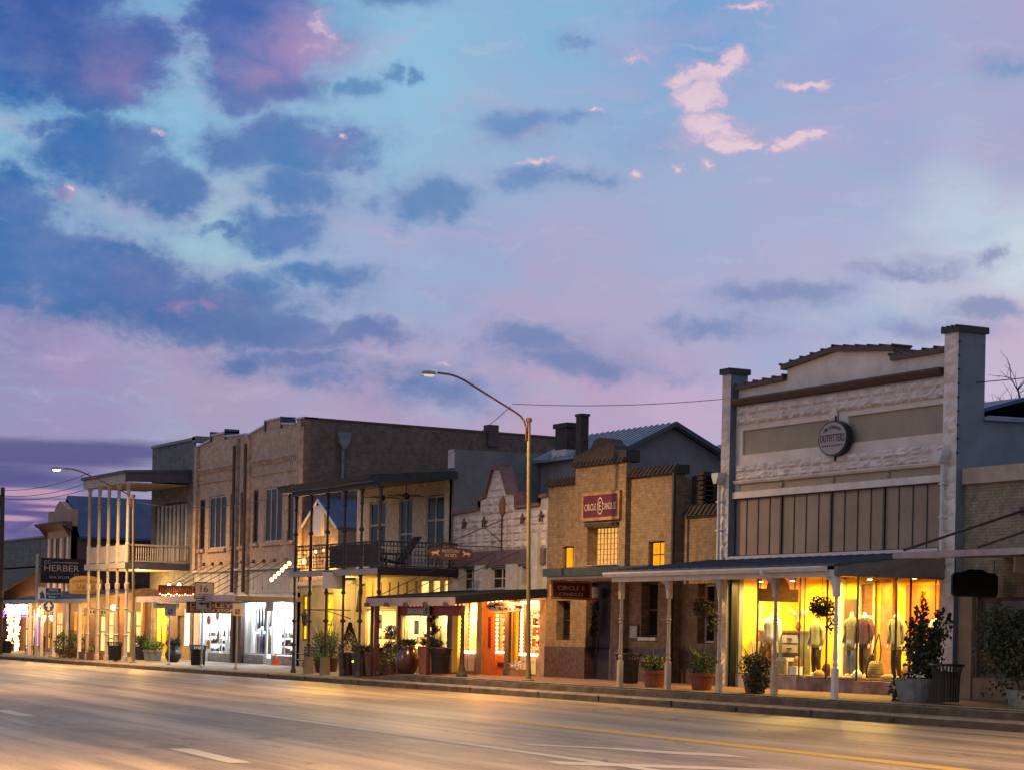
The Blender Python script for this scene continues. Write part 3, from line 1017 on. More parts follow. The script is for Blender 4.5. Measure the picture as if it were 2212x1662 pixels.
mb.facade(-51.6, -41.4, 0, 1, 0)
mb.v = [(x, 30.8 + z * 3.15, 3.48 + .30 * z) for (x, y, z) in mb.v]
mb.build('porch_ceiling', M['whitedull'], B)
prof = [(.085, 1.15), (.06, 1.19), (.085, 1.23), (.085, 1.27), (.055, 1.31), (.075, 1.40), (.062, 1.6), (.055, 1.9), (.062, 2.1), (.05, 2.16), (.085, 2.2), (.05, 2.24), (.085, 2.28), (.06, 2.33), (.08, 2.4)]
for x in (-51.2, -48.75, -46.31, -43.88, -41.42):
    mb = MB()
    h0 = pz(x, 30.7)
    mb.box(x - .065, x + .065, 30.62, 30.75, h0, h0 + .72)
    mb.box(x - .065, x + .065, 30.62, 30.75, 2.83, 3.31)
    mb.lathe([(r * .78, z + (h0 - .43)) for r, z in prof], (x, 30.685, 0), 10)
    mb.tube((x, 30.685, h0 + .7), (x, 30.685, 2.9), .04, n=10)
    mb.build('porch_post', M['white'] if x > -42 else M['postpaint'], B)
    if x > -51:
        mb = MB()
        mb.prism([(x - .09, 3.3), (x - .4, 3.3), (x - .36, 3.24), (x - .2, 3.2), (x - .13, 3.0), (x - .09, 2.98)], 'y', 30.66, 30.70)
        mb.build('bracket', M['white'] if x > -42 else M['postpaint'], B)
mb = MB()
mb.path([(-44.0, 30.35, 3.48), (-44.0, 30.32, 3.40), (-43.96, 30.40, 3.31), (-43.9, 30.55, 3.29)], .045, 8)
mb.build('gutter_elbow', M['white'], B)

# shop front
mb = MB()
mb.box(-50.75, -47.42, 34.06, 34.32, .40, .83)
b1 = mb.build('marble_plinth', M['marble'], B)
mb = MB()
mb.box(-47.42, -44.95, 33.86, 34.32, .40, .80)
mb.build('marble_plinth', pmat('violet_marble', (.17, .13, .14), .3, .4, 2.5, col2=(.34, .28, .28)), B)
mb = MB()
mb.box(-44.95, -41.75, 33.86, 34.32, .40, .79)
mb.build('marble_plinth', pmat('orange_lit_marble', (.34, .22, .16), .3, .35, 2.5, col2=(.5, .36, .27)), B)  # the orange light on this plinth is put into the marble's colour


def framed(parent, x0, x1, z0, z1, y, fr, name='shop_window', t=.03, label=None, glass=None):
    mb = MB()
    mb.facade(x0, x1, z0, z1, y, [(x0 + t, x1 - t, z0 + t, z1 - t)], .035)
    f = mb.build(name, fr, parent)
    g = MB()
    g.add([(x0 + .01, y + .025, z0 + .01), (x1 - .01, y + .025, z0 + .01), (x1 - .01, y + .025, z1 - .01), (x0 + .01, y + .025, z1 - .01)], [(0, 1, 2, 3)])
    g.build('pane', glass or M['glass'], f)
    return f


for (a, c, y, z) in [(-50.62, -49.67, 34.12, .84), (-49.67, -47.45, 34.12, .84), (-47.42, -46.2, 33.92, .80), (-46.2, -44.9, 33.92, .80), (-44.9, -43.32, 33.92, .80), (-43.32, -42.76, 33.92, .80), (-42.76, -41.78, 33.92, .80)]:
    framed(B, a, c, z, 3.5, y, M['darkbar'], t=.022)
mb = MB()
mb.box(-50.78, -50.6, 33.9, 34.1, .42, 3.5)
mb.build('shutter', M['black'], B)
# room
mb = MB()
mb.add([(-50.75, 36.1, .7), (-41.75, 36.1, .7), (-41.75, 36.1, 3.55), (-50.75, 36.1, 3.55)], [(0, 1, 2, 3)])
mb.add([(-50.75, 34.2, .7), (-50.75, 36.1, .7), (-50.75, 36.1, 3.55), (-50.75, 34.2, 3.55)], [(0, 1, 2, 3)])
mb.add([(-41.75, 34.2, .7), (-41.75, 36.1, .7), (-41.75, 36.1, 3.55), (-41.75, 34.2, 3.55)], [(0, 1, 2, 3)])
mb.add([(-50.75, 34.2, 3.55), (-41.75, 34.2, 3.55), (-41.75, 36.1, 3.55), (-50.75, 36.1, 3.55)], [(0, 1, 2, 3)])
mb.build('shop_interior', M['yellowwall'], B)
mb = MB()
mb.box(-50.75, -41.75, 34.2, 36.1, .5, .86)
mb.build('display_floor', M['floor'], B)
mb = MB()
mb.box(-45.5, -44.1, 35.95, 36.05, 2.0, 3.3)
mb.build('red_drape', pmat('red_drape', (.55, .13, .03), .9, .25, 3, stretch=(4, 1, .4)), B)
mb = MB()
mb.box(-48.22, -47.62, 36.0, 36.08, .86, 2.95)
mb.build('dark_panel', pmat('taupe_panel', (.10, .07, .05), .7, .2, 2), B)
mb = MB()
mb.box(-48.6, -48.25, 35.96, 36.08, .86, 3.5)
mb.build('pale_panel', M['whitewall'], B)
mb = MB()
mb.facade(-47.6, -46.85, .86, 3.45, 35.98, [(-47.5, -46.95, .95, 2.35), (-47.5, -46.95, 2.5, 3.35)], .06)
dd = mb.build('inner_door', M['white'], B)
mb = MB()
mb.box(-47.55, -46.9, 36.05, 36.08, .9, 3.4)
mb.build('door_panel', M['wood'], dd)
mb = MB()
mb.box(-46.6, -46.1, 35.98, 36.08, .86, 3.5)
mb.build('gold_panel', M['oldwood'], B)
mb = MB()
mb.box(-50.72, -50.66, 34.9, 35.0, .86, 3.5)
mb.box(-50.72, -50.66, 35.5, 35.6, .86, 3.5)
mb.build('wall_batten', M['creamwall'], B)
for i, x in enumerate((-49.9, -48.4, -46.6, -45.0, -43.2)):
    mb = MB()
    mb.lathe([(.07, 3.40), (.09, 3.44), (.09, 3.54)], (x, 34.38, 0), 10)
    f = mb.build('ceiling_spot', M['white'], B)
    mb = MB()
    mb.lathe([(.065, 3.385), (.065, 3.399)], (x, 34.38, 0), 10)
    mb.build('spot_lens', M['lampglow'], f)
    lamp('ceiling_spot_light', 'AREA', (x, 34.38, 3.37), 110, (1, .66, .18), .2)
    lamp('wall_wash_light', 'AREA', (x + .3, 35.5, 3.4), 60, (1, .52, .04), .25)


# ---- mannequins
def skinned(name, verts, edges, rad, mat, parent, sub=1):
    me = D.meshes.new(name)
    org = ORG[parent.name]
    me.from_pydata([(v[0] - org.x, v[1] - org.y, v[2] - org.z) for v in verts], edges, [])
    o = D.objects.new(name, me)
    COL.objects.link(o)
    md = o.modifiers.new('skin', 'SKIN')
    for i, r in enumerate(rad):
        me.skin_vertices[0].data[i].radius = (r, r)
    me.skin_vertices[0].data[0].use_root = True
    o.modifiers.new('sub', 'SUBSURF').levels = sub
    bpy.context.view_layer.update()
    dg = bpy.context.evaluated_depsgraph_get()
    m2 = D.meshes.new_from_object(o.evaluated_get(dg))
    D.objects.remove(o)
    D.meshes.remove(me)
    m2.materials.clear()
    m2.materials.append(mat)
    m2.polygons.foreach_set('use_smooth', [True] * len(m2.polygons))
    o = D.objects.new(name, m2)
    COL.objects.link(o)
    o.parent = parent
    ORG[o.name] = org
    return o


def mannequin(x, y, z, h, label, shirt, trousers, long=.62, scarf=None, sw=.23, parent_group='clothed shop mannequins'):
    t = thing('mannequin', label, 'mannequin', (x, y, z), parent_group)
    H = lambda k: z + h * k
    s = sw
    V = [(x, y, H(.53)), (x, y, H(.66)), (x, y, H(.80)), (x, y - .01, H(.90)), (x, y - .02, H(.995)),
         (x - s, y, H(.87)), (x - s - .05, y + .02, H(.68)), (x - s - .04, y - .06, H(.50)), (x - s - .03, y - .09, H(.435)),
         (x + s, y, H(.87)), (x + s + .05, y + .02, H(.68)), (x + s + .04, y - .06, H(.50)), (x + s + .03, y - .09, H(.435)),
         (x - .09, y, H(.50)), (x - .10, y - .01, H(.27)), (x - .10, y + .01, H(.045)), (x - .11, y - .13, H(.015)),
         (x + .09, y, H(.50)), (x + .11, y - .03, H(.27)), (x + .12, y + .01, H(.045)), (x + .14, y - .13, H(.015))]
    E = [(0, 1), (1, 2), (2, 3), (3, 4), (2, 5), (5, 6), (6, 7), (7, 8), (2, 9), (9, 10), (10, 11), (11, 12),
         (0, 13), (13, 14), (14, 15), (15, 16), (0, 17), (17, 18), (18, 19), (19, 20)]
    R = [.12, .10, .12, .055, .05, .05, .042, .032, .028, .05, .042, .032, .028, .08, .055, .038, .03, .08, .055, .038, .03]
    skinned('body', V, E, R, M['skin'], t)
    mb = MB()
    mb.loft([(x, y, H(1 - long - .02), .20, .13), (x, y, H(1 - long + .05), .19, .125), (x, y, H(.66), .165, .115), (x, y, H(.78), .20, .13), (x, y, H(.865), s + .01, .115), (x, y, H(.905), .12, .085), (x, y, H(.92), .07, .07)], 14)
    for sg in (-1, 1):
        mb.path([(x + sg * (s - .03), y, H(.875)), (x + sg * (s + .045), y + .01, H(.77)), (x + sg * (s + .055), y + .02, H(.66)), (x + sg * (s + .045), y - .05, H(.52))], [.065, .068, .058, .05], 8)
    mb.build('jacket', shirt, t, True)
    mb = MB()
    mb.loft([(x, y, H(.44), .165, .12), (x, y, H(.50), .18, .13), (x, y, H(.57), .17, .12)], 12)
    for sg in (-1, 1):
        mb.path([(x + sg * .085, y, H(.50)), (x + sg * .105, y - .02, H(.28)), (x + sg * .11, y + .01, H(.05))], [.095, .07, .055], 8)
    mb.build('trousers', trousers, t, True)
    if scarf:
        mb = MB()
        mb.loft([(x, y, H(.885), .13, .10), (x, y - .01, H(.92), .10, .09), (x, y - .01, H(.945), .075, .075)], 12)
        mb.build('scarf', scarf, t, True)
    return t


mannequin(-49.5, 34.52, .86, 1.72, 'mannequin in a white jacket and khaki trousers in the lit shop window', M['cloth_white'], M['cloth_khaki'], .45, sw=.28)
mannequin(-47.68, 34.7, .86, 1.56, 'mannequin in a sage knit jumper and dark trousers below the hanging basket', M['cloth_sage'], M['cloth_dark'], .50)
mannequin(-46.2, 34.75, .86, 1.72, 'mannequin in a belted olive coat in the lit window, half hidden by the dark frame', M['cloth_olive'], M['cloth_blue'], .56)
mannequin(-45.58, 34.7, .86, 1.72, 'mannequin in a brown jacket with a pale scarf in the lit window', M['cloth_brown'], M['cloth_dark'], .52, M['cloth_white'])
mannequin(-44.25, 34.7, .86, 1.72, 'mannequin in a pale patterned coat with a white scarf, left of the tall dark shrub', M['cloth_sage'], M['cloth_dark'], .55, M['cloth_white'])
mannequin(-42.6, 34.7, .86, 1.70, 'mannequin in white clothes glimpsed behind the tall dark shrub', M['cloth_white'], M['cloth_white'], .5)
# props in the window
t = thing('sideboard', 'grey painted sideboard with drawers behind the white jacketed mannequin', 'sideboard', (-49.6, 35.0, .86))
mb = MB()
mb.box(-50.6, -48.65, 34.85, 35.2, .86, 2.0)
mb.build('body', M['zinc'], t)
mb = MB()
mb.box(-50.65, -48.6, 34.8, 35.25, 2.0, 2.06)
mb.build('top', M['wood'], t)
for x0 in (-50.35, -49.45):
    for z0 in (1.45, 1.72):
        mb = MB()
        mb.box(x0, x0 + .7, 34.82, 34.85, z0, z0 + .22)
        d = mb.build('drawer', M['whitedull'], t)
        mb = MB()
        mb.box(x0 + .25, x0 + .45, 34.79, 34.82, z0 + .1, z0 + .13)
        mb.build('handle', M['black'], d)
t = thing('sale_board', 'cream board with hand painted lettering leaning at the left of the shop window', 'sign', (-50.75, 34.5, .86))
mb = MB()
mb.prism([(34.45, .86), (34.5, .86), (34.68, 1.74), (34.63, 1.74)], 'x', -51.0 + .33, -50.28)
mb.build('board', M['creamwall'], t)
text('SALE', M['darkletter'], t, (-50.47, 34.485, 1.2), .34, .16, 'y')
t = thing('display_stool', 'small cream stool with folded clothes beside the khaki trousers', 'stool', (-48.75, 34.45, .86))
mb = MB()
mb.box(-48.98, -48.5, 34.3, 34.6, 1.22, 1.32)
for sx in (-48.95, -48.55):
    for sy in (34.33, 34.55):
        mb.box(sx, sx + .04, sy, sy + .04, .86, 1.22)
mb.build('stool', M['white'], t)
t = thing('white_carton', 'small white box on the floor of the shop window', 'box', (-48.15, 34.4, .86))
mb = MB()
mb.box(-48.35, -48.02, 34.3, 34.5, .86, 1.06)
mb.box(-48.36, -48.01, 34.29, 34.51, 1.06, 1.09)
mb.build('carton', M['whitewall'], t)
t = thing('travel_bag', 'patterned canvas bag with raised straps on the floor of the lit window', 'bag', (-44.7, 34.4, .82))
mb = MB()
mb.loft([(-44.72, 34.4, .86, .26, .12), (-44.72, 34.4, 1.0, .29, .14), (-44.72, 34.4, 1.22, .25, .11), (-44.72, 34.4, 1.3, .2, .04)], 14)
mb.build('bag', brickmat('woven_bag', (.22, .16, .07), (.14, .10, .05), (.4, .32, .16), .09, .06, .01), t, True)
mb = MB()
mb.path([(-44.88, 34.4, 1.27), (-44.8, 34.4, 1.6), (-44.6, 34.4, 2.0), (-44.5, 34.4, 1.6), (-44.55, 34.4, 1.27)], .018, 6)
mb.build('strap', M['cloth_dark'], t)
for (x, w, h, mt, lb) in [(-47.0, .22, .16, 'cloth_khaki', 'folded khaki cloth on the window floor beside the post'), (-45.35, .16, .2, 'cloth_white', 'white folded shirt standing at the foot of the brown jacketed mannequin'), (-44.05, .3, .12, 'cloth_sage', 'pair of pale shoes on the window floor near the right frame')]:
    mb = MB()
    mb.loft([(x, 34.3, .86, w, .12), (x, 34.3, .86 + h * .6, w * .9, .11), (x, 34.3, .86 + h, w * .4, .05)], 10)
    tag(mb.build('folded_garment', M[mt], None, True, (x, 34.3, .86)), lb, 'clothing')

t = thing('feather_vase', 'vase of pale feathery grass on the sideboard beside the white jacket', 'vase', (-48.95, 35.0, 2.06))
mb = MB()
mb.lathe([(.05, 0), (.09, .1), (.05, .22), (.06, .24)], (-48.95, 35.0, 2.06), 12)
mb.build('vase', M['wood'], t, True)
mb = MB()
for k in range(14):
    a = rw.uniform(0, 2 * pi)
    mb.path([(-48.95, 35.0, 2.26), (-48.95 + .1 * cos(a), 35.0 + .1 * sin(a), 2.5), (-48.95 + .28 * cos(a), 35.0 + .28 * sin(a), 2.62 + rw.uniform(-.05, .1))], [.008, .03, .012], 5)
mb.build('grass', M['flowerw'], t)
t = thing('side_chair', 'dark wooden chair behind the white jacketed mannequin in the window', 'chair', (-50.2, 34.6, .86))
mb = MB()
mb.box(-50.4, -49.98, 34.42, 34.8, 1.28, 1.33)
mb.build('seat', M['wood'], t)
mb = MB()
mb.box(-50.4, -49.98, 34.76, 34.8, 1.33, 1.98)
mb.build('backrest', M['wood'], t)
for sx in (-50.4, -50.02):
    for sy in (34.42, 34.76):
        mb = MB()
        mb.box(sx, sx + .04, sy, sy + .04, .86, 1.28)
        mb.build('leg', M['wood'], t)
for (x, y, h, mt, lb) in [(-48.3, 34.5, .5, 'wood', 'tall leather boots by the sage jumper mannequin'), (-46.9, 34.45, .34, 'cloth_brown', 'brown hat box on the floor between two mannequins'), (-45.0, 34.45, .62, 'cloth_dark', 'dark pack leaning beside the canvas bag'), (-43.6, 34.5, .4, 'cloth_khaki', 'tan canvas holdall near the right end of the lit window')]:
    mb = MB()
    mb.loft([(x, y, .86, .13, .10), (x, y, .86 + h * .5, .15, .11), (x + .03, y, .86 + h * .9, .10, .08), (x + .03, y, .86 + h, .04, .03)], 10)
    tag(mb.build('window_prop', M[mt], None, True, (x, y, .86)), lb, 'shop prop')

# round sign on the parapet
t = thing('round_sign', 'round pale sign with a thick dark rim in the middle of the cream parapet front', 'sign', (-45.87, 33.9, 7.04))
mb = MB()
n = 40
ring = [(.63 * cos(2 * pi * i / n) - 45.87, .46 * sin(2 * pi * i / n) + 7.04) for i in range(n)]
mb.prism(ring, 'y', 33.76, 33.93)
mb.build('rim', M['black'], t)
mb = MB()
mb.prism([((x + 45.87) * .92 - 45.87, (z - 7.04) * .91 + 7.04) for x, z in ring], 'y', 33.745, 33.765)
mb.build('face', pmat('sign_face', (.36, .30, .28), .6, .1, 3), t)
text('OUTFITTERS', M['darkletter'], t, (-45.87, 33.742, 7.05), 1.06, .2, 'y')
text('HILL COUNTRY', M['darkletter'], t, (-45.87, 33.742, 7.33), .72, .085, 'y', arc=.09)
mb = MB()
for i in range(9):
    mb.box(-46.3 + i * .1, -46.24 + i * .1, 33.735, 33.744, 6.84, 6.87)
mb.build('small_lettering', M['darkletter'], t)
mb = MB()
mb.tube((-45.87, 33.85, 7.49), (-45.87, 33.85, 7.62), .03)
mb.tube((-45.87, 33.85, 6.45), (-45.87, 33.85, 6.59), .03)
mb.build('fixing', M['black'], t)


def hang_board(name, label, X, y0, y1, z0, z1, board, frame=None, th=.05, arch=0, ztop=None, cat='sign', shape=None, ft=.05):
    """board hanging across the pavement, its face to +X"""
    t = thing(name, label, cat, (X, (y0 + y1) / 2, z0))
    mb = MB()
    ym = (y0 + y1) / 2
    if shape:
        pts = shape
    elif arch:
        pts = [(y0, z0), (y1, z0), (y1, z1)]
        pts += [(ym + (y1 - y0) * .27 * cos(pi * k / 10), z1 + arch * sin(pi * k / 10)) for k in range(11)]
        pts += [(y0, z1)]
    else:
        pts = [(y0, z0), (y1, z0), (y1, z1), (y0, z1)]
    mb.prism(pts, 'x', X - th, X)
    mb.build('board', board, t)
    if frame:
        mb = MB()
        for (a, c, d, e) in [(y0 - ft, y1 + ft, z0 - ft, z0), (y0 - ft, y1 + ft, z1, z1 + ft), (y0 - ft, y0, z0, z1), (y1, y1 + ft, z0, z1)]:
            mb.box(X - th - .01, X + .02, a, c, d, e)
        mb.build('frame', frame, t)
    if ztop:
        mb = MB()
        for y in (y0 + .1, y1 - .1):
            mb.tube((X - th / 2, y, z1), (X - th / 2, y, ztop), .012, n=5)
        mb.build('chain', M['black'], t)
    return t


hang_board('porch_sign', 'dark brown board with a half round top hanging under the porch before the lit window', -46.0, 31.62, 32.88, 2.77, 3.1, M['wood'], None, .05, .32, 3.5)

# ================================================================== tan brick candle shop
B = thing('brick_shop_building', 'tan brick shop with a raised centre bay, dark tiled parapet and amber lit windows', 'building', (-57.5, 34, .44))
mb = MB()
LW = (-60.46, -59.51, 3.28, 4.64, .16)
RW = (-55.23, -54.34, 3.86, 4.65, .16)
mb.facade(-61.45, -59.38, 1.44, 6.62, 34.0, [LW, (-60.75, -59.87, 1.66, 2.92, .3)], .3)
mb.build('wall', M['tanbrick'], B)
mb = MB()
mb.facade(-56.3, -53.85, 1.44, 6.62, 34.0, [RW, (-55.57, -54.65, 1.8, 3.44, .3)], .3)
mb.build('wall', M['tanbrick'], B)
mb = MB()
mb.facade(-59.38, -56.3, 1.44, 7.12, 33.82, [(-58.57, -56.67, 4.0, 5.18, .40), (-58.55, -57.06, 1.44, 3.47, .26)], .3)
mb.add([(-56.3, 33.82, .4), (-56.3, 34.0, .4), (-56.3, 34.0, 7.12), (-56.3, 33.82, 7.12)], [(0, 1, 2, 3)])
mb.add([(-59.38, 33.82, .4), (-59.38, 34.0, .4), (-59.38, 34.0, 7.12), (-59.38, 33.82, 7.12)], [(0, 1, 2, 3)])
mb.build('centre_bay', M['tanbrick'], B)
mb = MB()
mb.facade(-61.46, -59.4, .38, 1.45, 33.97)
mb.facade(-56.28, -53.84, .38, 1.45, 33.97)
mb.facade(-59.4, -56.28, .38, 1.45, 33.79, [(-58.55, -57.06, .38, 1.45, .28)], .28)
mb.add([(-56.28, 33.79, .4), (-56.28, 33.97, .4), (-56.28, 33.97, 1.45), (-56.28, 33.79, 1.45)], [(0, 1, 2, 3)])
mb.build('granite_base', M['granite'], B)
mb = MB()
mb.shell(-61.44, -53.85, 34.35, 44, .38, 6.5)
mb.add([(-53.85, 34.0, .4), (-53.85, 34.35, .4), (-53.85, 34.35, 6.62), (-53.85, 34.0, 6.62)], [(0, 1, 2, 3)])
mb.add([(-61.44, 34.0, 6.49), (-53.86, 34.0, 6.49), (-53.86, 34.36, 6.49), (-61.44, 34.36, 6.49)], [(0, 1, 2, 3)])
mb.build('side_wall', M['tanbrick'], B)


def tilecap(x0, x1, z0, z1, y0, parent, prof=None):
    mb = MB()
    if prof is None:
        mb.prism([(y0 - .10, z0), (y0 + .5, z0), (y0 + .5, z1), (y0 + .12, z1)], 'x', x0, x1)
        k = int((x1 - x0) / .24)
        for i in range(k + 1):
            x = x0 + .06 + (x1 - x0 - .12) * i / k
            mb.tube((x, y0 - .105, z0 + .02), (x, y0 + .12, z1 + .02), .035, .03, 7)
    else:
        mb.prism(prof, 'y', y0 - .08, y0 + .4)
    return mb.build('tile_parapet', M['tile'], parent)


tilecap(-61.5, -59.38, 6.60, 6.82, 33.95, B)
tilecap(-56.3, -53.75, 6.60, 6.86, 33.95, B)
tilecap(0, 0, 0, 0, 33.85, B, [(-59.45, 7.1), (-56.24, 7.1), (-56.24, 7.44), (-56.9, 7.46), (-57.0, 7.62), (-57.2, 7.7), (-57.35, 7.84), (-57.85, 7.92), (-58.2, 7.84), (-58.4, 7.62), (-58.75, 7.55), (-59.0, 7.46), (-59.45, 7.5)])
tilecap(-59.43, -56.27, 7.08, 7.36, 33.78, B)
window(B, -60.45, -59.52, 3.29, 4.63, 34.13, M['litorange'], M['darkbar'], 2, 2, .035, 'amber_window', depth=.02)
window(B, -55.22, -54.35, 3.87, 4.64, 34.13, M['litorange'], M['darkbar'], 2, 2, .035, 'amber_window', depth=.02)
# glass block light
GX0, GW = -58.56, 1.88
mb = MB()
mb.facade(GX0, GX0 + GW, 4.01, 5.17, 34.16, [(GX0 + .02 + (GW - .02) * i / 9, GX0 + (GW - .02) * (i + 1) / 9, 4.02 + 1.14 * j / 7, 4.0 + 1.14 * (j + 1) / 7) for i in range(9) for j in range(7)], .03)
g = mb.build('glass_block_window', M['oldwood'], B)
mb = MB()
mb.add([(GX0, 34.185, 4.01), (GX0 + GW, 34.185, 4.01), (GX0 + GW, 34.185, 5.17), (GX0, 34.185, 5.17)], [(0, 1, 2, 3)])
mb.build('pane', M['litblock'], g)
mb = MB()
mb.box(-58.6, -56.65, 33.72, 33.82, 5.18, 5.28)
mb.build('lintel', M['tile'], B)
mb = MB()
mb.prism([(33.70, 3.98), (33.82, 3.94), (34.1, 3.98), (34.1, 4.02)], 'x', -58.6, -56.6)
mb.build('sill', M['creamrock'], B)
window(B, -60.74, -59.88, 1.68, 2.90, 34.25, M['darkglass'], M['darkbar'], 1, 2, .05, 'lower_window')
window(B, -55.56, -54.66, 1.82, 3.42, 34.25, M['darkglass'], M['brown'], 1, 2, .05, 'lower_window')
mb = MB()
mb.box(-55.6, -54.6, 33.9, 34.02, 1.70, 1.80)
mb.build('sill', M['creamrock'], B)
mb = MB()
mb.box(-58.54, -57.07, 34.06, 34.12, .42, 3.46)
d = mb.build('door', M['black'], B)
mb = MB()
mb.tube((-58.2, 34.02, 1.3), (-58.2, 34.02, 1.7), .02)
mb.build('handle', M['iron'], d)
mb = MB()
mb.box(-56.14, -55.65, 33.94, 33.98, 1.72, 2.18)
n_ = mb.build('notice_board', M['brown'], B)
mb = MB()
mb.box(-56.09, -55.70, 33.925, 33.938, 1.77, 2.13)
mb.build('paper', M['whitedull'], n_)
mb = MB()
mb.path([(-53.72, 33.9, 6.6), (-53.72, 33.9, .5)], .06, 8)
mb.build('downpipe', M['iron'], B)
# right wing
mb = MB()
mb.facade(-53.85, -51.1, .4, 5.36, 34.3, [(-52.95, -52.08, 1.65, 3.38, .3)], .3)
mb.shell(-53.84, -51.12, 34.65, 42, .4, 5.3)
mb.build('wing_wall', M['tanbrick'], B)
mb = MB()
mb.facade(-53.84, -51.1, .38, 1.45, 34.27)
mb.build('wing_base', M['granite'], B)
tilecap(-53.7, -51.15, 5.34, 5.66, 34.25, B)
window(B, -52.94, -52.09, 1.67, 3.36, 34.55, M['darkglass'], M['white'], 1, 2, .06, 'lower_window')
for i in range(14):
    pass
mb = MB()   # stepped tiles running up the side wall behind the wing
for i in range(7):
    mb.box(-53.5 + .02 * i, -53.1, 34.5 + .0, 34.85, 5.7 + i * .14, 5.8 + i * .14)
mb.prism([(-53.84, 5.3), (-53.1, 5.3), (-53.1, 6.55), (-53.84, 6.55)], 'y', 34.6, 36)
mb.build('side_buttress', M['tile'], B)
# flat metal canopy
mb = MB()
mb.box(-58.1, -52.0, 32.0, 33.78, 3.58, 3.82)
mb.build('canopy', M['green'], B)
mb = MB()
mb.box(-58.0, -52.0, 32.1, 33.78, 3.50, 3.57)
mb.build('canopy_soffit', M['whitedull'], B)
t = thing('shop_sign', 'maroon framed sign with pale lettering on the tan brick above the glass block window', 'sign', (-57.67, 33.8, 5.35))
mb = MB()
mb.box(-58.70, -56.62, 33.74, 33.80, 5.46, 6.14)
mb.build('board', M['maroon'], t)
mb = MB()
for (a, c, d, e) in [(-58.80, -56.52, 6.14, 6.24), (-58.80, -56.52, 5.36, 5.46), (-58.80, -58.70, 5.46, 6.14), (-56.62, -56.52, 5.46, 6.14)]:
    mb.box(a, c, 33.725, 33.81, d, e)
mb.build('frame', M['oldwood'], t)
text('CIRCLE', M['letter'], t, (-58.26, 33.728, 5.78), .72, .20, 'y')
text('CANDLES', M['letter'], t, (-57.13, 33.728, 5.78), .80, .20, 'y')
text('E', M['letter'], t, (-57.68, 33.735, 5.80), .15, .26, 'y')
mb = MB()
n = 28
for i in range(n):
    a, c = 2 * pi * i / n, 2 * pi * (i + 1) / n
    mb.add([(-57.68 + r * cos(w) * .17, 33.733, 5.80 + r * sin(w) * .27) for r, w in ((1, a), (1, c), (.84, c), (.84, a))], [(0, 1, 2, 3)])
mb.build('ring', M['letter'], t)
t = hang_board('hanging_sign', 'dark maroon board in a gold wood frame hanging beneath the green canopy', -57.9, 32.25, 33.55, 2.98, 3.42, M['maroon'], M['oldwood'], .05, ztop=3.5, ft=.07)
text('CIRCLE E', M['letter'], t, (-57.895, 32.9, 3.26), .95, .13)
text('CANDLES', M['letter'], t, (-57.895, 32.9, 3.07), .85, .10)
# dressed door swag
t = thing('door_swag', 'hanging face decoration with a red bow and dark greenery in the dark shop doorway', 'decoration', (-57.95, 33.84, 2.2))
rs = random.Random(5)
mb = MB()
mb.loft([(-58.05, 33.86, 2.98, .12, .1), (-58.05, 33.86, 3.06, .17, .13), (-58.05, 33.86, 3.3, .17, .13), (-58.05, 33.86, 3.32, .12, .1)], 12)
mb.build('face', M['whitedull'], t, True)
mb = MB()
for sg in (-1, 1):
    mb.loft([(-57.98 + sg * .02, 33.78, 2.86, .02, .03), (-57.98 + sg * .10, 33.78, 2.9, .09, .05), (-57.98 + sg * .17, 33.78, 2.94, .03, .03)], 8)
mb.build('bow', M['flowerr'], t, True)
mb = MB()
for i in range(26):
    tt = i / 25
    mb.leaves((-57.98 - .18 * tt, 33.84, 2.85 - 1.0 * tt), (.13 * (1 - tt * .5), .1, .08), 14, .10, rs, 0)
mb.build('greenery', M['leafdark'], t)
mb = MB()
mb.tube((-58.05, 33.86, 3.3), (-58.05, 33.95, 3.46), .008)
mb.build('cord', M['black'], t)

# ================================================================== right-hand neighbour in dark cream brick
B = thing('corner_shop_building', 'low cream brick shop in shadow at the right edge with a flat rod hung canopy', 'building', (-36, 34, .46))
mb = MB()
mb.facade(-40.95, -28, .4, 5.95, 34.05, [(-40.4, -34.0, 1.0, 2.9, .25), (-33.5, -29, 1.0, 2.9, .25)], .25)
mb.shell(-40.94, -28, 34.35, 46, .4, 5.9)
mb.build('wall', M['creambrick'], B)
mb = MB()
mb.box(-41.0 + .06, -28, 33.95, 34.4, 5.60, 5.98)
mb.build('coping_band', pmat('buff_band', (.40, .32, .23), .75, .15, 2, stain=.3), B)
mb = MB()
mb.box(-40.94, -28, 33.98, 34.04, .42, .98)
mb.build('stall_riser', pmat('tan_plaster', (.24, .17, .10), .8, .15, 2, stain=.3), B)
mb = MB()
mb.box(-40.94, -40.45, 33.93, 34.04, .42, 3.2)
mb.build('pier', pmat('tan_pier', (.30, .22, .13), .8, .15, 2, stain=.2), B)
for x0, x1 in ((-40.4, -37.3), (-37.3, -34.0), (-33.5, -29)):
    framed(B, x0, x1, 1.0, 2.9, 34.12, M['brown'], t=.09)
mb = MB()
mb.add([(-40.4, 36.5, .5), (-29, 36.5, .5), (-29, 36.5, 3), (-40.4, 36.5, 3)], [(0, 1, 2, 3)])
mb.add([(-40.4, 34.3, 3), (-29, 34.3, 3), (-29, 36.5, 3), (-40.4, 36.5, 3)], [(0, 1, 2, 3)])
mb.add([(-40.4, 34.3, .9), (-29, 34.3, .9), (-29, 36.5, .9), (-40.4, 36.5, .9)], [(0, 1, 2, 3)])
mb.build('shop_interior', M['greywall'], B)
lamp('dim_shop_light', 'POINT', (-38.6, 35.6, 1.5), 5, (1, .55, .18), .08)
lamp('dim_shop_light', 'POINT', (-37.9, 35.6, 2.4), 3, (.8, 1, .55), .1)
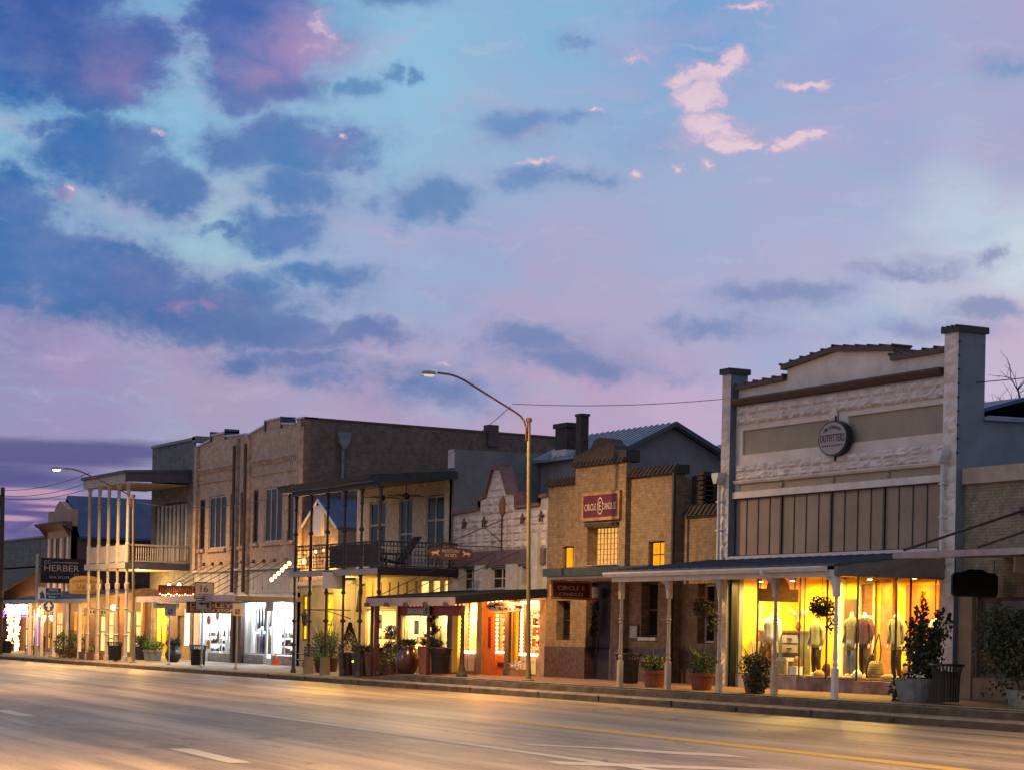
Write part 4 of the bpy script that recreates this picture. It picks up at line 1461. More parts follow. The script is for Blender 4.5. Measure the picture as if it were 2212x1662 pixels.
for i in range(5):
    mb = MB()
    mb.ball((-39.6 + i * .38, 35.4, 1.42 + .05 * (i % 2)), .05, n=6, m=5)
    tag(mb.build('candle_lamp', M['lampglow'], None, loc=(-39.6 + i * .38, 35.4, 1.42)), 'small amber lamp glowing inside the dark right hand shop', 'lamp', 'amber lamps in the dark shop')
    tag
mb = MB()
mb.box(-40.0, -37.6, 35.2, 35.6, .9, 1.36)
tag(mb.build('display_counter', M['wood'], None, loc=(-38.8, 35.4, .9)), 'low wooden counter inside the dark right hand shop', 'counter')
mb = MB()
mb.prism([(30.95, 3.70), (34.0, 3.82), (34.0, 3.9), (30.95, 3.80)], 'x', -39.6, -26)
for i in range(34):
    mb.tube((-39.5 + i * .4, 30.96, 3.81), (-39.5 + i * .4, 34, 3.91), .015, n=5)
mb.build('canopy', M['metalroof'], B)
mb = MB()
mb.box(-39.62, -26, 30.90, 30.95, 3.69, 3.83)
mb.build('canopy_edge', pmat('canopy_edge', (.30, .25, .25), .6, .2, 3), B)
for x in (-38.75, -36.2, -33.6):
    mb = MB()
    mb.tube((x - .05, 33.98, 4.88), (x - .6, 31.0, 3.88), .03, n=8)
    mb.box(x - .13, x + .03, 33.97, 34.06, 4.78, 4.98)
    mb.build('hanger_rod', M['darkbar'], B)
t = hang_board('oval_sign', 'black shaped sign board hanging beneath the flat canopy at the right', -39.5, 32.55, 33.9, 2.90, 3.42, M['black'], None, .06,
               shape=[(32.62, 2.88), (33.83, 2.88), (33.9, 2.95), (33.9, 3.36), (33.83, 3.43), (33.6, 3.45), (33.4, 3.52), (33.05, 3.52), (32.85, 3.45), (32.62, 3.43), (32.55, 3.36), (32.55, 2.95)], ztop=3.75)
hang_board('panel_sign', 'small grey white board hanging at the right edge under the flat canopy', -37.0, 32.22, 33.0, 3.38, 3.72, M['signwhite'], None, .04)
# bare tree and its twigs behind the roofs


# ================================================================== white rock-faced shop with the pointed gable
rw = random.Random(21)
B = thing('gabled_shop_building', 'small white rock faced shop with a pointed stepped gable, iron stars and an orange door', 'building', (-65, 34, .42))
mb = MB()
mb.facade(-68.28, -61.45, 2.96, 5.72, 34.0, [(-67.49, -66.36, 3.31, 4.1), (-65.38, -64.06, 3.32, 4.06), (-63.14, -62.24, 3.45, 4.05)], .25)
mb.prism([(-68.28, 5.72), (-61.45, 5.72), (-61.45, 6.28), (-61.94, 6.26), (-61.94, 6.0), (-63.64, 5.96), (-63.66, 6.47), (-64.26, 6.5), (-64.72, 7.36), (-65.28, 7.36), (-65.8, 6.44), (-66.23, 6.33), (-66.23, 6.03), (-68.28, 5.93)], 'y', 34.0, 34.3)
mb.shell(-68.26, -61.47, 34.3, 42, .4, 5.5)
mb.build('wall', M['whitedull'], B)
for (x0, x1, z0, z1) in [(-68.25, -61.48, 4.66, 5.86), (-66.2, -63.7, 5.88, 6.40)]:
    mb = MB()
    mb.rock(x0, x1, z0, z1, 33.99, .55, max(2, round((z1 - z0) / .22)), .05, rw)
    mb.build('rock_face', M['pinkrock'], B)
mb = MB()
vs0 = len(mb.v)
mb.rock(-65.72, -64.3, 6.40, 7.3, 33.99, .4, 4, .04, rw)
mb.v = [(-65.0 + (x + 65.0) * (1 - .78 * max(0, (z - 6.40) / .9)), y, z) for (x, y, z) in mb.v]
mb.build('rock_face', M['pinkrock'], B)
cp = [(-68.30, 5.93), (-66.25, 6.03), (-66.25, 6.33), (-65.82, 6.44), (-65.30, 7.36), (-64.70, 7.36), (-64.24, 6.5), (-63.64, 6.47), (-63.62, 5.98), (-61.96, 6.0), (-61.96, 6.26), (-61.43, 6.28)]
mb = MB()
up = [(x, z + .10) for x, z in cp]
mb.prism(cp + up[::-1], 'y', 33.90, 34.4)
mb.build('coping', pmat('pink_brown_coping', (.17, .09, .08), .7, .25, 4), B)
mb = MB()
mb.box(-65.3, -64.7, 33.88, 34.3, 7.46, 7.52)
mb.build('finial', MATS['pink_brown_coping'], B)
mb = MB()
mb.box(-68.25, -61.5, 33.90, 34.0, 4.12, 4.62)
mb.build('fascia_board', pmat('violet_brown_board', (.13, .085, .085), .7, .2, 2, stain=.3), B)
for x0, x1, zt in [(-68.25, -67.9, 4.1), (-66.33, -65.62, 4.14), (-64.04, -63.3, 4.14)]:
    mb = MB()
    mb.box(x0, x1, 33.86, 34.0, 2.96, zt)
    mb.build('stone_pier', M['whitedull'], B)
mb = MB()
mb.box(-62.2, -61.75, 33.80, 34.0, 3.2, 5.12)
mb.build('stone_pier', M['whitedull'], B)
for (x0, x1, z0, z1) in [(-67.47, -66.38, 3.33, 4.08), (-65.36, -64.08, 3.34, 4.04), (-63.12, -62.26, 3.47, 4.03)]:
    window(B, x0, x1, z0, z1, 34.1, M['darkglass'], M['whitedull'], 2, 2, .04, 'upper_window', depth=.04)
# iron stars
for i, (x, z) in enumerate([(-67.26, 5.6), (-65.78, 5.6), (-63.02, 5.6), (-61.75, 5.64)]):
    mb = MB()
    pts = []
    for k in range(10):
        r = .20 if k % 2 == 0 else .08
        pts.append((x + r * .95 * sin(pi * k / 5), z + r * cos(pi * k / 5)))
    mb.prism(pts, 'y', 33.88, 33.93)
    mb.add([(p[0], 33.88, p[1]) for p in pts] + [(x, 33.83, z)], [(k, (k + 1) % 10, 10) for k in range(10)])
    tag(mb.build('wall_star', M['brown'], None, loc=(x, 33.9, z)), ['rusty iron star at the left end of the white rock wall', 'rusty iron star left of the oval plaque on the rock wall', 'rusty iron star right of the oval plaque on the rock wall', 'rusty iron star at the right end of the white rock wall'][i], 'wall star', 'iron stars on the white shop')
# oval plaque with the iron bracket that carries the sign
t = thing('sign_bracket', 'scrolled iron sign bracket with an oval plaque on the white gable wall', 'bracket', (-64.45, 33.9, 5.5))
mb = MB()
mb.loft([(-64.45, 33.93, 5.72, .03, .03), (-64.45, 33.9, 5.85, .13, .06), (-64.45, 33.88, 6.1, .19, .08), (-64.45, 33.9, 6.32, .15, .06), (-64.45, 33.93, 6.42, .04, .03)], 14)
mb.build('plaque', M['rust'], t, True)
mb = MB()
mb.tube((-64.45, 33.9, 5.75), (-64.45, 33.9, 4.55), .03)
mb.build('stem', M['iron'], t)
mb = MB()
mb.path([(-64.45, 33.9, 5.62), (-64.45, 33.0, 5.25), (-64.45, 32.0, 4.84), (-64.45, 31.3, 4.72)], .018, 6)
mb.path([(-64.45, 33.9, 4.72), (-64.45, 31.2, 4.70)], .02, 6)
mb.path([(-64.45, 33.88, 4.9), (-64.45, 33.3, 5.33)], .014, 6)
for (y, z, r) in [(32.9, 5.32, .10), (33.3, 5.5, .08), (31.7, 4.86, .10), (31.3, 4.85, .07), (33.6, 4.85, .09)]:
    mb.path([(-64.45, y + r * (1 - k / 22) * cos(k * .6), z + r * (1 - k / 22) * sin(k * .6)) for k in range(18)], .010, 5)
mb.build('scroll', M['iron'], t)
pl = lambda y0, y1, z0, z1: [(y0, (z0 + z1) / 2 - .03), (y0 + .12, z0 + .05), (y0 + .45, z0 + .03), ((y0 + y1) / 2, z0), (y1 - .45, z0 + .03), (y1 - .12, z0 + .05), (y1, (z0 + z1) / 2 - .03), (y1, (z0 + z1) / 2 + .03), (y1 - .12, z1 - .05), (y1 - .45, z1 - .03), ((y0 + y1) / 2, z1), (y0 + .45, z1 - .03), (y0 + .12, z1 - .05), (y0, (z0 + z1) / 2 + .03)]


def rob_sign(name, label, X, y0, y1, z0, z1, board, let, ztop):
    t = hang_board(name, label, X, y0, y1, z0, z1, board, None, .05, shape=pl(y0, y1, z0, z1), ztop=ztop)
    ym, h = (y0 + y1) / 2, z1 - z0
    text("RUSTLIN'", let, t, (X + .004, ym, z0 + h * .68), .62, h * .26)
    text("ROB'S", let, t, (X + .004, ym, z0 + h * .34), .42, h * .26)
    for sg in (-1, 1):     # little running horse either side
        yc = ym + sg * (y1 - y0) * .34
        mb = MB()
        q = [(-.17, .02), (-.10, .05), (.03, .04), (.09, .10), (.15, .09), (.14, .05), (.09, .03), (.10, -.04), (.15, -.09), (.12, -.10), (.05, -.04), (-.06, -.03), (-.11, -.09), (-.15, -.10), (-.11, -.02), (-.20, -.02)]
        mb.prism([(yc - sg * a * .9, z0 + h * .5 + c * .9) for a, c in q], 'x', X + .002, X + .008)
        mb.build('horse_mark', let, t)
    return t


rob_sign('shop_sign', 'dark brown shaped sign with pale letters hanging from the scrolled iron bracket', -64.45, 31.2, 32.85, 4.24, 4.66, M['cloth_brown'], M['letter'], 4.7)
rob_sign('shop_sign', 'pale shaped sign with dark letters hanging above the orange shop door', -61.9, 32.08, 33.40, 2.51, 2.88, M['signwhite'], M['darkletter'], 3.0)

# ground floor
mb = MB()
mb.facade(-68.28, -61.45, .38, 2.95, 34.0, [(-67.52, -66.33, 1.1, 2.95, .3), (-65.95, -64.05, .38, 2.95, .45), (-63.15, -61.88, 1.1, 2.95, .3)], .3)
mb.build('lower_wall', pmat('buff_stone', (.34, .25, .16), .85, .25, 3, .4, 8, stain=.25), B)
mb = MB()
mb.facade(-65.95, -64.03, .40, 2.95, 34.1, [(-65.08, -64.12, .45, 2.52, .06)], .06)
mb.build('door_surround', M['orange'], B)
mb = MB()
mb.facade(-65.08, -64.12, .44, 2.52, 34.16, [(-64.98, -64.22, 1.16, 2.44, .05)], .05)
d = mb.build('door', M['orange'], B)
mb = MB()
mb.box(-65.0, -64.2, 34.13, 34.155, .72, .86)
mb.build('kick_panel', M['maroon'], d)
mb = MB()
mb.box(-65.6, -65.45, 34.06, 34.095, 1.35, 2.4)
mb.build('painted_panel', M['redpaint'], B)
mb = MB()
mb.add([(-65.0, 34.2, 1.15), (-64.2, 34.2, 1.15), (-64.2, 34.2, 2.45), (-65.0, 34.2, 2.45)], [(0, 1, 2, 3)])
mb.build('door_pane', M['glass'], d)
framed(B, -67.5, -66.35, 1.12, 2.5, 34.1, M['creamwall'])
framed(B, -63.13, -61.9, 1.12, 2.93, 34.1, M['orange'])
mb = MB()
mb.box(-68.0, -67.55, 33.9, 34.0, .45, 2.5)
mb.build('lit_pilaster', M['yellowwall'], B)
mb = MB()
mb.box(-64.02, -63.72, 33.86, 34.0, .45, 2.9)
mb.build('stone_pier', MATS['buff_stone'], B)
for x in (-63.62, -63.42):
    mb = MB()
    mb.box(x, x + .12, 33.9, 34.0, .7, 2.9)
    mb.build('lit_pilaster', M['yellowwall'], B)
for x0, x1 in ((-67.5, -66.95), (-66.9, -66.4), (-63.1, -62.0)):
    mb = MB()
    mb.facade(x0, x1, .52, 1.06, 33.97, [(x0 + .06, x1 - .06, .72, .94, .02, 1)], .03)
    mb.build('stall_riser', M['creamwall'], B)
mb = MB()
mb.box(-67.5, -61.9, 35.3, 35.4, .5, 3.0)
mb.box(-67.5, -61.9, 34.32, 35.3, 2.94, 3.0)
mb.box(-67.5, -61.9, 34.4, 35.3, .42, .5)
for x in (-67.52, -65.9, -63.2):
    mb.box(x, x + .06, 34.32, 35.3, .5, 2.94)
mb.build('shop_interior', M['creamwall'], B)
mb = MB()
mb.box(-67.45, -66.0, 34.36, 35.29, .5, 1.12)
mb.box(-63.1, -61.95, 34.36, 35.29, .5, 1.12)
mb.build('window_bed', M['floor'], B)
for x, p, c in ((-66.9, 330, (1, .74, .32)), (-64.6, 230, (1, .5, .2)), (-62.5, 330, (1, .6, .24))):
    lamp('shop_light', 'AREA', (x, 34.7, 2.9), p * .36, c, .5)
lamp('door_light', 'POINT', (-64.6, 33.3, 2.85), 190, (1, .38, .08), .1)
lamp('sign_fill_light', 'POINT', (-61.75, 33.0, 2.85), 35, (1, .36, .10), .12)  # added with no fixture, to brighten the face of the pale hanging sign
# shelves with wares behind the door and windows
rs = random.Random(8)


def shelf(name, label, x0, x1, y0, y1, zs, mats, parent_mat, rng, per=6, group='shelves of wares in the shop windows'):
    t = thing(name, label, 'shelves', ((x0 + x1) / 2, y0, zs[0]), group)
    for z in zs:
        mb = MB()
        mb.box(x0, x1, y0, y1, z - .02, z)
        mb.build('shelf', parent_mat, t)
        k = per
        for i in range(k):
            w = (x1 - x0) / k
            xa = x0 + w * (i + .5) + rng.uniform(-.1, .1) * w
            h = rng.uniform(.1, .3)
            r = w * rng.uniform(.24, .44)
            mb = MB()
            ty = rng.randrange(3)
            if ty == 0:
                mb.lathe([(r, 0), (r, h * .6), (r * .5, h * .8), (r * .5, h)], (xa, (y0 + y1) / 2, z), 8)
            elif ty == 1:
                mb.box(xa - r, xa + r, y0 + .03, y1 - .03, z, z + h)
            else:
                mb.ball((xa, (y0 + y1) / 2, z + h * .5), r, r * .7, h * .5, 8, 6)
            mb.build('ware', rng.choice(mats), t)
    return t


wares = [M['cloth_white'], M['cloth_khaki'], M['redpaint'], M['orange'], M['cloth_sage'], M['cloth_brown'], M['creamwall'], M['wood']]
shelf('display_shelves', 'shelves of red and cream wares seen through the orange door', -65.2, -64.15, 34.35, 34.5, [1.2, 1.5, 1.8, 2.1, 2.4], wares, M['wood'], rs)
shelf('display_shelves', 'shelves of red and white wares in the window right of the orange door', -63.1, -61.95, 34.36, 34.5, [1.14, 1.45, 1.8, 2.15, 2.5], wares, M['wood'], rs)
t = thing('white_figure', 'large white winged figure filling the lit window left of the orange door', 'figure', (-66.8, 34.7, 1.12))
mb = MB()
mb.loft([(-66.75, 34.7, 1.12, .25, .12), (-66.75, 34.7, 1.5, .2, .12), (-66.7, 34.7, 1.85, .26, .13), (-66.6, 34.7, 2.1, .16, .1), (-66.58, 34.7, 2.2, .09, .08), (-66.58, 34.7, 2.3, .11, .1), (-66.58, 34.7, 2.4, .06, .06)], 14)
for sg in (-1, 1):
    mb.path([(-66.72, 34.72, 1.9), (-66.72 + sg * .28, 34.72, 2.02), (-66.72 + sg * .36, 34.72, 1.7)], [.09, .10, .03], 8)
mb.build('figure', M['cloth_white'], t, True)

# canopy on posts
mb = MB()
mb.prism([(30.72, 2.90), (34.0, 3.20), (34.0, 3.28), (30.72, 2.98)], 'x', -68.2, -61.40)
k = 30
for i in range(k):
    x = -68.1 + 6.65 * i / (k - 1)
    mb.tube((x, 30.66, 2.985), (x, 33.98, 3.285), .022, n=5)
mb.build('canopy', M['black'], B)
mb = MB()
mb.box(-68.15, -61.45, 30.64, 30.72, 2.68, 2.95)
mb.build('canopy_fascia', pmat('mauve_board', (.30, .235, .225), .6, .15, 2, stain=.15), B)
mb = MB()
mb.prism([(30.72, 2.74), (34.0, 3.02), (34.0, 3.20), (30.72, 2.90)], 'x', -61.46, -61.38)
mb.build('canopy_side', M['black'], B)
for x in (-68.0, -66.4, -64.9, -63.4, -61.9):
    mb = MB()
    mb.prism([(x - .16, 2.66), (x + .16, 2.66), (x + .16, 2.72), (x + .08, 2.80), (x - .1, 2.80), (x - .16, 2.72)], 'y', 30.58, 30.70)
    mb.build('bracket_end', M['brown'], B)
for x in (-68.15, -67.85, -65.98, -63.72):
    mb = MB()
    mb.box(x - .045, x + .045, 30.855, 30.945, pz(x, 30.9), 2.72)
    mb.build('canopy_post', M['postred'], B)
mb = MB()
mb.lathe([(.19, .44), (.18, .50), (.12, .62), (.085, .8), (.07, 1.2), (.06, 2.7)], (-61.35, 30.95, 0), 14)
mb.build('canopy_post', M['tile'], B)
mb = MB()
mb.box(-65.9, -61.5, 30.92, 30.96, 2.36, 2.68)
mb.build('valance', M['redpaint'], B)
for i, (x, y) in enumerate([(-67.4, 2.3), (-65.6, 2.3), (-63.8, 2.3)]):
    mb = MB()
    mb.path([(x, 30.75, 3.02), (x + .3, 32.2, 3.75), (x + .6, 33.9, 4.55)], .014, 5)
    mb.build('stay_rod', M['iron'], B)
t = thing('shop_sign', 'grey narrow sign with pale letters on the red valance under the mauve canopy', 'sign', (-64.6, 30.88, 2.4))
mb = MB()
mb.box(-65.25, -63.95, 30.86, 30.91, 2.40, 2.62)
mb.build('board', M['zinc'], t)
text('KING PLACE', M['letter'], t, (-64.6, 30.855, 2.51), 1.1, .15, 'y')
t = thing('square_sign', 'small grey square sign with a dark figure beside the red post', 'sign', (-63.72, 30.84, 2.4))
mb = MB()
mb.box(-63.88, -63.5, 30.80, 30.83, 2.34, 2.68)
mb.build('board', M['zinc'], t)
mb = MB()
mb.prism([(-63.74, 2.40), (-63.66, 2.40), (-63.64, 2.52), (-63.6, 2.6), (-63.7, 2.64), (-63.78, 2.56)], 'y', 30.793, 30.80)
mb.build('mark', M['darkletter'], t)


def bulbs(name, label, pts, mat, r=.035, cable=True, group=None, cat='string lights', cmat=None):
    t = thing(name, label, cat, pts[0], group)
    if cable:
        mb = MB()
        mb.path(pts, .007, 5)
        mb.build('cable', cmat or M['black'], t)
    me = None
    for p in pts:
        if me is None:
            mb = MB()
            mb.ball((p[0], p[1], p[2]), r, n=8, m=6)
            first = mb.build('bulb', mat, t, True)
            me = first
        else:
            c = me.copy()
            COL.objects.link(c)
            c.parent = t
            c.location = Vector(p) - Vector(pts[0])
    return t


def lerp(a, c, n):
    return [tuple(a[k] + (c[k] - a[k]) * i / (n - 1) for k in range(3)) for i in range(n)]


G_ = 'lit strings of bulbs round the orange door shop'
bulbs('string_light', 'white hot bulbs down the left side of the glazed orange door', lerp((-64.98, 34.08, 2.44), (-64.98, 34.08, 1.2), 10), M['bulb_redhot'], .045, group=G_)
bulbs('string_light', 'white hot bulbs along the bottom of the orange door glass', lerp((-64.88, 34.08, 1.2), (-64.4, 34.08, 1.2), 4), M['bulb_redhot'], .045, group=G_)
bulbs('string_light', 'red glowing bulbs over the orange door', lerp((-64.9, 33.7, 2.84), (-64.0, 33.7, 2.9), 4), M['bulb_redhot'], .045, group=G_)
bulbs('string_light', 'red glowing bulbs across the top of the window right of the orange door', lerp((-63.05, 33.95, 2.86), (-61.95, 33.95, 2.88), 8), M['bulb_redhot'], .05, group=G_)
bulbs('string_light', 'red glowing bulbs along the sill of the window right of the orange door', lerp((-63.05, 33.95, 1.16), (-61.95, 33.95, 1.16), 8), M['bulb_redhot'], .05, group=G_)
bulbs('string_light', 'red glowing bulbs down the right edge of the window by the street lamp', lerp((-61.93, 33.95, 2.8), (-61.93, 33.95, 1.2), 12), M['bulb_red'], .035, group=G_)
bulbs('string_light', 'hot white bulbs down the left edge of the window behind the street lamp', lerp((-62.98, 33.95, 2.75), (-62.98, 33.95, 1.2), 14), M['bulb_warm'], .05, group=G_)
bulbs('string_light', 'warm bulbs down the left edge of the white figure window', lerp((-67.42, 33.97, 2.45), (-67.42, 33.97, 1.2), 10), M['bulb_warm'], .045, group=G_)
bulbs('string_light', 'red glowing bulbs along the sill below the white figure', lerp((-67.4, 33.97, 1.17), (-66.42, 33.97, 1.17), 9), M['bulb_redhot'], .045, group=G_)
bulbs('string_light', 'red bulbs strung behind the top of the red valance', lerp((-65.8, 31.1, 2.70), (-61.6, 31.1, 2.72), 16), M['bulb_red'], .022, group=G_)
# floor planters by the door
t = thing('window_box', 'low wooden box of pale flowers at the foot of the window by the street lamp', 'planter', (-62.9, 33.7, .43))
mb = MB()
mb.box(-63.4, -62.3, 33.5, 33.85, .45, .66)
mb.build('box', M['oldwood'], t)
mb = MB()
mb.leaves((-62.85, 33.68, .78), (.5, .16, .14), 160, .07, rs, 0)
mb.build('flowers', M['flowerw'], t)

# ================================================================== two storey balcony building
B = thing('balcony_building', 'two storey cream brick building with a dark iron balcony on slender columns', 'building', (-72.5, 34, .4))
mb = MB()
mb.facade(-76.6, -68.45, 3.9, 7.35, 34.0, [(-75.42, -73.96, 4.1, 6.72, .15), (-72.78, -71.62, 4.1, 6.74, .15), (-70.5, -69.02, 4.1, 6.74, .15)], .15)
mb.shell(-76.6, -68.46, 34.2, 46, .4, 7.5)
mb.build('wall', M['whitebrick'], B)
mb = MB()
mb.prism([(34.0, .4), (43, .4), (43, 8.35), (34.0, 8.25)], 'x', -68.62, -68.3)
mb.build('party_wall', M['greywall'], B)
mb = MB()
mb.box(-68.66, -68.28, 33.93, 34.0, 7.6, 8.25)
mb.build('party_wall_cap', M['pinkrock'], B)
for (x0, x1, c) in [(-75.4, -73.98, 2), (-72.76, -71.64, 2), (-70.48, -69.04, 2)]:
    window(B, x0, x1, 4.12, 6.7, 34.03, M['darkglass'], M['whitedull'], c, 3 if x0 != -72.76 else 2, .07, 'balcony_window', depth=.04)
# ground floor
mb = MB()
mb.facade(-76.6, -68.45, .36, 3.9, 34.0, [(-75.62, -72.88, 1.02, 2.66, .25), (-72.3, -69.8, 1.02, 2.5, .25), (-69.55, -68.5, 1.02, 2.5, .25), (-70.95, -70.15, 3.15, 3.72, .1), (-69.95, -69.25, 3.15, 3.72, .1), (-69.05, -68.5, 3.15, 3.72, .1)], .25)
mb.build('lower_wall', pmat('ochre_plaster', (.50, .38, .17), .75, .15, 1.5, .1, stain=.25), B)
for a, c, z in ((-75.6, -74.3, 2.64), (-74.3, -72.9, 2.64), (-72.28, -71.0, 2.48), (-71.0, -69.82, 2.48), (-69.53, -68.52, 2.48)):
    framed(B, a, c, 1.04, z, 34.1, M['creamwall'])
for x0, x1 in ((-70.93, -70.17), (-69.93, -69.27), (-69.03, -68.52)):
    window(B, x0, x1, 3.17, 3.7, 34.05, M['litcream'], M['creamwall'], 1, 1, .04, 'transom_window')
for i in range(7):
    mb = MB()
    mb.box(-76.3 + i * .75, -75.7 + i * .75, 33.96, 34.0, 2.9, 3.66)
    mb.build('wall_panel', MATS['ochre_plaster'], B)
mb = MB()
mb.box(-76.55, -68.5, 35.7, 35.8, .4, 3.0)
mb.box(-76.55, -68.5, 34.3, 35.7, 2.92, 3.0)
mb.box(-76.55, -68.5, 34.3, 35.7, .42, .5)
for x in (-76.5, -72.75, -69.75):
    mb.box(x, x + .06, 34.3, 35.7, .5, 2.92)
mb.build('shop_interior', M['creamwall'], B)
for x in (-75.2, -73.6, -71.6, -70.4, -69.0):
    lamp('shop_light', 'AREA', (x, 34.8, 2.88), 150, (1, .76, .36), .6)
    mb = MB()
    mb.lathe([(.12, 2.86), (.14, 2.9)], (x, 34.8, 0), 10)
    mb.build('ceiling_lamp', M['lampglow'], B)
shelf('display_shelves', 'shelves of brown and pale goods in the lit window behind the round topiary', -75.5, -73.6, 34.35, 34.55, [1.1, 1.55], wares, M['wood'], rs, 7)
shelf('display_shelves', 'shelves of small goods in the lit window behind the spiral topiary', -72.2, -70.0, 34.35, 34.55, [1.06, 1.42], wares, M['creamwall'], rs, 8)
shelf('display_shelves', 'shelves of wares in the lit window left of the rock faced shop', -69.5, -68.55, 34.35, 34.55, [1.1, 1.45, 1.8, 2.1], wares, M['wood'], rs, 6)
mannequin(-73.3, 34.5, .6, 1.5, 'dark figure beside brown goods in the window behind the round topiary', M['cloth_khaki'], M['wood'], .55)
for i, (x, z, c, lb) in enumerate([(-75.1, 2.2, 'oldwood', 'gold framed picture hanging in the window behind the round topiary'), (-71.9, 2.0, 'zinc', 'grey framed notice hanging in the window left of the spiral topiary'), (-70.4, 2.15, 'wood', 'dark framed picture hanging in the window right of the spiral topiary'), (-69.2, 1.9, 'cloth_khaki', 'tan wall hanging in the window left of the rock faced shop')]):
    t = thing('framed_picture', lb, 'picture', (x, 34.4, z - .25))
    mb = MB()
    mb.facade(x - .2, x + .2, z - .26, z + .26, 34.38, [(x - .16, x + .16, z - .22, z + .22)], .02)
    mb.build('frame', M[c], t)
    mb = MB()
    mb.box(x - .17, x + .17, 34.395, 34.41, z - .23, z + .23)
    mb.build('picture', M['whitedull'], t)
for i, x in enumerate((-74.3, -71.0)):
    t = thing('table_lamp', 'glowing cream shaded lamp in the window behind the %s topiary' % ('round' if i == 0 else 'spiral'), 'lamp', (x, 34.45, 1.55 if i == 0 else 1.42))
    z = 1.55 if i == 0 else 1.42
    mb = MB()
    mb.lathe([(.08, 0), (.03, .05), (.05, .2), (.02, .3)], (x, 34.45, z), 10)
    mb.build('base', M['wood'], t)
    mb = MB()
    mb.lathe([(.16, .28), (.09, .5)], (x, 34.45, z), 12)
    mb.build('lamp_shade', M['litwhite'], t)
t = thing('screen_panel', 'small blue screen glowing in the window behind the spiral topiary', 'screen', (-71.2, 34.8, 1.8))
mb = MB()
mb.box(-71.35, -71.05, 34.8, 34.84, 1.76, 1.96)
mb.build('case', M['black'], t)
mb = MB()
mb.box(-71.33, -71.07, 34.79, 34.799, 1.78, 1.94)
mb.build('display', emit('screen_blue', (.2, .5, 1), 2), t)
# balcony
mb = MB()
mb.box(-75.7, -67.85, 30.9, 34.0, 3.86, 4.0)
mb.build('balcony_floor', M['iron'], B)
mb = MB()
mb.box(-75.7, -67.8, 30.84, 30.9, 3.78, 3.98)
mb.build('balcony_fascia', pmat('pale_fascia', (.33, .28, .25), .6, .15, 3, stain=.2), B)
mb = MB()
mb.box(-67.85, -67.79, 30.9, 34.0, 3.76, 4.04)
mb.build('balcony_side', M['signdark'], B)
mb = MB()
mb.facade(-75.6, -67.9, 30.95, 33.95, 0)
mb.v = [(x, z, 3.84) for (x, y, z) in mb.v]
mb.build('balcony_soffit', MATS['ochre_plaster'], B)
mb = MB()
mb.prism([(30.75, 6.93), (30.85, 6.93), (34.0, 7.2), (34.0, 7.46), (30.75, 7.17)], 'x', -76.42, -68.0)
k = 34
for i in range(k):
    x = -76.3 + 8.2 * i / (k - 1)
    mb.tube((x, 30.72, 7.185), (x, 33.95, 7.475), .025, n=5)
mb.build('balcony_roof', M['green'], B)
mb = MB()
mb.prism([(30.66, 7.06), (30.76, 7.0), (30.76, 7.17), (30.62, 7.17)], 'x', -76.45, -68.0)
mb.build('roof_gutter', M['iron'], B)
mb = MB()
mb.box(-75.7, -68.0, 30.92, 31.06, 6.78, 6.94)
mb.build('balcony_beam', M['iron'], B)
pn = 0
for x in (-75.4, -73.95, -72.42, -70.89, -69.42, -67.88):
    h0 = pz(x, 31)
    mb = MB()
    mb.lathe([(.10, h0), (.10, h0 + .1), (.06, h0 + .2), (.05, h0 + 1.0), (.09, h0 + 1.05), (.09, h0 + 1.1), (.045, h0 + 1.15), (.045, 2.1), (.11, 2.14), (.11, 2.18), (.045, 2.24), (.04, 3.1), (.08, 3.14), (.08, 3.2), (.05, 3.26), (.06, 3.7), (.1, 3.82)], (x, 31.0, 0), 10)
    mb.build('lower_column', M['iron'], B)
    mb = MB()
    mb.lathe([(.08, 4.0), (.05, 4.1), (.045, 5.3), (.09, 5.34), (.09, 5.4), (.04, 5.46), (.04, 6.2), (.08, 6.26), (.05, 6.34), (.06, 6.7), (.12, 6.8)], (x, 31.0, 0), 10)
    mb.build('upper_column', M['iron'], B)
mb = MB()


def railing(x0, x1, y0, y1, z0, z1, parent, mat, step=.13, lattice=True):
    t = MB()
    n = max(2, int(math.hypot(x1 - x0, y1 - y0) / step))
    t.tube((x0, y0, z1), (x1, y1, z1), .03, n=6)
    t.tube((x0, y0, z0 + .08), (x1, y1, z0 + .08), .022, n=6)
    t.tube((x0, y0, z1 - .16), (x1, y1, z1 - .16), .014, n=6)
    t.tube((x0, y0, (z0 + z1) / 2), (x1, y1, (z0 + z1) / 2), .014, n=6)
    for i in range(n + 1):
        f = i / n
        x, y = x0 + (x1 - x0) * f, y0 + (y1 - y0) * f
        t.tube((x, y, z0 + .08), (x, y, z1), .012, n=5)
        if lattice and i < n:
            g = (i + .5) / n
            xm, ym = x0 + (x1 - x0) * g, y0 + (y1 - y0) * g
            for zc, r in ((z1 - .08, .055), (z0 + .28, .06), (z0 + .55, .06)):
                t.path([(xm + (x1 - x0) / max(.01, math.hypot(x1 - x0, y1 - y0)) * r * cos(2 * pi * k / 8), ym + (y1 - y0) / max(.01, math.hypot(x1 - x0, y1 - y0)) * r * cos(2 * pi * k / 8), zc + r * 1.3 * sin(2 * pi * k / 8)) for k in range(9)], .009, 4, False)
    return t.build('railing', mat, parent)


cols = (-75.4, -73.95, -72.42, -70.89, -69.42, -67.88)
for i in range(5):
    railing(cols[i], cols[i + 1], 31.0, 31.0, 4.0, 4.92, B, M['iron'])
railing(-67.88, -67.88, 31.0, 33.95, 4.0, 4.92, B, M['iron'])
# fabric screens behind the right half of the balustrade
for i in (2, 3, 4):
    mb = MB()
    mb.box(cols[i] + .08, cols[i + 1] - .08, 31.05, 31.07, 4.1, 4.86)
    mb.build('railing_screen', M['darkstucco'], B)
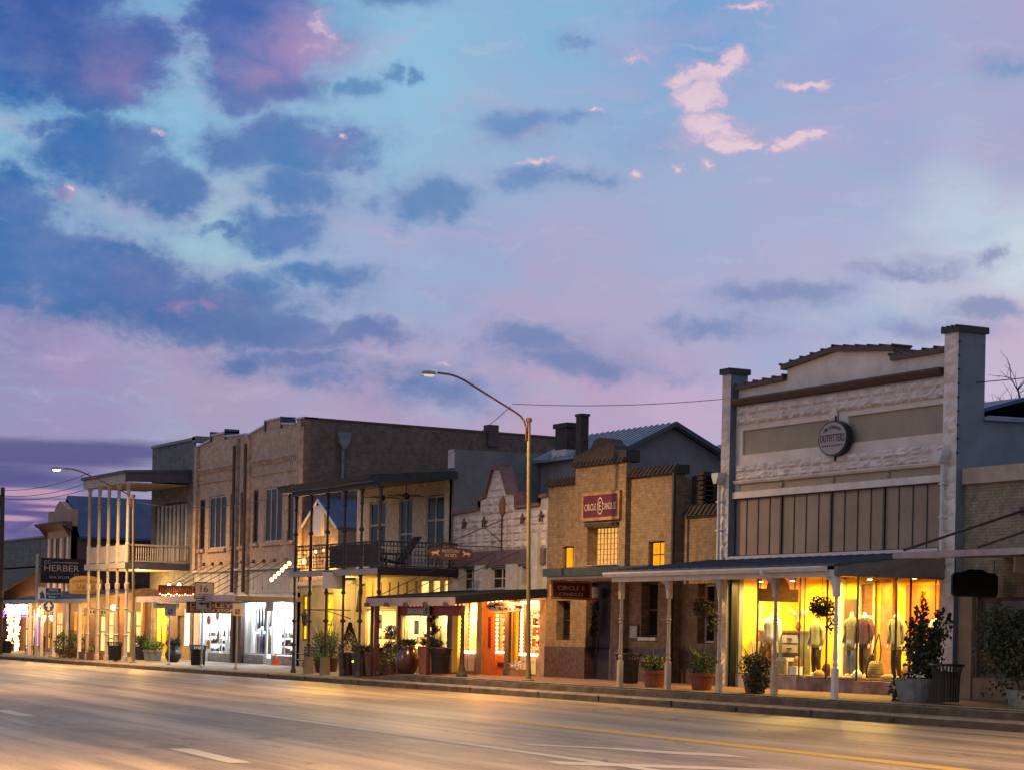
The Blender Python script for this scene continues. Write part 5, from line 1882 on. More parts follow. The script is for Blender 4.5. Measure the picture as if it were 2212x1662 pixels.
# ceiling fans
for (x, y, lb) in [(-70.6, 32.3, 'dark ceiling fan under the balcony roof, left one'), (-69.0, 32.5, 'dark ceiling fan under the balcony roof, right one')]:
    t = thing('ceiling_fan', lb, 'ceiling fan', (x, y, 6.6), 'fans under the balcony roof')
    mb = MB()
    mb.tube((x, y, 6.98), (x, y, 6.68), .02)
    mb.lathe([(.05, 6.68), (.12, 6.64), (.12, 6.54), (.05, 6.46)], (x, y, 0), 10)
    mb.build('motor', M['black'], t)
    for k in range(5):
        a = k * 2 * pi / 5 + .3
        u, w = Vector((cos(a), sin(a), 0)), Vector((-sin(a), cos(a), 0))
        c = Vector((x, y, 6.6))
        mb = MB()
        mb.add([c + u * .12 + w * .04, c + u * .65 + w * .09, c + u * .65 - w * .07, c + u * .12 - w * .04, c + u * .12 + w * .04 - Vector((0, 0, .02)), c + u * .65 + w * .09 - Vector((0, 0, .02)), c + u * .65 - w * .07 - Vector((0, 0, .02)), c + u * .12 - w * .04 - Vector((0, 0, .02))],
               [(0, 1, 2, 3), (7, 6, 5, 4), (0, 4, 5, 1), (1, 5, 6, 2), (2, 6, 7, 3), (3, 7, 4, 0)])
        mb.build('blade', M['black'], t)
# deck chair and plants on the balcony end
t = thing('adirondack_chair', 'dark slatted lounge chair at the right end of the iron balcony', 'chair', (-68.8, 31.9, 4.0))
mb = MB()
mb.prism([(31.4, 4.3), (32.3, 4.18), (32.35, 4.22), (31.4, 4.36)], 'x', -69.1, -68.5)
mb.build('seat', M['black'], t)
for i in range(5):
    mb = MB()
    mb.prism([(32.2, 4.2), (32.9, 5.15), (32.86, 5.17), (32.14, 4.22)], 'x', -69.1 + i * .125, -69.0 + i * .125)
    mb.build('back_slat', M['black'], t)
for x in (-69.16, -68.5):
    mb = MB()
    mb.box(x, x + .06, 31.45, 32.45, 4.52, 4.56)
    mb.build('armrest', M['black'], t)
    for y in (31.5, 32.2):
        mb = MB()
        mb.box(x, x + .06, y, y + .06, 4.0, 4.52)
        mb.build('leg', M['black'], t)
t = thing('blank_sign', 'plain white square board hanging from the edge of the iron balcony', 'sign', (-71.5, 30.9, 3.3))
mb = MB()
mb.box(-71.54, -71.5, 30.46, 31.34, 3.32, 3.9)
mb.build('board', M['signwhite'], t)
mb = MB()
mb.tube((-71.52, 30.5, 3.93), (-71.52, 31.4, 3.93), .015)
mb.build('rod', M['iron'], t)
t = thing('wall_lantern', 'dark lantern on a bracket under the left end of the balcony', 'lantern', (-76.8, 32.0, 2.2))
mb = MB()
mb.tube((-76.8, 33.9, 2.62), (-76.8, 32.0, 2.62), .02)
mb.path([(-76.8, 33.9, 2.3), (-76.8, 33.0, 2.56), (-76.8, 32.0, 2.62)], .015)
mb.build('bracket', M['iron'], t)
mb = MB()
mb.lathe([(.02, 2.60), (.06, 2.52), (.20, 2.40), (.20, 2.37), (.13, 2.36), (.09, 2.06), (.03, 1.98)], (-76.8, 32.0, 0), 8)
mb.build('lantern', M['iron'], t)
t = thing('cactus', 'tall dark potted cactus hung on the ochre wall under the balcony', 'ornament', (-75.95, 33.9, 2.6))
mb = MB()
mb.path([(-75.95, 33.86, 2.55), (-75.95, 33.86, 2.9), (-75.85, 33.86, 3.3), (-75.8, 33.86, 3.55)], [.13, .08, .09, .05], 8)
mb.build('stem', M['brown'], t, True)
mb = MB()
mb.box(-76.1, -75.7, 33.8, 33.98, 3.55, 3.62)
mb.build('bracket', M['iron'], t)

# ================================================================== stone cottage between
B = thing('stone_cottage', 'low stone cottage with a steep gable lit from below by orange lamps', 'building', (-80, 34.1, .4))
mb = MB()
mb.facade(-82.2, -76.62, .36, 3.72, 34.0, [(-82.0, -81.2, 1.4, 3.25, .2), (-79.6, -78.7, 1.4, 3.32, .2)], .2)
mb.build('lower_wall', MATS['ochre_plaster'], B)
mb = MB()
mb.prism([(-82.3, 3.72), (-78.62, 3.72), (-78.62, 5.85), (-80.45, 7.0), (-82.3, 5.87)], 'y', 34.1, 34.4)
mb.build('gable_wall', M['stone'], B)
mb = MB()
mb.prism([(-82.35, 5.82), (-82.35, 5.93), (-80.45, 7.1), (-78.5, 5.9), (-78.5, 5.79), (-80.45, 7.0)], 'y', 34.0, 44)
mb.build('roof', M['blueroof'], B)
mb = MB()
mb.prism([(-82.38, 5.80), (-82.38, 5.9), (-80.45, 7.08), (-78.48, 5.88), (-78.48, 5.78), (-80.45, 6.97)], 'y', 33.95, 34.0)
mb.build('bargeboard', M['white'], B)
mb = MB()
mb.add([(-78.6, 34.2, 3.7), (-78.6, 44, 3.7), (-78.6, 44, 5.85), (-78.6, 34.2, 5.85)], [(0, 1, 2, 3)])
mb.add([(-78.6, 34.1, 3.74), (-76.6, 34.1, 3.74), (-76.6, 44, 3.74), (-78.6, 44, 3.74)], [(0, 1, 2, 3)])
mb.build('side_wall', M['greywall'], B)
mb = MB()
mb.box(-82.2, -76.62, 33.88, 34.0, 3.62, 3.78)
mb.build('cornice', M['whitedull'], B)
mb = MB()
mb.box(-80.9, -79.98, 34.0, 34.09, 5.6, 6.82)
s_ = mb.build('shutter_panel', M['white'], B)
mb = MB()
mb.box(-80.84, -80.04, 33.98, 34.0, 5.7, 6.72)
mb.build('louvre', M['signwhite'], s_)
window(B, -82.0, -81.2, 1.42, 3.23, 34.1, M['lityellow'], M['oldwood'], 2, 3, .05, 'yellow_window')
window(B, -79.6, -78.7, 1.42, 3.3, 34.1, M['lityellow'], M['oldwood'], 1, 3, .05, 'yellow_window')
lamp('porch_glow_light', 'POINT', (-78.0, 33.0, 3.4), 130, (1, .62, .14), .1)
lamp('porch_glow_light', 'POINT', (-74.8, 32.6, 3.5), 170, (1, .62, .14), .1)
for x in (-81.6, -79.2):
    mb = MB()
    mb.lathe([(.02, 4.5), (.07, 4.55), (.07, 4.7), (.02, 4.75)], (x, 33.9, 0), 8)
    q = tag(mb.build('gable_lamp', M['bulb_warm'], None, True, (x, 33.9, 4.5)), 'small orange lamp low on the %s side of the stone gable' % ('left' if x < -80 else 'right'), 'lamp', 'orange lamps on the stone gable')
    lamp('gable_light', 'POINT', (x, 33.75, 4.62), 170, (1, .45, .10), .07)
bulbs('string_light', 'few round red bulbs behind the left end of the iron railing', [(-74.9, 31.6, 4.75), (-74.4, 31.7, 4.8), (-73.6, 31.7, 4.72), (-73.3, 31.6, 4.3)], M['bulb_redhot'], .055, True)
bulbs('string_light', 'row of large round bulbs on a cord slanting up to the balcony corner', lerp((-77.75, 31.0, 3.72), (-76.0, 31.0, 4.32), 6), M['bulb_warm'], .075, True)

# rear metal roofed house and chimneys behind the tan brick shop
B = thing('rear_house', 'grey rear house with a ribbed metal roof and gable end above the tan brick parapet', 'house', (-65, 38, 0))
mb = MB()
mb.prism([(37.4, 0), (41.0, 0), (41.0, 8.0), (39.1, 8.9), (37.4, 8.05)], 'x', -68.2, -62.2)
mb.build('wall', M['greywall'], B)
mb = MB()
mb.prism([(37.1, 7.92), (39.1, 8.93), (41.3, 7.9), (41.3, 8.0), (39.1, 9.03), (37.1, 8.02)], 'x', -68.25, -61.9)
for i in range(18):
    x = -68.2 + 6.25 * i / 17
    mb.tube((x, 37.08, 8.03), (x, 39.1, 9.05), .028, n=5)
r_ = mb.build('roof', M['metalroof'], B)
mb = MB()
mb.prism([(37.05, 7.88), (39.1, 8.92), (41.35, 7.86), (41.35, 8.02), (39.1, 9.06), (37.05, 8.04)], 'x', -61.95, -61.85)
mb.build('bargeboard', M['darkroof'], B)
B = thing('chimney', 'square dark brick chimney with a corbelled cap on the ribbed metal roof', 'chimney', (-66.6, 37.5, 8))
mb = MB()
mb.box(-67.0, -66.15, 37.3, 37.75, 8.1, 9.08)
mb.box(-67.08, -66.08, 37.24, 37.8, 9.08, 9.24)
mb.build('stack', M['tile'], B)
mb = MB()
mb.box(-67.05, -66.1, 37.2, 37.8, 8.0, 8.3)
mb.build('flashing', M['pinkrock'], B)
B = thing('chimney', 'tall narrow dark brick chimney beside the tan brick parapet', 'chimney', (-61.2, 35.0, 6))
mb = MB()
mb.box(-61.5, -61.15, 35.0, 35.28, 5.0, 8.92)
mb.box(-61.53, -61.12, 34.97, 35.31, 8.92, 9.0)
mb.build('stack', M['tile'], B)
B = thing('rear_shed', 'low rear building with a blue metal roof between the gable and the cream store', 'building', (-60, 46, 0))
mb = MB()
mb.prism([(44, 0), (52, 0), (52, 8.6), (44, 8.6)], 'x', -68, -55)
mb.build('wall', M['greywall'], B)
mb = MB()
mb.prism([(43.6, 8.55), (48, 9.75), (52.4, 8.55), (52.4, 8.65), (48, 9.87), (43.6, 8.66)], 'x', -68.3, -54.7)
mb.build('roof', M['blueroof'], B)


# ================================================================== big brown brick double store
B = thing('brick_store_building', 'large two storey brown brick store with twin low gabled parapets and a dark side wall', 'building', (-88.4, 34, .37))
KW = [(-94.22, -93.5, 5.4, 7.66), (-93.0, -90.8, 5.38, 7.75), (-90.32, -89.66, 5.42, 7.75), (-89.05, -88.5, 5.42, 7.76), (-87.57, -86.95, 5.5, 7.78), (-86.27, -84.25, 5.49, 7.80), (-83.68, -83.02, 5.5, 7.82)]
mb = MB()
mb.facade(-94.72, -82.1, 4.4, 10.0, 34.0, KW, .25)
mb.build('wall', M['redbrick'], B)
mb = MB()
mb.prism([(-94.7, 10.0), (-88.5, 10.0), (-88.5, 10.22), (-91.0, 10.30), (-91.0, 10.48), (-92.85, 10.45), (-92.85, 10.27), (-94.7, 10.05)], 'y', 34.0, 34.5)
mb.prism([(-88.5, 10.0), (-82.42, 10.0), (-82.42, 10.42), (-82.85, 10.42), (-82.85, 10.24), (-84.45, 10.36), (-84.45, 10.62), (-86.25, 10.60), (-86.25, 10.43), (-88.5, 10.12)], 'y', 34.0, 34.5)
mb.build('parapet', M['redbrick'], B)
capm = pmat('pale_metal_cap', (.42, .40, .45), .4, .15, 3, metallic=.4)
for seg in ([(-94.75, 10.05), (-92.9, 10.27)], [(-92.9, 10.45), (-90.95, 10.49)], [(-90.95, 10.30), (-88.5, 10.22)], [(-88.5, 10.12), (-86.3, 10.43)], [(-86.3, 10.60), (-84.4, 10.62)], [(-84.4, 10.36), (-82.9, 10.24)], [(-82.9, 10.42), (-82.05, 10.42)]):
    (a, z0), (c, z1) = seg
    mb = MB()
    mb.prism([(a, z0), (c, z1), (c, z1 + .07), (a, z0 + .07)], 'y', 33.93, 34.6)
    mb.build('parapet_cap', capm, B)
for x in (-92.85, -91.0, -86.25, -84.45):
    mb = MB()
    mb.box(x - .05, x + .05, 33.93, 34.6, 10.2, 10.66)
    mb.build('parapet_step', M['darkroof'], B)
mb = MB()
mb.prism([(34.5, .3), (50, .3), (50, 10.30), (34.5, 10.42), (34.0, 10.42), (34.0, .3)], 'x', -82.4, -82.1)
mb.build('side_wall', M['darkbrick'], B)
mb = MB()
mb.prism([(34.0, 10.42), (50, 10.30), (50, 10.37), (34.0, 10.49)], 'x', -82.5, -82.05)
mb.build('side_cap', M['brown'], B)
mb = MB()
mb.shell(-94.7, -82.4, 34.6, 50, .3, 9.8)
mb.build('rear_walls', M['darkbrick'], B)
mb = MB()
mb.box(-82.45, -82.0, 42.4, 42.9, 9.8, 10.7)
mb.build('side_pier', M['darkstucco'], B)
for (x0, x1, z0, z1) in KW:
    big = x1 - x0 > 1.5
    window(B, x0 + .02, x1 - .02, z0 + .02, z1 - .02, 34.04, M['darkglass'], M['brown'] if not big else M['whitedull'], 3 if big else 1, 1, .06, 'upper_window', depth=.04)
    mb = MB()
    mb.box(x0 - .08, x1 + .08, 33.88, 34.02, z0 - .14, z0)
    mb.build('sill', M['redbrick'], B)
for (x0, x1) in [(-94.72, -94.36), (-89.62, -89.28), (-88.3, -87.92), (-82.45, -82.1)]:
    mb = MB()
    mb.box(x0, x1, 33.86, 34.0, 3.4 if -90 < x0 < -85 else 4.4, 10.1)
    mb.build('pilaster', M['redbrick'], B)
for (x0, x1) in [(-94.35, -89.63), (-87.9, -82.46)]:
    mb = MB()
    mb.box(x0, x1, 33.9, 34.0, 8.98, 9.06)
    n = int((x1 - x0) / .22)
    for i in range(n):
        mb.box(x0 + .05 + i * (x1 - x0) / n, x0 + .15 + i * (x1 - x0) / n, 33.92, 34.0, 8.80, 8.98)
    mb.box(x0, x1, 33.93, 34.0, 8.38, 8.45)
    mb.build('brick_corbel_band', M['redbrick'], B)
for x in (-89.45, -88.1):
    mb = MB()
    mb.tube((x, 33.8, 9.8), (x, 33.8, 3.4), .07, n=8)
    mb.build('downpipe', M['brown'], B)
mb = MB()
mb.prism([(35.45, 9.95), (36.0, 9.95), (35.95, 9.5), (35.77, 9.25), (35.68, 9.25), (35.5, 9.5)], 'x', -82.1, -81.85)
mb.tube((-82.0, 35.72, 9.3), (-82.0, 35.72, 6.3), .07)
mb.build('conductor_pipe', M['zinc'], B)
# pale panelled band over the canopy
mb = MB()
n = 12
mb.facade(-94.72, -82.1, 3.35, 4.4, 33.98, [(-94.68 + i * 1.045 + .04, -94.68 + (i + 1) * 1.045 - .04, 3.5, 4.28, .02, 1) for i in range(n)], .02)
mb.build('transom_panels', M['whitedull'], B)
mb = MB()
mb.box(-94.72, -82.1, 33.85, 33.97, 4.36, 4.44)
mb.build('moulding', M['whitedull'], B)
mb = MB()
mb.box(-93.75, -81.68, 31.0, 33.97, 2.96, 3.14)
mb.build('canopy', pmat('canopy_grey', (.16, .15, .14), .7, .15, 2, stain=.2), B)
mb = MB()
mb.box(-93.8, -81.64, 30.94, 31.0, 2.93, 3.18)
mb.build('canopy_fascia', pmat('canopy_mauve', (.36, .30, .32), .6, .12, 2, stain=.15), B)
for x in (-93.4, -92.3, -91.2, -89.9, -88.7, -87.3, -86.1, -84.9, -83.6):
    mb = MB()
    mb.tube((x, 31.2, 3.16), (x, 33.95, 4.72), .014, n=6)
    mb.box(x - .05, x + .05, 33.9, 34.0, 4.65, 4.79)
    mb.build('hanger_rod', M['brown'], B)
# shop front
mb = MB()
mb.facade(-94.72, -82.1, .34, 3.4, 34.0, [(-93.95, -89.66, .34, 3.1, .3), (-88.3, -82.6, .34, 3.1, .3)], .3)
mb.build('shop_front', M['white'], B)
whm = pmat('white_frame', (.75, .76, .76), .5, .05, 3)
for (a, c, z0) in [(-93.92, -92.7, .42), (-92.7, -91.5, .75), (-91.25, -90.4, .75), (-90.4, -89.68, .75), (-88.28, -87.1, .75), (-87.1, -85.95, .75), (-85.05, -83.9, .78), (-83.9, -82.62, .78)]:
    framed(B, a, c, z0, 3.08, 34.06, whm, t=.05)
mb = MB()
mb.facade(-85.93, -85.08, .38, 3.08, 34.05, [(-85.8, -85.2, .6, 2.6, .05)], .05)
dd = mb.build('door', whm, B)
mb = MB()
mb.add([(-85.82, 34.1, .58), (-85.18, 34.1, .58), (-85.18, 34.1, 2.62), (-85.82, 34.1, 2.62)], [(0, 1, 2, 3)])
mb.build('door_pane', M['glass'], dd)
for x in (-89.55, -88.6):
    mb = MB()
    mb.box(x, x + .32, 33.82, 34.0, .36, 2.95)
    mb.build('post', M['brown'], B)
for x0, x1 in ((-92.7, -89.68), (-88.28, -85.95), (-85.05, -82.62)):
    mb = MB()
    mb.box(x0, x1, 33.97, 34.1, .36, .74)
    mb.build('stall_riser', M['whitedull'], B)
mb = MB()
mb.box(-94.0, -82.5, 35.5, 35.6, .4, 3.2)
mb.box(-94.0, -82.5, 34.3, 35.5, 3.12, 3.2)
mb.box(-94.0, -82.5, 34.3, 35.5, .30, .38)
for x in (-94.0, -91.45, -88.5, -85.95):
    mb.box(x, x + .08, 34.3, 35.5, .38, 3.12)
mb.build('shop_interior', M['whitewall'], B)
for x in (-93.2, -91.5, -90.2, -87.6, -86.3, -84.9, -83.4):
    lamp('shop_light', 'AREA', (x, 34.75, 3.08), 170, (.88, .97, 1), 1.2, .3, (radians(-14), 0, 0))
    mb = MB()
    mb.box(x - .08, x + .08, 34.5, 35.4, 3.06, 3.11)
    mb.build('ceiling_tube', M['tubelight'], B)
rs = random.Random(31)
gm = [M['redpaint'], M['cloth_white'], M['cloth_blue'], M['cloth_brown'], M['flowerr'], M['cloth_dark'], M['cloth_sage'], M['signwhite']]
for (x0, x1, lb) in [(-93.8, -91.6, 'white shelves of goods in the brightly lit window behind the bin'), (-91.2, -89.8, 'white shelves of goods behind the glass left of the brown posts'), (-85.0, -82.8, 'white shelves of toys in the bright window nearest the balcony')]:
    shelf('display_shelves', lb, x0, x1, 34.35, 34.6, [.82, 1.15, 1.5], gm, whm, rs, 7, 'white shelves in the bright store')
for i in range(7):
    x = -88.15 + i * .34
    t = thing('hanging_coat', 'long dark garment hanging in a row in the bright store window', 'clothing', (x, 34.5, 2.9), 'dark garments hanging in the bright window')
    mb = MB()
    mb.loft([(x, 34.5, 1.75 + .1 * (i % 3), .11, .06), (x, 34.5, 2.2, .10, .05), (x, 34.5, 2.65, .09, .045), (x, 34.5, 2.82, .03, .03)], 10)
    mb.build('coat', M['cloth_dark'], t, True)
    mb = MB()
    mb.tube((x, 34.5, 2.8), (x, 34.5, 3.1), .01)
    mb.build('hook', M['iron'], t)
for i in range(9):
    x = -88.1 + i * .25
    t = tag(MB().loft([(x, 34.55, .78, .10, .08), (x, 34.55, 1.2, .12, .08), (x, 34.55, 1.5 + .12 * (i % 3), .09, .06), (x, 34.55, 1.65 + .12 * (i % 3), .04, .04)], 9).build('doll', gm[i % len(gm)], None, True, (x, 34.55, .78)), 'small bright toy standing in the row below the hanging dark garments', 'toy', 'toys below the hanging garments')
for i, (x, z, mt) in enumerate([(-93.35, 2.2, 'flowerr'), (-93.3, 1.1, 'painty'), (-92.0, 1.5, 'zinc'), (-92.2, 2.4, 'cloth_white')]):
    mb = MB()
    n = 20
    mb.prism([(x + .22 * cos(2 * pi * k / n), z + .22 * sin(2 * pi * k / n)) for k in range(n)], 'y', 34.2, 34.22)
    tag(mb.build('window_poster', M[mt], None, loc=(x, 34.2, z)), ['round red notice on the bright store glass', 'round yellow notice low on the bright store glass', 'round grey plate in the bright store window', 'round white notice high on the bright store glass'][i], 'notice')
t = thing('traffic_cone', 'orange cone standing by the white door of the bright store', 'cone', (-83.65, 33.6, .37))
mb = MB()
mb.lathe([(.12, .04), (.03, .48), (.02, .49)], (-83.65, 33.6, .37), 14)
mb.build('cone', M['conec'], t, True)
mb = MB()
mb.box(-83.82, -83.48, 33.43, 33.77, .375, .42)
mb.build('base', M['conec'], t)
# hanging board, and the lit board on the canopy
t = hang_board('store_sign', 'maroon board with large yellow lettering hanging under the canopy before the bright store', -87.0, 30.92, 33.3, 2.48, 2.92, M['redsign'], M['oldwood'], .06, ztop=2.96, ft=.03)
text("DOOLEY'S", M['yellowl'], t, (-86.99, 32.11, 2.80), 2.1, .19)
text("5-10-25\u00a2 STORE", M['yellowl'], t, (-86.99, 32.11, 2.58), 2.1, .14)
t = thing('lit_sign', 'red board with glowing bulbs and pale strokes standing on the store canopy', 'sign', (-93.0, 31.8, 3.2))
mb = MB()
mb.box(-93.05, -93.0, 31.7, 33.5, 3.22, 3.72)
mb.build('board', M['redpaint'], t)
mb = MB()
for i in range(17):
    mb.box(-93.0, -92.985, 31.78 + i * .1, 31.82 + i * .1, 3.42, 3.66 - .05 * (i % 3))
mb.build('stroke_mark', M['oldwood'], t)
for i in range(14):
    mb = MB()
    mb.ball((-92.96, 31.76 + i * .13, 3.27 + (.06 if i % 3 == 0 else 0)), .035, n=6, m=5)
    mb.build('bulb', M['bulb_warm'], t)
lamp('board_light', 'POINT', (-92.6, 32.5, 3.35), 7, (1, .45, .12), .1)
t = thing('arched_sign', 'pale half round board with a ring mark standing on the left of the canopy', 'sign', (-93.5, 31.3, 3.2))
mb = MB()
mb.prism([(31.0 + .75 + .75 * cos(pi * k / 14), 3.17 + .42 * sin(pi * k / 14)) for k in range(15)], 'x', -94.6, -94.55)
mb.build('board', M['oldwood'], t)
t = hang_board('artisan_sign', 'pale green narrow board with small dark lettering hanging under the canopy end', -91.5, 30.95, 32.15, 2.66, 2.9, M['signwhite'], None, .04, ztop=2.96)
text('ARTISANS', M['darkletter'], t, (-91.49, 31.38, 2.82), .6, .07)

# ================================================================== white two storey veranda building
B = thing('veranda_building', 'grey stone building behind a white two storey timber veranda with turned posts', 'building', (-98, 34, .37))
mb = MB()
mb.facade(-101.1, -94.9, .34, 10.5, 34.02, [(-100.5, -96.0, 4.9, 7.7, .2), (-100.8, -95.3, .34, 3.2, .3)], .2)
mb.build('wall', M['greystone'], B)
mb = MB()
mb.box(-101.15, -94.85, 33.95, 34.4, 10.45, 10.58)
mb.box(-95.3, -93.8 - .95, 33.95, 35.2, 10.35, 10.62)
mb.build('coping', M['zinc'], B)
mb = MB()
mb.shell(-101.09, -94.9, 34.4, 48, .3, 9.6)
mb.build('side_wall', M['greystone'], B)
for i in range(8):
    mb = MB()
    x = -100.45 + i * .57
    mb.box(x, x + .3, 34.1, 34.16, 4.95, 7.6)
    mb.build('shutter', M['whitedull'], B)
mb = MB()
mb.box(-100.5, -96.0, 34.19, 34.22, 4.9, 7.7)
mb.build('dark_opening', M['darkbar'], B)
wv = pmat('veranda_paint', (.36, .31, .26), .65, .14, 3, stain=.25)
mb = MB()
mb.box(-101.7, -95.5, 31.0, 34.0, 4.56, 4.72)
mb.build('veranda_floor', wv, B)
mb = MB()
mb.box(-101.75, -95.5, 30.94, 31.0, 4.50, 4.76)
mb.build('floor_fascia', wv, B)
mb = MB()
mb.box(-95.5, -95.44, 30.94, 34.0, 4.46, 4.76)
mb.build('floor_side', M['darkroof'], B)
mb = MB()
mb.box(-102.0, -95.6, 30.9, 31.0, 8.42, 8.80)
mb.build('roof_fascia', wv, B)
mb = MB()
mb.prism([(30.8, 8.80), (34.0, 9.0), (34.0, 9.12), (30.8, 8.93)], 'x', -102.1, -95.4)
mb.build('veranda_roof', M['darkroof'], B)
mb = MB()
mb.prism([(30.9, 8.42), (34.0, 8.5), (34.0, 9.0), (30.9, 8.80)], 'x', -95.56, -95.46)
mb.build('roof_side', M['darkroof'], B)
mb = MB()
mb.facade(-101.9, -95.6, 31.02, 33.98, 0)
mb.v = [(x, z, 8.41) for x, y, z in mb.v]
mb.build('veranda_ceiling', wv, B)
mb = MB()
mb.facade(-101.6, -95.6, 31.02, 33.98, 0)
mb.v = [(x, z, 4.49) for x, y, z in mb.v]
mb.build('lower_ceiling', wv, B)
vp = (-101.4, -99.85, -98.4, -96.95, -95.55)
for x in vp:
    mb = MB()
    mb.lathe([(.11, 4.74), (.11, 5.6), (.08, 5.68), (.075, 7.4), (.11, 7.44), (.08, 7.5), (.08, 8.2), (.15, 8.4)], (x, 31.06, 0), 10)
    mb.build('upper_post', wv, B)
    mb = MB()
    h0 = pz(x, 31)
    mb.lathe([(.11, h0), (.11, h0 + .25), (.085, h0 + .3), (.08, 1.4), (.12, 1.44), (.08, 1.5), (.075, 2.6), (.11, 2.64), (.07, 2.7), (.07, 3.5), (.1, 3.55), (.12, 3.8), (.06, 3.85), (.06, 4.5)], (x, 31.06, 0), 10)
    mb.build('lower_post', wv, B)
    if x < -95.6:
        for sg in (1,):
            mb = MB()
            mb.prism([(x + .06, 8.4), (x + .5, 8.4), (x + .46, 8.33), (x + .25, 8.27), (x + .14, 8.1), (x + .08, 7.8), (x + .06, 7.8)], 'y', 31.03, 31.09)
            mb.build('bracket', wv, B)
for i in range(4):
    mb = MB()
    mb.box(vp[i] + .09, vp[i + 1] - .09, 31.03, 31.09, 4.8, 5.56)
    mb.build('solid_railing', wv, B)
t_ = MB()
n = 26
t_.box(-95.6, -95.5, 31.05, 34.0, 5.52, 5.6)
t_.box(-95.58, -95.52, 31.05, 34.0, 4.8, 4.86)
for i in range(n):
    y = 31.15 + 2.8 * i / (n - 1)
    t_.lathe([(.02, 4.86), (.03, 5.0), (.018, 5.1), (.03, 5.25), (.02, 5.52)], (-95.55, y, 0), 6)
t_.build('baluster_railing', wv, B)
# lower front: lit shop, dark arched doors
mb = MB()
mb.box(-100.78, -95.3, 35.0, 35.1, .34, 3.3)
mb.box(-100.78, -95.3, 34.3, 35.0, 3.2, 3.28)
mb.box(-100.78, -100.7, 34.3, 35.0, .34, 3.2)
mb.build('shop_interior', M['yellowwall'], B)
for (a, c) in [(-100.75, -99.5), (-99.5, -98.3)]:
    framed(B, a, c, .5, 3.15, 34.1, M['wood'])
mb = MB()
mb.facade(-98.3, -95.3, .36, 3.2, 34.1, [(-97.2, -96.3, .4, 2.4, .08, 1)], .1)
mb.build('lower_wall', pmat('buff_timber', (.36, .25, .13), .7, .2, 3, stain=.2), B)
mb = MB()
mb.box(-96.1, -95.4, 34.05, 34.09, 1.0, 2.7)
mb.build('lit_window', M['litwhite'], B)
lamp('shop_light', 'AREA', (-99.4, 34.6, 3.1), 300, (1, .66, .22), .8)
lamp('porch_glow_light', 'POINT', (-98.4, 32.6, 4.1), 120, (1, .6, .22), .1)
lamp('porch_glow_light', 'POINT', (-99.3, 32.9, 3.2), 300, (1, .54, .14), .1)  # added with no fixture, to make the amber glow under the veranda continuous
rs2 = random.Random(12)
shelf('display_shelves', 'shelves of amber lit jars in the tall window under the white veranda', -100.6, -98.4, 34.72, 34.95, [.9, 1.3, 1.7, 2.1, 2.5], [M['cloth_khaki'], M['redpaint'], M['creamwall'], M['orange'], M['wood']], M['wood'], rs2, 9)
for i, x in enumerate((-97.6, -96.2)):
    t = thing('wall_lamp', 'glowing wall lamp under the veranda floor, the %s of two' % ('left' if i == 0 else 'right'), 'lamp', (x, 33.9, 3.7), 'glowing lamps under the veranda')
    mb = MB()
    mb.tube((x, 34.0, 3.85), (x, 33.8, 3.9), .02)
    mb.build('bracket', M['iron'], t)
    mb = MB()
    mb.lathe([(.05, 3.9), (.12, 3.74), (.12, 3.70)], (x, 33.78, 0), 10)
    mb.build('lamp_shade', M['bulb_white'], t)
    lamp('wall_lamp_light', 'POINT', (x, 33.6, 3.75), 40, (1, .68, .3), .08)

# ================================================================== stepped gable house with the blue roof
B = thing('stepped_gable_building', 'narrow buff building with a stepped gable and a long blue metal roof', 'building', (-116.5, 34, .36))
mb = MB()
mb.facade(-118.8, -114.3, .34, 7.2, 34.0, [(-117.2, -116.0, 5.0, 6.6, .15)], .15)
mb.prism([(-118.7, 7.2), (-114.3, 7.2), (-114.3, 8.1), (-115.0, 8.12), (-115.5, 8.2), (-116.1, 8.5), (-116.55, 8.62), (-117.0, 8.48), (-117.5, 8.16), (-117.55, 8.02), (-118.2, 8.02), (-118.2, 8.12), (-118.7, 8.1)], 'y', 34.0, 34.35)
mb.build('wall', pmat('buff_plaster', (.36, .23, .15), .8, .15, 1.5, .15, stain=.3), B)
mb = MB()
mb.prism([(33.45, 7.32), (34.0, 7.0), (34.0, 7.42), (33.4, 7.42)], 'x', -119.4, -114.1)
mb.build('cornice', M['brown'], B)
for x in (-119.0, -114.6):
    mb = MB()
    mb.prism([(33.55, 7.2), (34.0, 6.6), (34.0, 7.2)], 'x', x, x + .2)
    mb.build('corbel', M['brown'], B)
for i in range(7):
    mb = MB()
    mb.box(-118.5 + i * .6, -118.3 + i * .6, 33.96, 34.0, 3.4, 6.6)
    mb.build('board_strip', M['brown'] if i % 2 else M['cream'], B)
window(B, -117.18, -116.02, 5.02, 6.58, 34.1, M['whitedull'], M['cream'], 1, 1, .06, 'upper_window')
mb = MB()
mb.prism([(-119.0, 6.55), (-119.0, 6.68), (-116.5, 8.95), (-114.0, 6.66), (-114.0, 6.52), (-116.5, 8.82)], 'y', 34.4, 54)
mb.build('roof', M['blueroof'], B)
mb = MB()
mb.shell(-118.75, -114.3, 34.35, 54, .3, 6.6, False)
mb.build('side_wall', M['brown'], B)
mb = MB()
mb.prism([(31.2, 3.15), (34.0, 3.62), (34.0, 3.72), (31.2, 3.25)], 'x', -114.0, -101.9)
mb.build('porch_roof', M['darkroof'], B)
mb = MB()
mb.box(-118.8, -101.9, 31.2, 31.3, 2.95, 3.15)
mb.build('porch_beam', M['whitedull'], B)
for x in (-112.3, -110.0, -107.8, -105.6, -103.4):
    mb = MB()
    mb.box(x - .08, x + .08, 31.2, 31.36, pz(x, 31.2), 2.97)
    mb.build('porch_post', M['cream'], B)
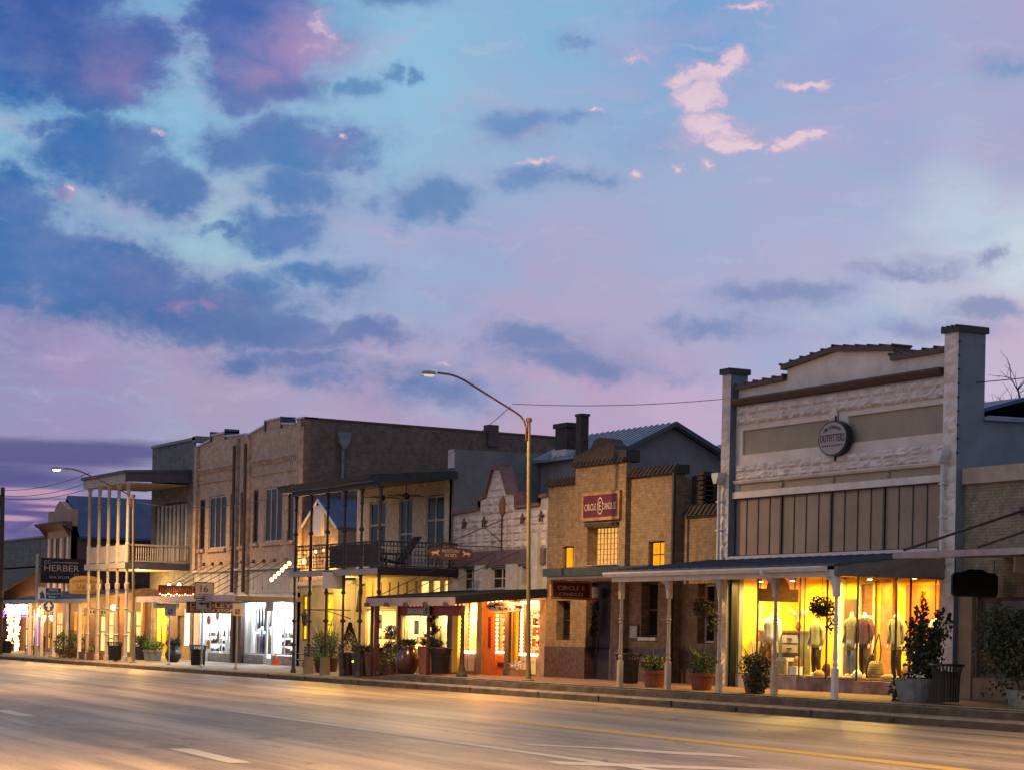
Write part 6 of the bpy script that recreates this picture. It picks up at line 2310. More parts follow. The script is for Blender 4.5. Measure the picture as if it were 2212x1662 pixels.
# shop fronts under that porch
B2_ = thing('lower_shop_building', 'low timber shops with amber lit doors between the stepped gable and the white veranda', 'building', (-108, 34, .36))
mb = MB()
mb.facade(-114.3, -101.1, .34, 3.7, 34.02, [(-113.6, -112.9, .5, 2.6, .1), (-112.3, -111.6, .5, 2.6, .1), (-108.9, -108.0, .5, 2.6, .1), (-107.5, -106.6, .5, 2.6, .1), (-104.9, -103.9, .5, 2.6, .1), (-103.2, -102.3, .5, 2.6, .1)], .1)
mb.shell(-114.28, -101.12, 34.3, 44, .3, 3.9)
mb.build('wall', pmat('russet_timber', (.22, .11, .05), .7, .25, 3, stain=.2), B2_)
for i, x in enumerate((-113.58, -112.28, -108.88, -107.48, -104.88, -103.18)):
    window(B2_, x, x + (.66 if i < 2 else .86), .52, 2.58, 34.03, M['litorange'] if i < 2 else M['litcream'], M['oldwood'], 1, 3 if i % 2 else 2, .07, 'lit_door', depth=.03)
for x in (-111.0, -106.0, -102.0):
    mb = MB()
    mb.box(x, x + .25, 33.9, 34.02, .36, 3.3)
    mb.build('pilaster', M['signgold'], B2_)
lamp('porch_glow_light', 'POINT', (-116.5, 32.7, 2.7), 240, (1, .55, .16), .1)
lamp('porch_glow_light', 'POINT', (-111.5, 32.9, 2.8), 280, (1, .58, .2), .1)
lamp('porch_glow_light', 'POINT', (-106, 32.8, 2.8), 420, (1, .52, .14), .1)
mb = MB()
mb.ball((-102.2, 32.6, 2.75), .17, .17, .13)
t = tag(mb.build('globe_lamp', M['lampglow'], None, True, (-102.2, 32.6, 2.75)), 'round white hot globe lamp hanging at the left of the veranda posts', 'lamp')

mb = MB()
mb.facade(-118.8, -114.3, .35, 3.25, 33.95, [(-118.3, -117.3, .5, 2.6, .05), (-116.6, -115.4, .5, 2.6, .05)], .05)
mb.build('lower_front', MATS['russet_timber'], B2_)
window(B2_, -118.28, -117.32, .52, 2.58, 33.97, M['litorange'], M['wood'], 2, 3, .07, 'lit_door', depth=.03)
window(B2_, -116.58, -115.42, .52, 2.58, 33.97, M['litcream'], M['wood'], 3, 3, .07, 'lit_door', depth=.03)
# far left: brown porch roof, fairy lit entrance
B = thing('corner_porch_building', 'low building at the far left with a sloping brown porch roof and fairy lit entrance', 'building', (-124, 34, .36))
mb = MB()
mb.facade(-140, -118.85, .34, 4.9, 34.0, [(-123.0, -121.9, .4, 2.8, .2), (-121.5, -120.6, .4, 2.8, .2), (-119.9, -119.2, .6, 2.7, .2), (-126.5, -124.5, .8, 2.7, .2)], .2)
mb.shell(-140, -118.86, 34.3, 44, .3, 5.2)
mb.build('wall', MATS['russet_timber'], B)
mb = MB()
mb.prism([(30.9, 3.12), (34.0, 4.95), (34.0, 5.07), (30.9, 3.24)], 'x', -140, -119.3)
mb.build('porch_roof', pmat('brown_shingle', (.075, .05, .035), .85, .3, 4, .3), B)
mb = MB()
mb.box(-140, -119.3, 30.84, 30.9, 2.95, 3.2)
mb.build('porch_fascia', M['whitedull'], B)
window(B, -122.98, -121.92, .42, 2.78, 34.03, M['litcream'], M['wood'], 2, 2, .08, 'lit_door', depth=.03)
window(B, -121.48, -120.62, .42, 2.78, 34.03, M['litwhite'], M['wood'], 1, 2, .08, 'lit_door', depth=.03)
window(B, -119.88, -119.22, .62, 2.68, 34.1, pmat('purple_pane', (.08, .02, .14), .3, .2, 3), M['wood'], 1, 1, .06, 'window')
window(B, -126.48, -124.52, .82, 2.68, 34.1, M['litcream'], M['wood'], 3, 1, .08, 'lit_window')
for x in (-127.5, -124.0, -119.6):
    mb = MB()
    mb.box(x - .09, x + .09, 31.0, 31.18, pz(x, 31.1), 3.0)
    mb.build('porch_post', M['wood'], B)
rb = random.Random(77)


def garland(name, label, boxes, n, mat, r):
    t = thing(name, label, 'fairy lights', (sum(q[0] for q in boxes) / len(boxes), boxes[0][2], boxes[0][4]), 'fairy light garlands at the far left entrance')
    mb = MB()
    for k in range(n):
        q = rb.choice(boxes)
        mb.ball((rb.uniform(q[0], q[1]), rb.uniform(q[2], q[3]), rb.uniform(q[4], q[5])), r * rb.uniform(.7, 1.3), n=6, m=4)
    o = mb.build('bulbs', mat, t, True)
    o['kind'] = 'stuff'
    mb = MB()
    for q in boxes:
        mb.path([(rb.uniform(q[0], q[1]), (q[2] + q[3]) / 2, q[4] + (q[5] - q[4]) * i / 7) for i in range(8)], .01, 4)
    mb.build('cable', M['black'], t)
    return t


garland('fairy_light_garland', 'thick band of white hot fairy lights over the far left entrance', [(-123.4, -119.0, 32.9, 33.1, 2.45, 2.95)], 190, M['bulb_white'], .05)
garland('fairy_light_garland', 'left column of warm fairy lights hanging by the far left entrance', [(-122.7, -122.2, 32.9, 33.1, .5, 2.5)], 75, M['bulb_warm'], .055)
garland('fairy_light_garland', 'right column of warm fairy lights hanging by the far left entrance', [(-121.3, -120.8, 32.9, 33.1, .4, 2.5)], 95, M['bulb_warm'], .055)
garland('fairy_light_garland', 'small cluster of orange fairy lights right of the far left entrance', [(-119.2, -118.4, 33.6, 33.7, 2.3, 2.9)], 24, M['bulb_warm'], .045)
lamp('garland_light', 'AREA', (-121.5, 32.7, 2.6), 110, (1, .62, .25), .8, rot=(radians(35), 0, 0))
bulbs('string_light', 'thin purple light strip down the post by the far left sign pole', lerp((-118.3, 33.4, 2.25), (-118.3, 33.4, .7), 22), M['bulb_purple'], .045)
bulbs('string_light', 'wide purple light strip left of the two post lamps', lerp((-117.3, 33.4, 2.25), (-117.4, 33.4, .55), 22), M['bulb_purple'], .07)
bulbs('string_light', 'purple light strip across the head of the far left entrance', lerp((-123.2, 33.3, 2.32), (-119.0, 33.3, 2.3), 22), M['bulb_purple'], .03)
bulbs('wreath_light', 'ring of purple bulbs at the left edge of the street', [(-123.6, 32.6 + .35 * cos(2 * pi * k / 14), 2.45 + .35 * sin(2 * pi * k / 14)) for k in range(15)], M['bulb_purple'], .05, cat='wreath')
# stone block and roof units behind
B = thing('stone_block_building', 'dark grey stone block behind the brown porch roof at the far left', 'building', (-130, 40, 0))
mb = MB()
mb.box(-160, -126.0, 38, 54, 0, 7.3)
mb.build('wall', M['greystone'], B)
mb = MB()
mb.box(-160.1, -125.9, 37.9, 54.1, 7.3, 7.42)
mb.build('coping', M['zinc'], B)
for i, (x0, x1, h) in enumerate([(-133.6, -131.6, .95), (-131.4, -129.4, .8)]):
    t = thing('roof_unit', 'boxy dark cooling unit on the far left stone roof, the %s one' % ('taller' if i == 0 else 'shorter'), 'cooling unit', ((x0 + x1) / 2, 39.5, 7.42), 'cooling units on the stone roof')
    mb = MB()
    mb.box(x0, x1, 38.8, 40.2, 7.42, 7.42 + h)
    mb.build('case', M['iron'], t)
    mb = MB()
    for k in range(4):
        mb.box(x0 + .15, x1 - .15, 38.77, 38.8, 7.5 + k * h * .22, 7.55 + k * h * .22)
    mb.build('louvre', M['darkbar'], t)
    mb = MB()
    mb.lathe([(.5, 0), (.5, .08), (.1, .1)], ((x0 + x1) / 2, 39.5, 7.42 + h), 14)
    mb.build('fan_cowl', M['black'], t)
B = thing('rear_block_building', 'plain low grey building further along the street beyond the far left porch', 'building', (-170, 36, 0))
mb = MB()
mb.box(-260, -141, 34.5, 60, 0, 5.2)
mb.build('wall', M['greystone'], B)
mb = MB()
mb.box(-260.1, -140.9, 34.4, 60.1, 5.2, 5.4)
mb.build('coping', M['zinc'], B)


# ================================================================== street lamps
def street_lamp(name, label, x, y, z0, top, lit, reach=(3.0, 1.25), power=0, sgn=-1, dim=False, grp='street lamps along the road'):
    t = thing(name, label, 'street lamp', (x, y, z0), grp)
    mb = MB()
    mb.lathe([(.19, 0), (.19, .04), (.09, .07), (.075, .5), (.07, .55), (.052, top - z0)], (x, y, z0), 14)
    mb.build('pole', M['polepaint'], t, False)
    mb = MB()
    mb.lathe([(.08, 0), (.09, .02), (.09, .1), (.03, .13)], (x, y, top - .03), 14)
    mb.build('pole_cap', M['rust'], t)
    R, H = reach
    mb = MB()
    a = R / 3.0
    c = H / 1.19
    pts = [(x, y + sgn * q * a, top + h * c) for q, h in ((.08, -.55), (.10, -.2), (.16, -.02), (.28, .12), (.47, .23), (1.1, .53), (1.7, .82), (2.15, 1.03), (2.4, 1.12), (2.65, 1.17), (3.02, 1.19))]
    mb.path(pts, [.032] * len(pts), 8)
    mb.build('arm', M['rust'], t, True)
    ye = y + sgn * (R + .3)
    mb = MB()
    mb.loft([(x, ye, top + H - .06, .06, .19), (x, ye, top + H - .02, .08, .24), (x, ye, top + H + .03, .06, .20), (x, ye, top + H + .05, .03, .09)], 12)
    hd = mb.build('lamp_head', M['galv'] if lit else M['galv'], t, True)
    mb = MB()
    mb.loft([(x, ye, top + H - .12, .04, .12), (x, ye, top + H - .09, .06, .17), (x, ye, top + H - .06, .065, .19)], 12)
    mb.build('lens', M['lampdim'] if dim else M['lampglow'], t, True)
    if power:
        t.rotation_euler = (.02, 0, 0) if sgn < 0 else (0, 0, 0)      # the arm pulls the pole a little towards the road
        lamp('street_light', 'AREA', (x, ye, top + H - .16), power, WARM_L, .28, parent=t, spread=160)
    return t


WARM_L = (1., .59, .23)
street_lamp('street_lamp', 'tall street lamp with a long curved arm before the candle shop', -56.85, 30.9, pz(-56.85, 30.9), 8.15, True, power=1700, dim=True)
street_lamp('street_lamp', 'lit street lamp rising beside the white two storey veranda', -93.9, 30.9, pz(-93.9, 30.9), 7.65, True, (3.2, 1.15), power=2000)
# the same lamps carry on along the other kerb, behind and beside the viewer
for i, (x, y, s) in enumerate([(-22, 30.9, -1), (-20, 2.2, 1), (-62, 2.2, 1)]):
    street_lamp('street_lamp', ['street lamp further right along the shop kerb, outside the view', 'street lamp on the opposite kerb, nearer the viewer', 'street lamp on the opposite kerb, across from the orange door shop'][i], x, y, .16 if s > 0 else pz(x, y), 8.1, True, power=4600 if s > 0 else 2200, sgn=s)

# wires
def wire(label, a, c, sag, r=.012, n=12, cat='wire'):
    mb = MB()
    pts = []
    for i in range(n + 1):
        s = i / n
        pts.append((a[0] + (c[0] - a[0]) * s, a[1] + (c[1] - a[1]) * s, a[2] + (c[2] - a[2]) * s - sag * 4 * s * (1 - s)))
    mb.path(pts, r, 5)
    tag(mb.build('wire', M['iron'], None, loc=a), label, cat, 'overhead wires')


wire('thin wire from the lamp arm up to the cream store pier', (-56.9, 30.2, 8.62), (-51.1, 34.1, 8.55), .12, .010)
wire('thin wire sloping from the lamp arm down to the brown store side wall', (-57.0, 30.2, 8.55), (-76, 34.2, 7.45), .5, .010)
wire('wire from the cream store to the bare tree at the right edge', (-40.9, 34.3, 8.05), (-30, 36, 8.3), .1)
wire('pale wire sagging from the veranda lamp pole across the brown store', (-93.9, 30.9, 7.4), (-76.3, 31, 6.9), .35, .014)

# utility pole
t = thing('utility_pole', 'dark wooden utility pole at the far left edge', 'pole', (-116.3, 30.8, .2))
mb = MB()
mb.tube((-116.3, 30.8, .15), (-116.35, 30.8, 9.2), .16, .12, 10)
mb.build('pole', M['bark'], t)
mb = MB()
mb.tube((-116.5, 30.75, 8.1), (-116.5, 30.75, 8.8), .18, .18, 10)
mb.build('transformer', M['iron'], t)
for z, a in ((9.05, 9.2), (8.75, 8.75), (8.6, 8.45)):
    wire('dark overhead wire from the far left utility pole, %s' % {9.05: 'topmost', 8.75: 'middle', 8.6: 'lowest'}[z], (-116.3, 30.8, z), (-101.9, 31.2, a), .25, .016)
wire('low sagging wire left of the real estate board', (-130, 33, 5.6), (-118.9, 33.8, 6.0), .3, .016)


# ================================================================== litter bins (one built, then copied)
def bin_():
    t = thing('litter_bin', 'round slatted litter bin', 'litter bin', (0, 0, 0), 'dark slatted litter bins')
    mb = MB()
    mb.lathe([(.24, .06), (.24, .70), (.25, .72)], (0, 0, 0), 16)
    mb.build('liner', M['black'], t)
    mb = MB()
    n = 26
    for i in range(n):
        a = 2 * pi * i / n
        c, s = cos(a), sin(a)
        mb.path([(.27 * c, .27 * s, .05), (.29 * c, .29 * s, .62), (.34 * c, .34 * s, .84), (.39 * c, .39 * s, .86)], .016, 4)
    for z, r in ((.06, .275), (.60, .295)):
        mb.path([(r * cos(2 * pi * i / 20), r * sin(2 * pi * i / 20), z) for i in range(21)], .014, 4)
    mb.build('slats', M['black'], t)
    mb = MB()
    mb.path([(.37 * cos(2 * pi * i / 24), .37 * sin(2 * pi * i / 24), .87) for i in range(25)], .03, 6)
    mb.build('rim', M['black'], t)
    return t


bins = [(-38.0, 31.2, 'dark slatted litter bin beside the tall dark shrub at the right'), (-52.3, 31.6, 'dark slatted litter bin before the tan brick shop'), (-63.5, 31.25, 'dark slatted litter bin left of the thick based canopy post'),
        (-85.9, 31.05, 'dark slatted litter bin before the bright white store'), (-96.9, 31.0, 'dark slatted litter bin by the veranda posts'), (-116.5, 31.2, 'dark slatted litter bin at the far left before the fairy lights')]
p0 = bin_()
for i, (x, y, lb) in enumerate(bins):
    if i == 0:
        p0.location = (x, y, pz(x, y) + .01)
        p0['label'] = lb
    else:
        dup(p0, (x, y, pz(x, y) + .01), lb, None, i * .4)


# ================================================================== pots and plants
rp = random.Random(99)


def pot(name, label, x, y, r, h, potm, kind, leafm, ph, pr, flower=None, group=None, cat='potted plant', z=None):
    z = pz(x, y) + .012 if z is None else z
    t = thing(name, label, cat, (x, y, z), group)
    mb = MB()
    if kind == 'jar':
        mb.lathe([(r * .6, 0), (r * .95, h * .3), (r, h * .55), (r * .8, h * .85), (r * .62, h * .95), (r * .7, h), (r * .55, h), (r * .5, h * .8)], (x, y, z), 18)
    elif kind == 'tub':
        mb.lathe([(r * .85, 0), (r, h), (r * .9, h), (r * .88, h * .9)], (x, y, z), 18)
    else:
        mb.lathe([(r * .68, 0), (r * .92, h * .80), (r * 1.0, h * .80), (r * 1.02, h), (r * .9, h), (r * .85, h * .88)], (x, y, z), 18)
    mb.build('pot', potm, t, kind == 'jar')
    mb = MB()
    mb.lathe([(r * .87, h * .9), (r * .3, h * .93)], (x, y, z), 12)
    mb.build('soil', M['bark'], t)
    n = 0
    if ph:
        mb = MB()
        mb.leaves((x, y, z + h + ph * .42), (pr, pr, ph * .55), int(1500 * pr), .075, rp, .0, lift=.4)
        for k in range(30):
            a = rp.uniform(0, 2 * pi)
            q = Vector((x, y, z + h))
            e = q + Vector((cos(a) * pr * rp.uniform(.6, 1.2), sin(a) * pr * rp.uniform(.6, 1.2), ph * rp.uniform(.7, 1.6)))
            mb.path([q, (q + e) / 2 + Vector((0, 0, ph * .15)), e], [.012, .01, .004], 3)
        mb.build('foliage', leafm, t)
    if flower:
        mb = MB()
        mb.leaves((x, y, z + h + ph * .55), (pr * 1.0, pr * 1.0, ph * .45), 60, .07, rp, .75)
        mb.build('flowers', flower, t)
    return t


pot('potted_plant', 'terracotta pot of yellow flowers before the tan brick shop', -50.4, 31.3, .36, .46, M['terracotta'], 'flare', M['leaf'], .42, .42, M['flowery'], 'terracotta pots along the right kerb')
pot('potted_plant', 'terracotta pot of grassy green leaves before the brick wing window', -48.05, 31.3, .36, .44, M['terracotta'], 'flare', M['leaf'], .55, .44, None, 'terracotta pots along the right kerb')
t = pot('potted_plant', 'terracotta pot with a spilling dark shrub before the lit clothes window', -45.45, 31.2, .34, .46, M['terracotta'], 'flare', M['leafdark'], .55, .42, M['flowery'], 'terracotta pots along the right kerb')
mb = MB()
mb.leaves((-45.1, 31.05, pz(-45, 31) + .35), (.34, .3, .36), 900, .07, rp, .1)
mb.build('spilling_foliage', M['leafdark'], t)
# the tall dark shrub in its planter
t = thing('tall_shrub', 'tall ragged dark shrub in a grey planter before the right end of the lit window', 'shrub', (-39.3, 31.5, .45))
z0 = pz(-39.3, 31.5)
mb = MB()
mb.lathe([(.46, 0), (.58, .55), (.54, .55), (.5, .45)], (-39.3, 31.5, z0), 20)
mb.build('planter', M['zinc'], t)
mb = MB()
spikes = [(0, 0, 2.0)] + [(rp.uniform(-.5, .5), rp.uniform(-.4, .4), rp.uniform(.9, 1.65)) for _ in range(16)]
for (dx, dy, hh) in spikes:
    for i in range(190):
        s = rp.random()
        sp = .24 * (1 - s) ** .7 + .02
        p = Vector((-39.25 + dx * (.25 + .75 * s), 31.5 + dy * (.25 + .75 * s), z0 + .5 + hh * s))
        mb.leaf(p + Vector((rp.gauss(0, sp * .6), rp.gauss(0, sp * .6), rp.gauss(0, .05))), .10 * rp.uniform(.6, 1.3), rp, 1.3)
mb.build('foliage', M['leafdark'], t)
mb = MB()
for i in range(120):
    s = rp.random()
    mb.leaf(Vector((-39.75 - .15 * s, 31.3, z0 + .62 - .62 * s)) + Vector((rp.gauss(0, .08), rp.gauss(0, .08), rp.gauss(0, .05))), .13, rp, -.6)
mb.build('trailing_foliage', M['leafdark'], t)
mb = MB()
mb.leaves((-38.95, 31.15, z0 + .62), (.25, .12, .08), 26, .06, rp, 0)
mb.build('flowers', M['flowerw'], t)
mb = MB()
mb.tube((-39.25, 31.5, z0 + .45), (-39.2, 31.5, z0 + 1.9), .035, .01)
mb.build('stem', M['bark'], t)
# big shrub at the right edge
t = thing('leafy_shrub', 'broad leafy green shrub standing at the right edge before the dark shop', 'shrub', (-35.6, 31.4, .45))
z0 = pz(-35.6, 31.4)
mb = MB()
for (cx, cy, cz, rx, rz, n) in [(-35.7, 31.3, z0 + 1.35, .9, .75, 2600), (-36.2, 31.2, z0 + 1.65, .55, .6, 1000), (-35.1, 31.4, z0 + 1.8, .7, .6, 1300), (-36.0, 31.2, z0 + .75, .5, .35, 170), (-36.45, 31.2, z0 + 2.0, .25, .28, 70), (-36.3, 31.2, z0 + .35, .22, .2, 60), (-35.2, 31.3, z0 + .4, .3, .25, 70), (-36.7, 31.25, z0 + 1.25, .3, .25, 70)]:
    mb.leaves((cx, cy, cz), (rx, .5, rz), n, .085, rp, .2)
mb.build('foliage', M['leafdark'], t)
mb = MB()
for k in range(6):
    a = rp.uniform(0, 2 * pi)
    mb.path([(-35.6, 31.4, z0), (-35.6 + .3 * cos(a), 31.4 + .2 * sin(a), z0 + .7), (-35.7 + .7 * cos(a), 31.4 + .3 * sin(a), z0 + 1.6)], [.035, .025, .01], 5)
mb.build('stems', M['bark'], t)
mb = MB()
mb.lathe([(.35, 0), (.45, .4), (.4, .4), (.38, .3)], (-35.6, 31.4, z0), 16)
mb.build('planter', M['zinc'], t)

# hanging baskets
for (x, y, z, fl, lb, zt) in [(-44.4, 32.45, 2.62, None, 'dark hanging basket of trailing leaves before the lit jumper mannequin', 3.4), (-50.0, 32.6, 2.62, M['flowerr'], 'hanging basket with red flowers before the brick wing window', 3.4)]:
    t = thing('hanging_basket', lb, 'hanging basket', (x, y, z), 'hanging baskets under the right porch')
    mb = MB()
    mb.lathe([(.05, -.2), (.17, -.12), (.24, .05), (.22, .05)], (x, y, z), 12)
    mb.build('basket', M['bark'], t)
    mb = MB()
    mb.leaves((x, y, z + .02), (.33, .33, .29), 700, .07, rp, .1)
    for i in range(80):
        s = rp.random()
        mb.leaf(Vector((x + .18, y + .16, z - .1 - .5 * s)) + Vector((rp.gauss(0, .06), rp.gauss(0, .06), 0)), .09, rp, -.5)
    mb.build('foliage', M['leafdark'], t)
    if fl:
        mb = MB()
        mb.leaves((x - .05, y - .05, z + .26), (.18, .18, .07), 40, .07, rp, 0)
        mb.build('flowers', fl, t)
    mb = MB()
    for k in range(3):
        a = 2 * pi * k / 3
        mb.tube((x + .22 * cos(a), y + .22 * sin(a), z + .05), (x, y, z + .5), .006, n=4)
    mb.tube((x, y, z + .5), (x, y, zt + .1), .008, n=4)
    mb.build('chain', M['black'], t)

# planters before the balcony building
G_ = 'planters before the iron balcony'
t = pot('potted_plant', 'dark red glazed pot with a pointed conifer, leftmost of the kerb planters', -71.2, 31.4, .40, .80, M['darkglaze'], 'tub', M['leafdark'], 0, 0, None, G_)
z0 = pz(-71.2, 31.4)
mb = MB()
for i in range(1100):
    s = rp.random() ** .8
    r = .38 * (1 - s) + .02
    a = rp.uniform(0, 2 * pi)
    mb.leaf((-71.15 + r * cos(a), 31.4 + r * sin(a), z0 + .8 + 1.05 * s), .07, rp, 1.2)
mb.build('foliage', M['leafdark'], t)
pot('potted_plant', 'dark pot of yellow pansies beside the pointed conifer', -70.2, 31.5, .42, .80, M['darkglaze'], 'tub', M['leaf'], .25, .42, M['flowery'], G_)
pot('potted_plant', 'orange red tub right of the yellow pansies', -69.3, 31.6, .42, .84, M['terracotta'], 'tub', M['leafdark'], .14, .3, None, G_)
t = thing('topiary', 'slim topiary of two dark leaf balls on one stem', 'topiary', (-68.75, 31.9, .3))
z0 = pz(-68.75, 31.9)
mb = MB()
mb.lathe([(.18, 0), (.24, .5), (.2, .5)], (-68.75, 31.9, z0), 14)
mb.build('pot', M['terracotta'], t)
mb = MB()
mb.tube((-68.75, 31.9, z0 + .4), (-68.75, 31.9, z0 + 1.75), .02)
mb.build('stem', M['bark'], t)
for zc, r in ((z0 + 1.0, .27), (z0 + 1.55, .26)):
    mb = MB()
    mb.leaves((-68.75, 31.9, zc), (r, r, r), 650, .055, rp, .4)
    mb.build('leaf_ball', M['leafdark'], t)
t = thing('round_bush', 'grey green rounded bush spilling over its pot beside the brown glazed jar', 'bush', (-67.9, 31.6, .25))
z0 = pz(-67.9, 31.6)
mb = MB()
mb.leaves((-67.9, 31.6, z0 + .48), (.62, .5, .5), 900, .08, rp, .4)
mb.build('foliage', M['leafgrey'], t)
mb = MB()
mb.lathe([(.22, 0), (.3, .4), (.25, .4)], (-67.9, 31.6, z0), 12)
mb.build('pot', M['terracotta'], t)
pot('potted_plant', 'large brown glazed jar with a dark rim, nearest the kerb', -65.9, 31.2, .40, .95, M['glaze'], 'jar', M['leafdark'], .2, .3, None, G_)
pot('potted_plant', 'pale stone pot left of the brown glazed jar', -66.95, 31.7, .26, .74, M['whitedull'], 'flare', M['leafdark'], .1, .2, None, G_)
t = pot('potted_plant', 'brown tub with a spiral topiary right of the glazed jar', -64.9, 31.6, .46, .92, M['terracotta'], 'tub', M['leaf'], .22, .4, M['flowery'], G_)
z0 = pz(-64.9, 31.6)
mb = MB()
for i in range(900):
    s = rp.random()
    a = s * 5.2 * pi + rp.gauss(0, .35)
    r = (.26 * (1 - s) + .07)
    mb.leaf((-64.9 + .55 * r * cos(a) + rp.gauss(0, .06 * (1.2 - s)), 31.6 + .55 * r * sin(a) + rp.gauss(0, .06), z0 + .95 + 1.25 * s), .09, rp, .2)
mb.build('spiral_foliage', M['leafdark'], t)
mb = MB()
mb.tube((-64.9, 31.6, z0 + .8), (-64.9, 31.6, z0 + 2.1), .02)
mb.build('stem', M['bark'], t)
bulbs('marker_light', 'two small bright green lights on the dark planters', [(-70.0, 31.02, .75), (-69.62, 31.1, .75)], M['bulb_green'], .035, False, cat='light')
# plants and bench under the left of the balcony
pot('potted_plant', 'dark pot of tall strappy leaves behind the iron bench', -76.4, 32.6, .34, .5, M['darkglaze'], 'flare', M['leaf'], 1.0, .5, None, 'pots behind the iron bench')
pot('potted_plant', 'dark pot of upright green leaves right of the iron bench', -75.1, 32.4, .30, .5, M['darkglaze'], 'flare', M['leaf'], 1.0, .45, None, 'pots behind the iron bench')
pot('potted_plant', 'low pot of bright green leaves beside the stone column base', -74.7, 31.8, .26, .36, M['darkglaze'], 'flare', M['leafbright'], .3, .3, None, 'pots behind the iron bench')
t = thing('iron_bench', 'black iron bench with curled legs under the balcony end', 'bench', (-75.9, 31.7, .3))
z0 = pz(-75.9, 31.7)
for i in range(5):
    mb = MB()
    mb.box(-76.7, -75.1, 31.45 + i * .09, 31.51 + i * .09, z0 + .43, z0 + .46)
    mb.build('seat_slat', M['black'], t)
for i in range(4):
    mb = MB()
    mb.box(-76.7, -75.1, 31.95, 31.98, z0 + .55 + i * .11, z0 + .62 + i * .11)
    mb.build('back_slat', M['black'], t)
for x in (-76.65, -75.15):
    mb = MB()
    mb.path([(x, 31.42, z0), (x, 31.5, z0 + .25), (x, 31.45, z0 + .44), (x, 31.95, z0 + .44), (x, 32.02, z0 + .95)], .022, 6)
    mb.path([(x, 32.0, z0), (x, 31.9, z0 + .25), (x, 31.94, z0 + .44)], .022, 6)
    mb.path([(x, 31.4, z0 + .44), (x, 31.38, z0 + .66), (x, 31.95, z0 + .66)], .02, 6)
    mb.build('leg', M['black'], t)
for x in (-73.95, -72.42):
    mb = MB()
    mb.prism([(x - .16, pz(x, 31)), (x + .16, pz(x, 31)), (x + .11, .85), (x - .11, .85)], 'y', 30.86, 31.14)
    tag(mb.build('column_base', MATS['tan_plaster'], None, loc=(x, 31, .3)), 'tapered pale stone base of the balcony column, %s' % ('nearer the bench' if x < -73 else 'farther from the bench'), 'stone base', 'stone bases under the balcony columns')
# pots before the left shops
G_ = 'pots along the shop wall by the bright store'
pot('potted_plant', 'zinc pot of bright green grass, left one of a pair', -95.9, 32.3, .30, .50, M['zinc'], 'flare', M['leafbright'], .42, .36, None, G_)
pot('potted_plant', 'zinc pot of bright green grass, right one of a pair', -94.9, 32.3, .30, .50, M['zinc'], 'flare', M['leafbright'], .42, .36, None, G_)
pot('potted_plant', 'tall dark jar with dark leaves left of the bright store', -92.6, 32.3, .36, .66, M['black'], 'jar', M['leafdark'], .4, .36, None, G_)
pot('potted_plant', 'dark planter with a dark bush beside the amber jar window', -97.7, 32.5, .34, .62, M['black'], 'tub', M['leafdark'], .5, .4, None, G_)
t = thing('round_bush', 'wide dark green bush at the kerb below the bakery board', 'bush', (-105.7, 31.5, .24))
mb = MB()
mb.leaves((-105.7, 31.5, .85), (1.05, .8, .78), 3200, .08, rp, .4)
mb.build('foliage', M['leaf'], t)
mb = MB()
mb.leaves((-104.6, 31.3, .5), (.7, .5, .4), 350, .10, rp, .2)
mb.build('rusty_foliage', pmat('leaf_rusty', (.10, .035, .015), .7, .4, 6), t)
t = thing('flower_planter', 'low rusty planter with bare branches and a yellow bloom by the veranda', 'planter', (-101.4, 31.3, .22))
mb = MB()
mb.box(-102.6, -100.2, 31.0, 31.5, .22, .58)
mb.build('trough', M['terracotta'], t)
mb = MB()
for k in range(26):
    x = rp.uniform(-102.4, -100.4)
    mb.path([(x, 31.25, .5), (x + rp.gauss(0, .15), 31.25, .9), (x + rp.gauss(0, .35), 31.25 + rp.gauss(0, .15), 1.35 + rp.uniform(-.2, .2))], [.016, .012, .004], 4)
mb.build('branches', M['bark'], t)
mb = MB()
mb.leaves((-101.4, 31.2, .68), (1.1, .22, .16), 240, .09, rp, 0)
mb.build('leaves', M['leaf'], t)
mb = MB()
mb.leaves((-101.1, 31.1, .78), (.2, .1, .06), 20, .09, rp, 0)
mb.build('bloom', M['flowery'], t)
# chairs and a small table at the far left
for i, x in enumerate((-114.2, -112.6)):
    t = thing('cafe_chair', 'dark cafe chair at the far left kerb, the %s one' % ('left' if i == 0 else 'right'), 'chair', (x, 31.9, .25), 'dark cafe chairs at the far left')
    z0 = pz(x, 31.9)
    mb = MB()
    mb.box(x - .28, x + .28, 31.65, 32.15, z0 + .42, z0 + .48)
    mb.build('seat', M['black'], t)
    mb = MB()
    mb.prism([(x - .28, z0 + .48), (x + .28, z0 + .48), (x + .26, z0 + .9), (x + .12, z0 + 1.02), (x - .12, z0 + 1.02), (x - .26, z0 + .9)], 'y', 32.12, 32.17)
    mb.build('backrest', M['black'], t)
    for sx in (-.25, .25):
        for sy in (31.68, 32.12):
            mb = MB()
            mb.tube((x + sx, sy, z0), (x + sx, sy, z0 + .43), .02)
            mb.build('leg', M['black'], t)
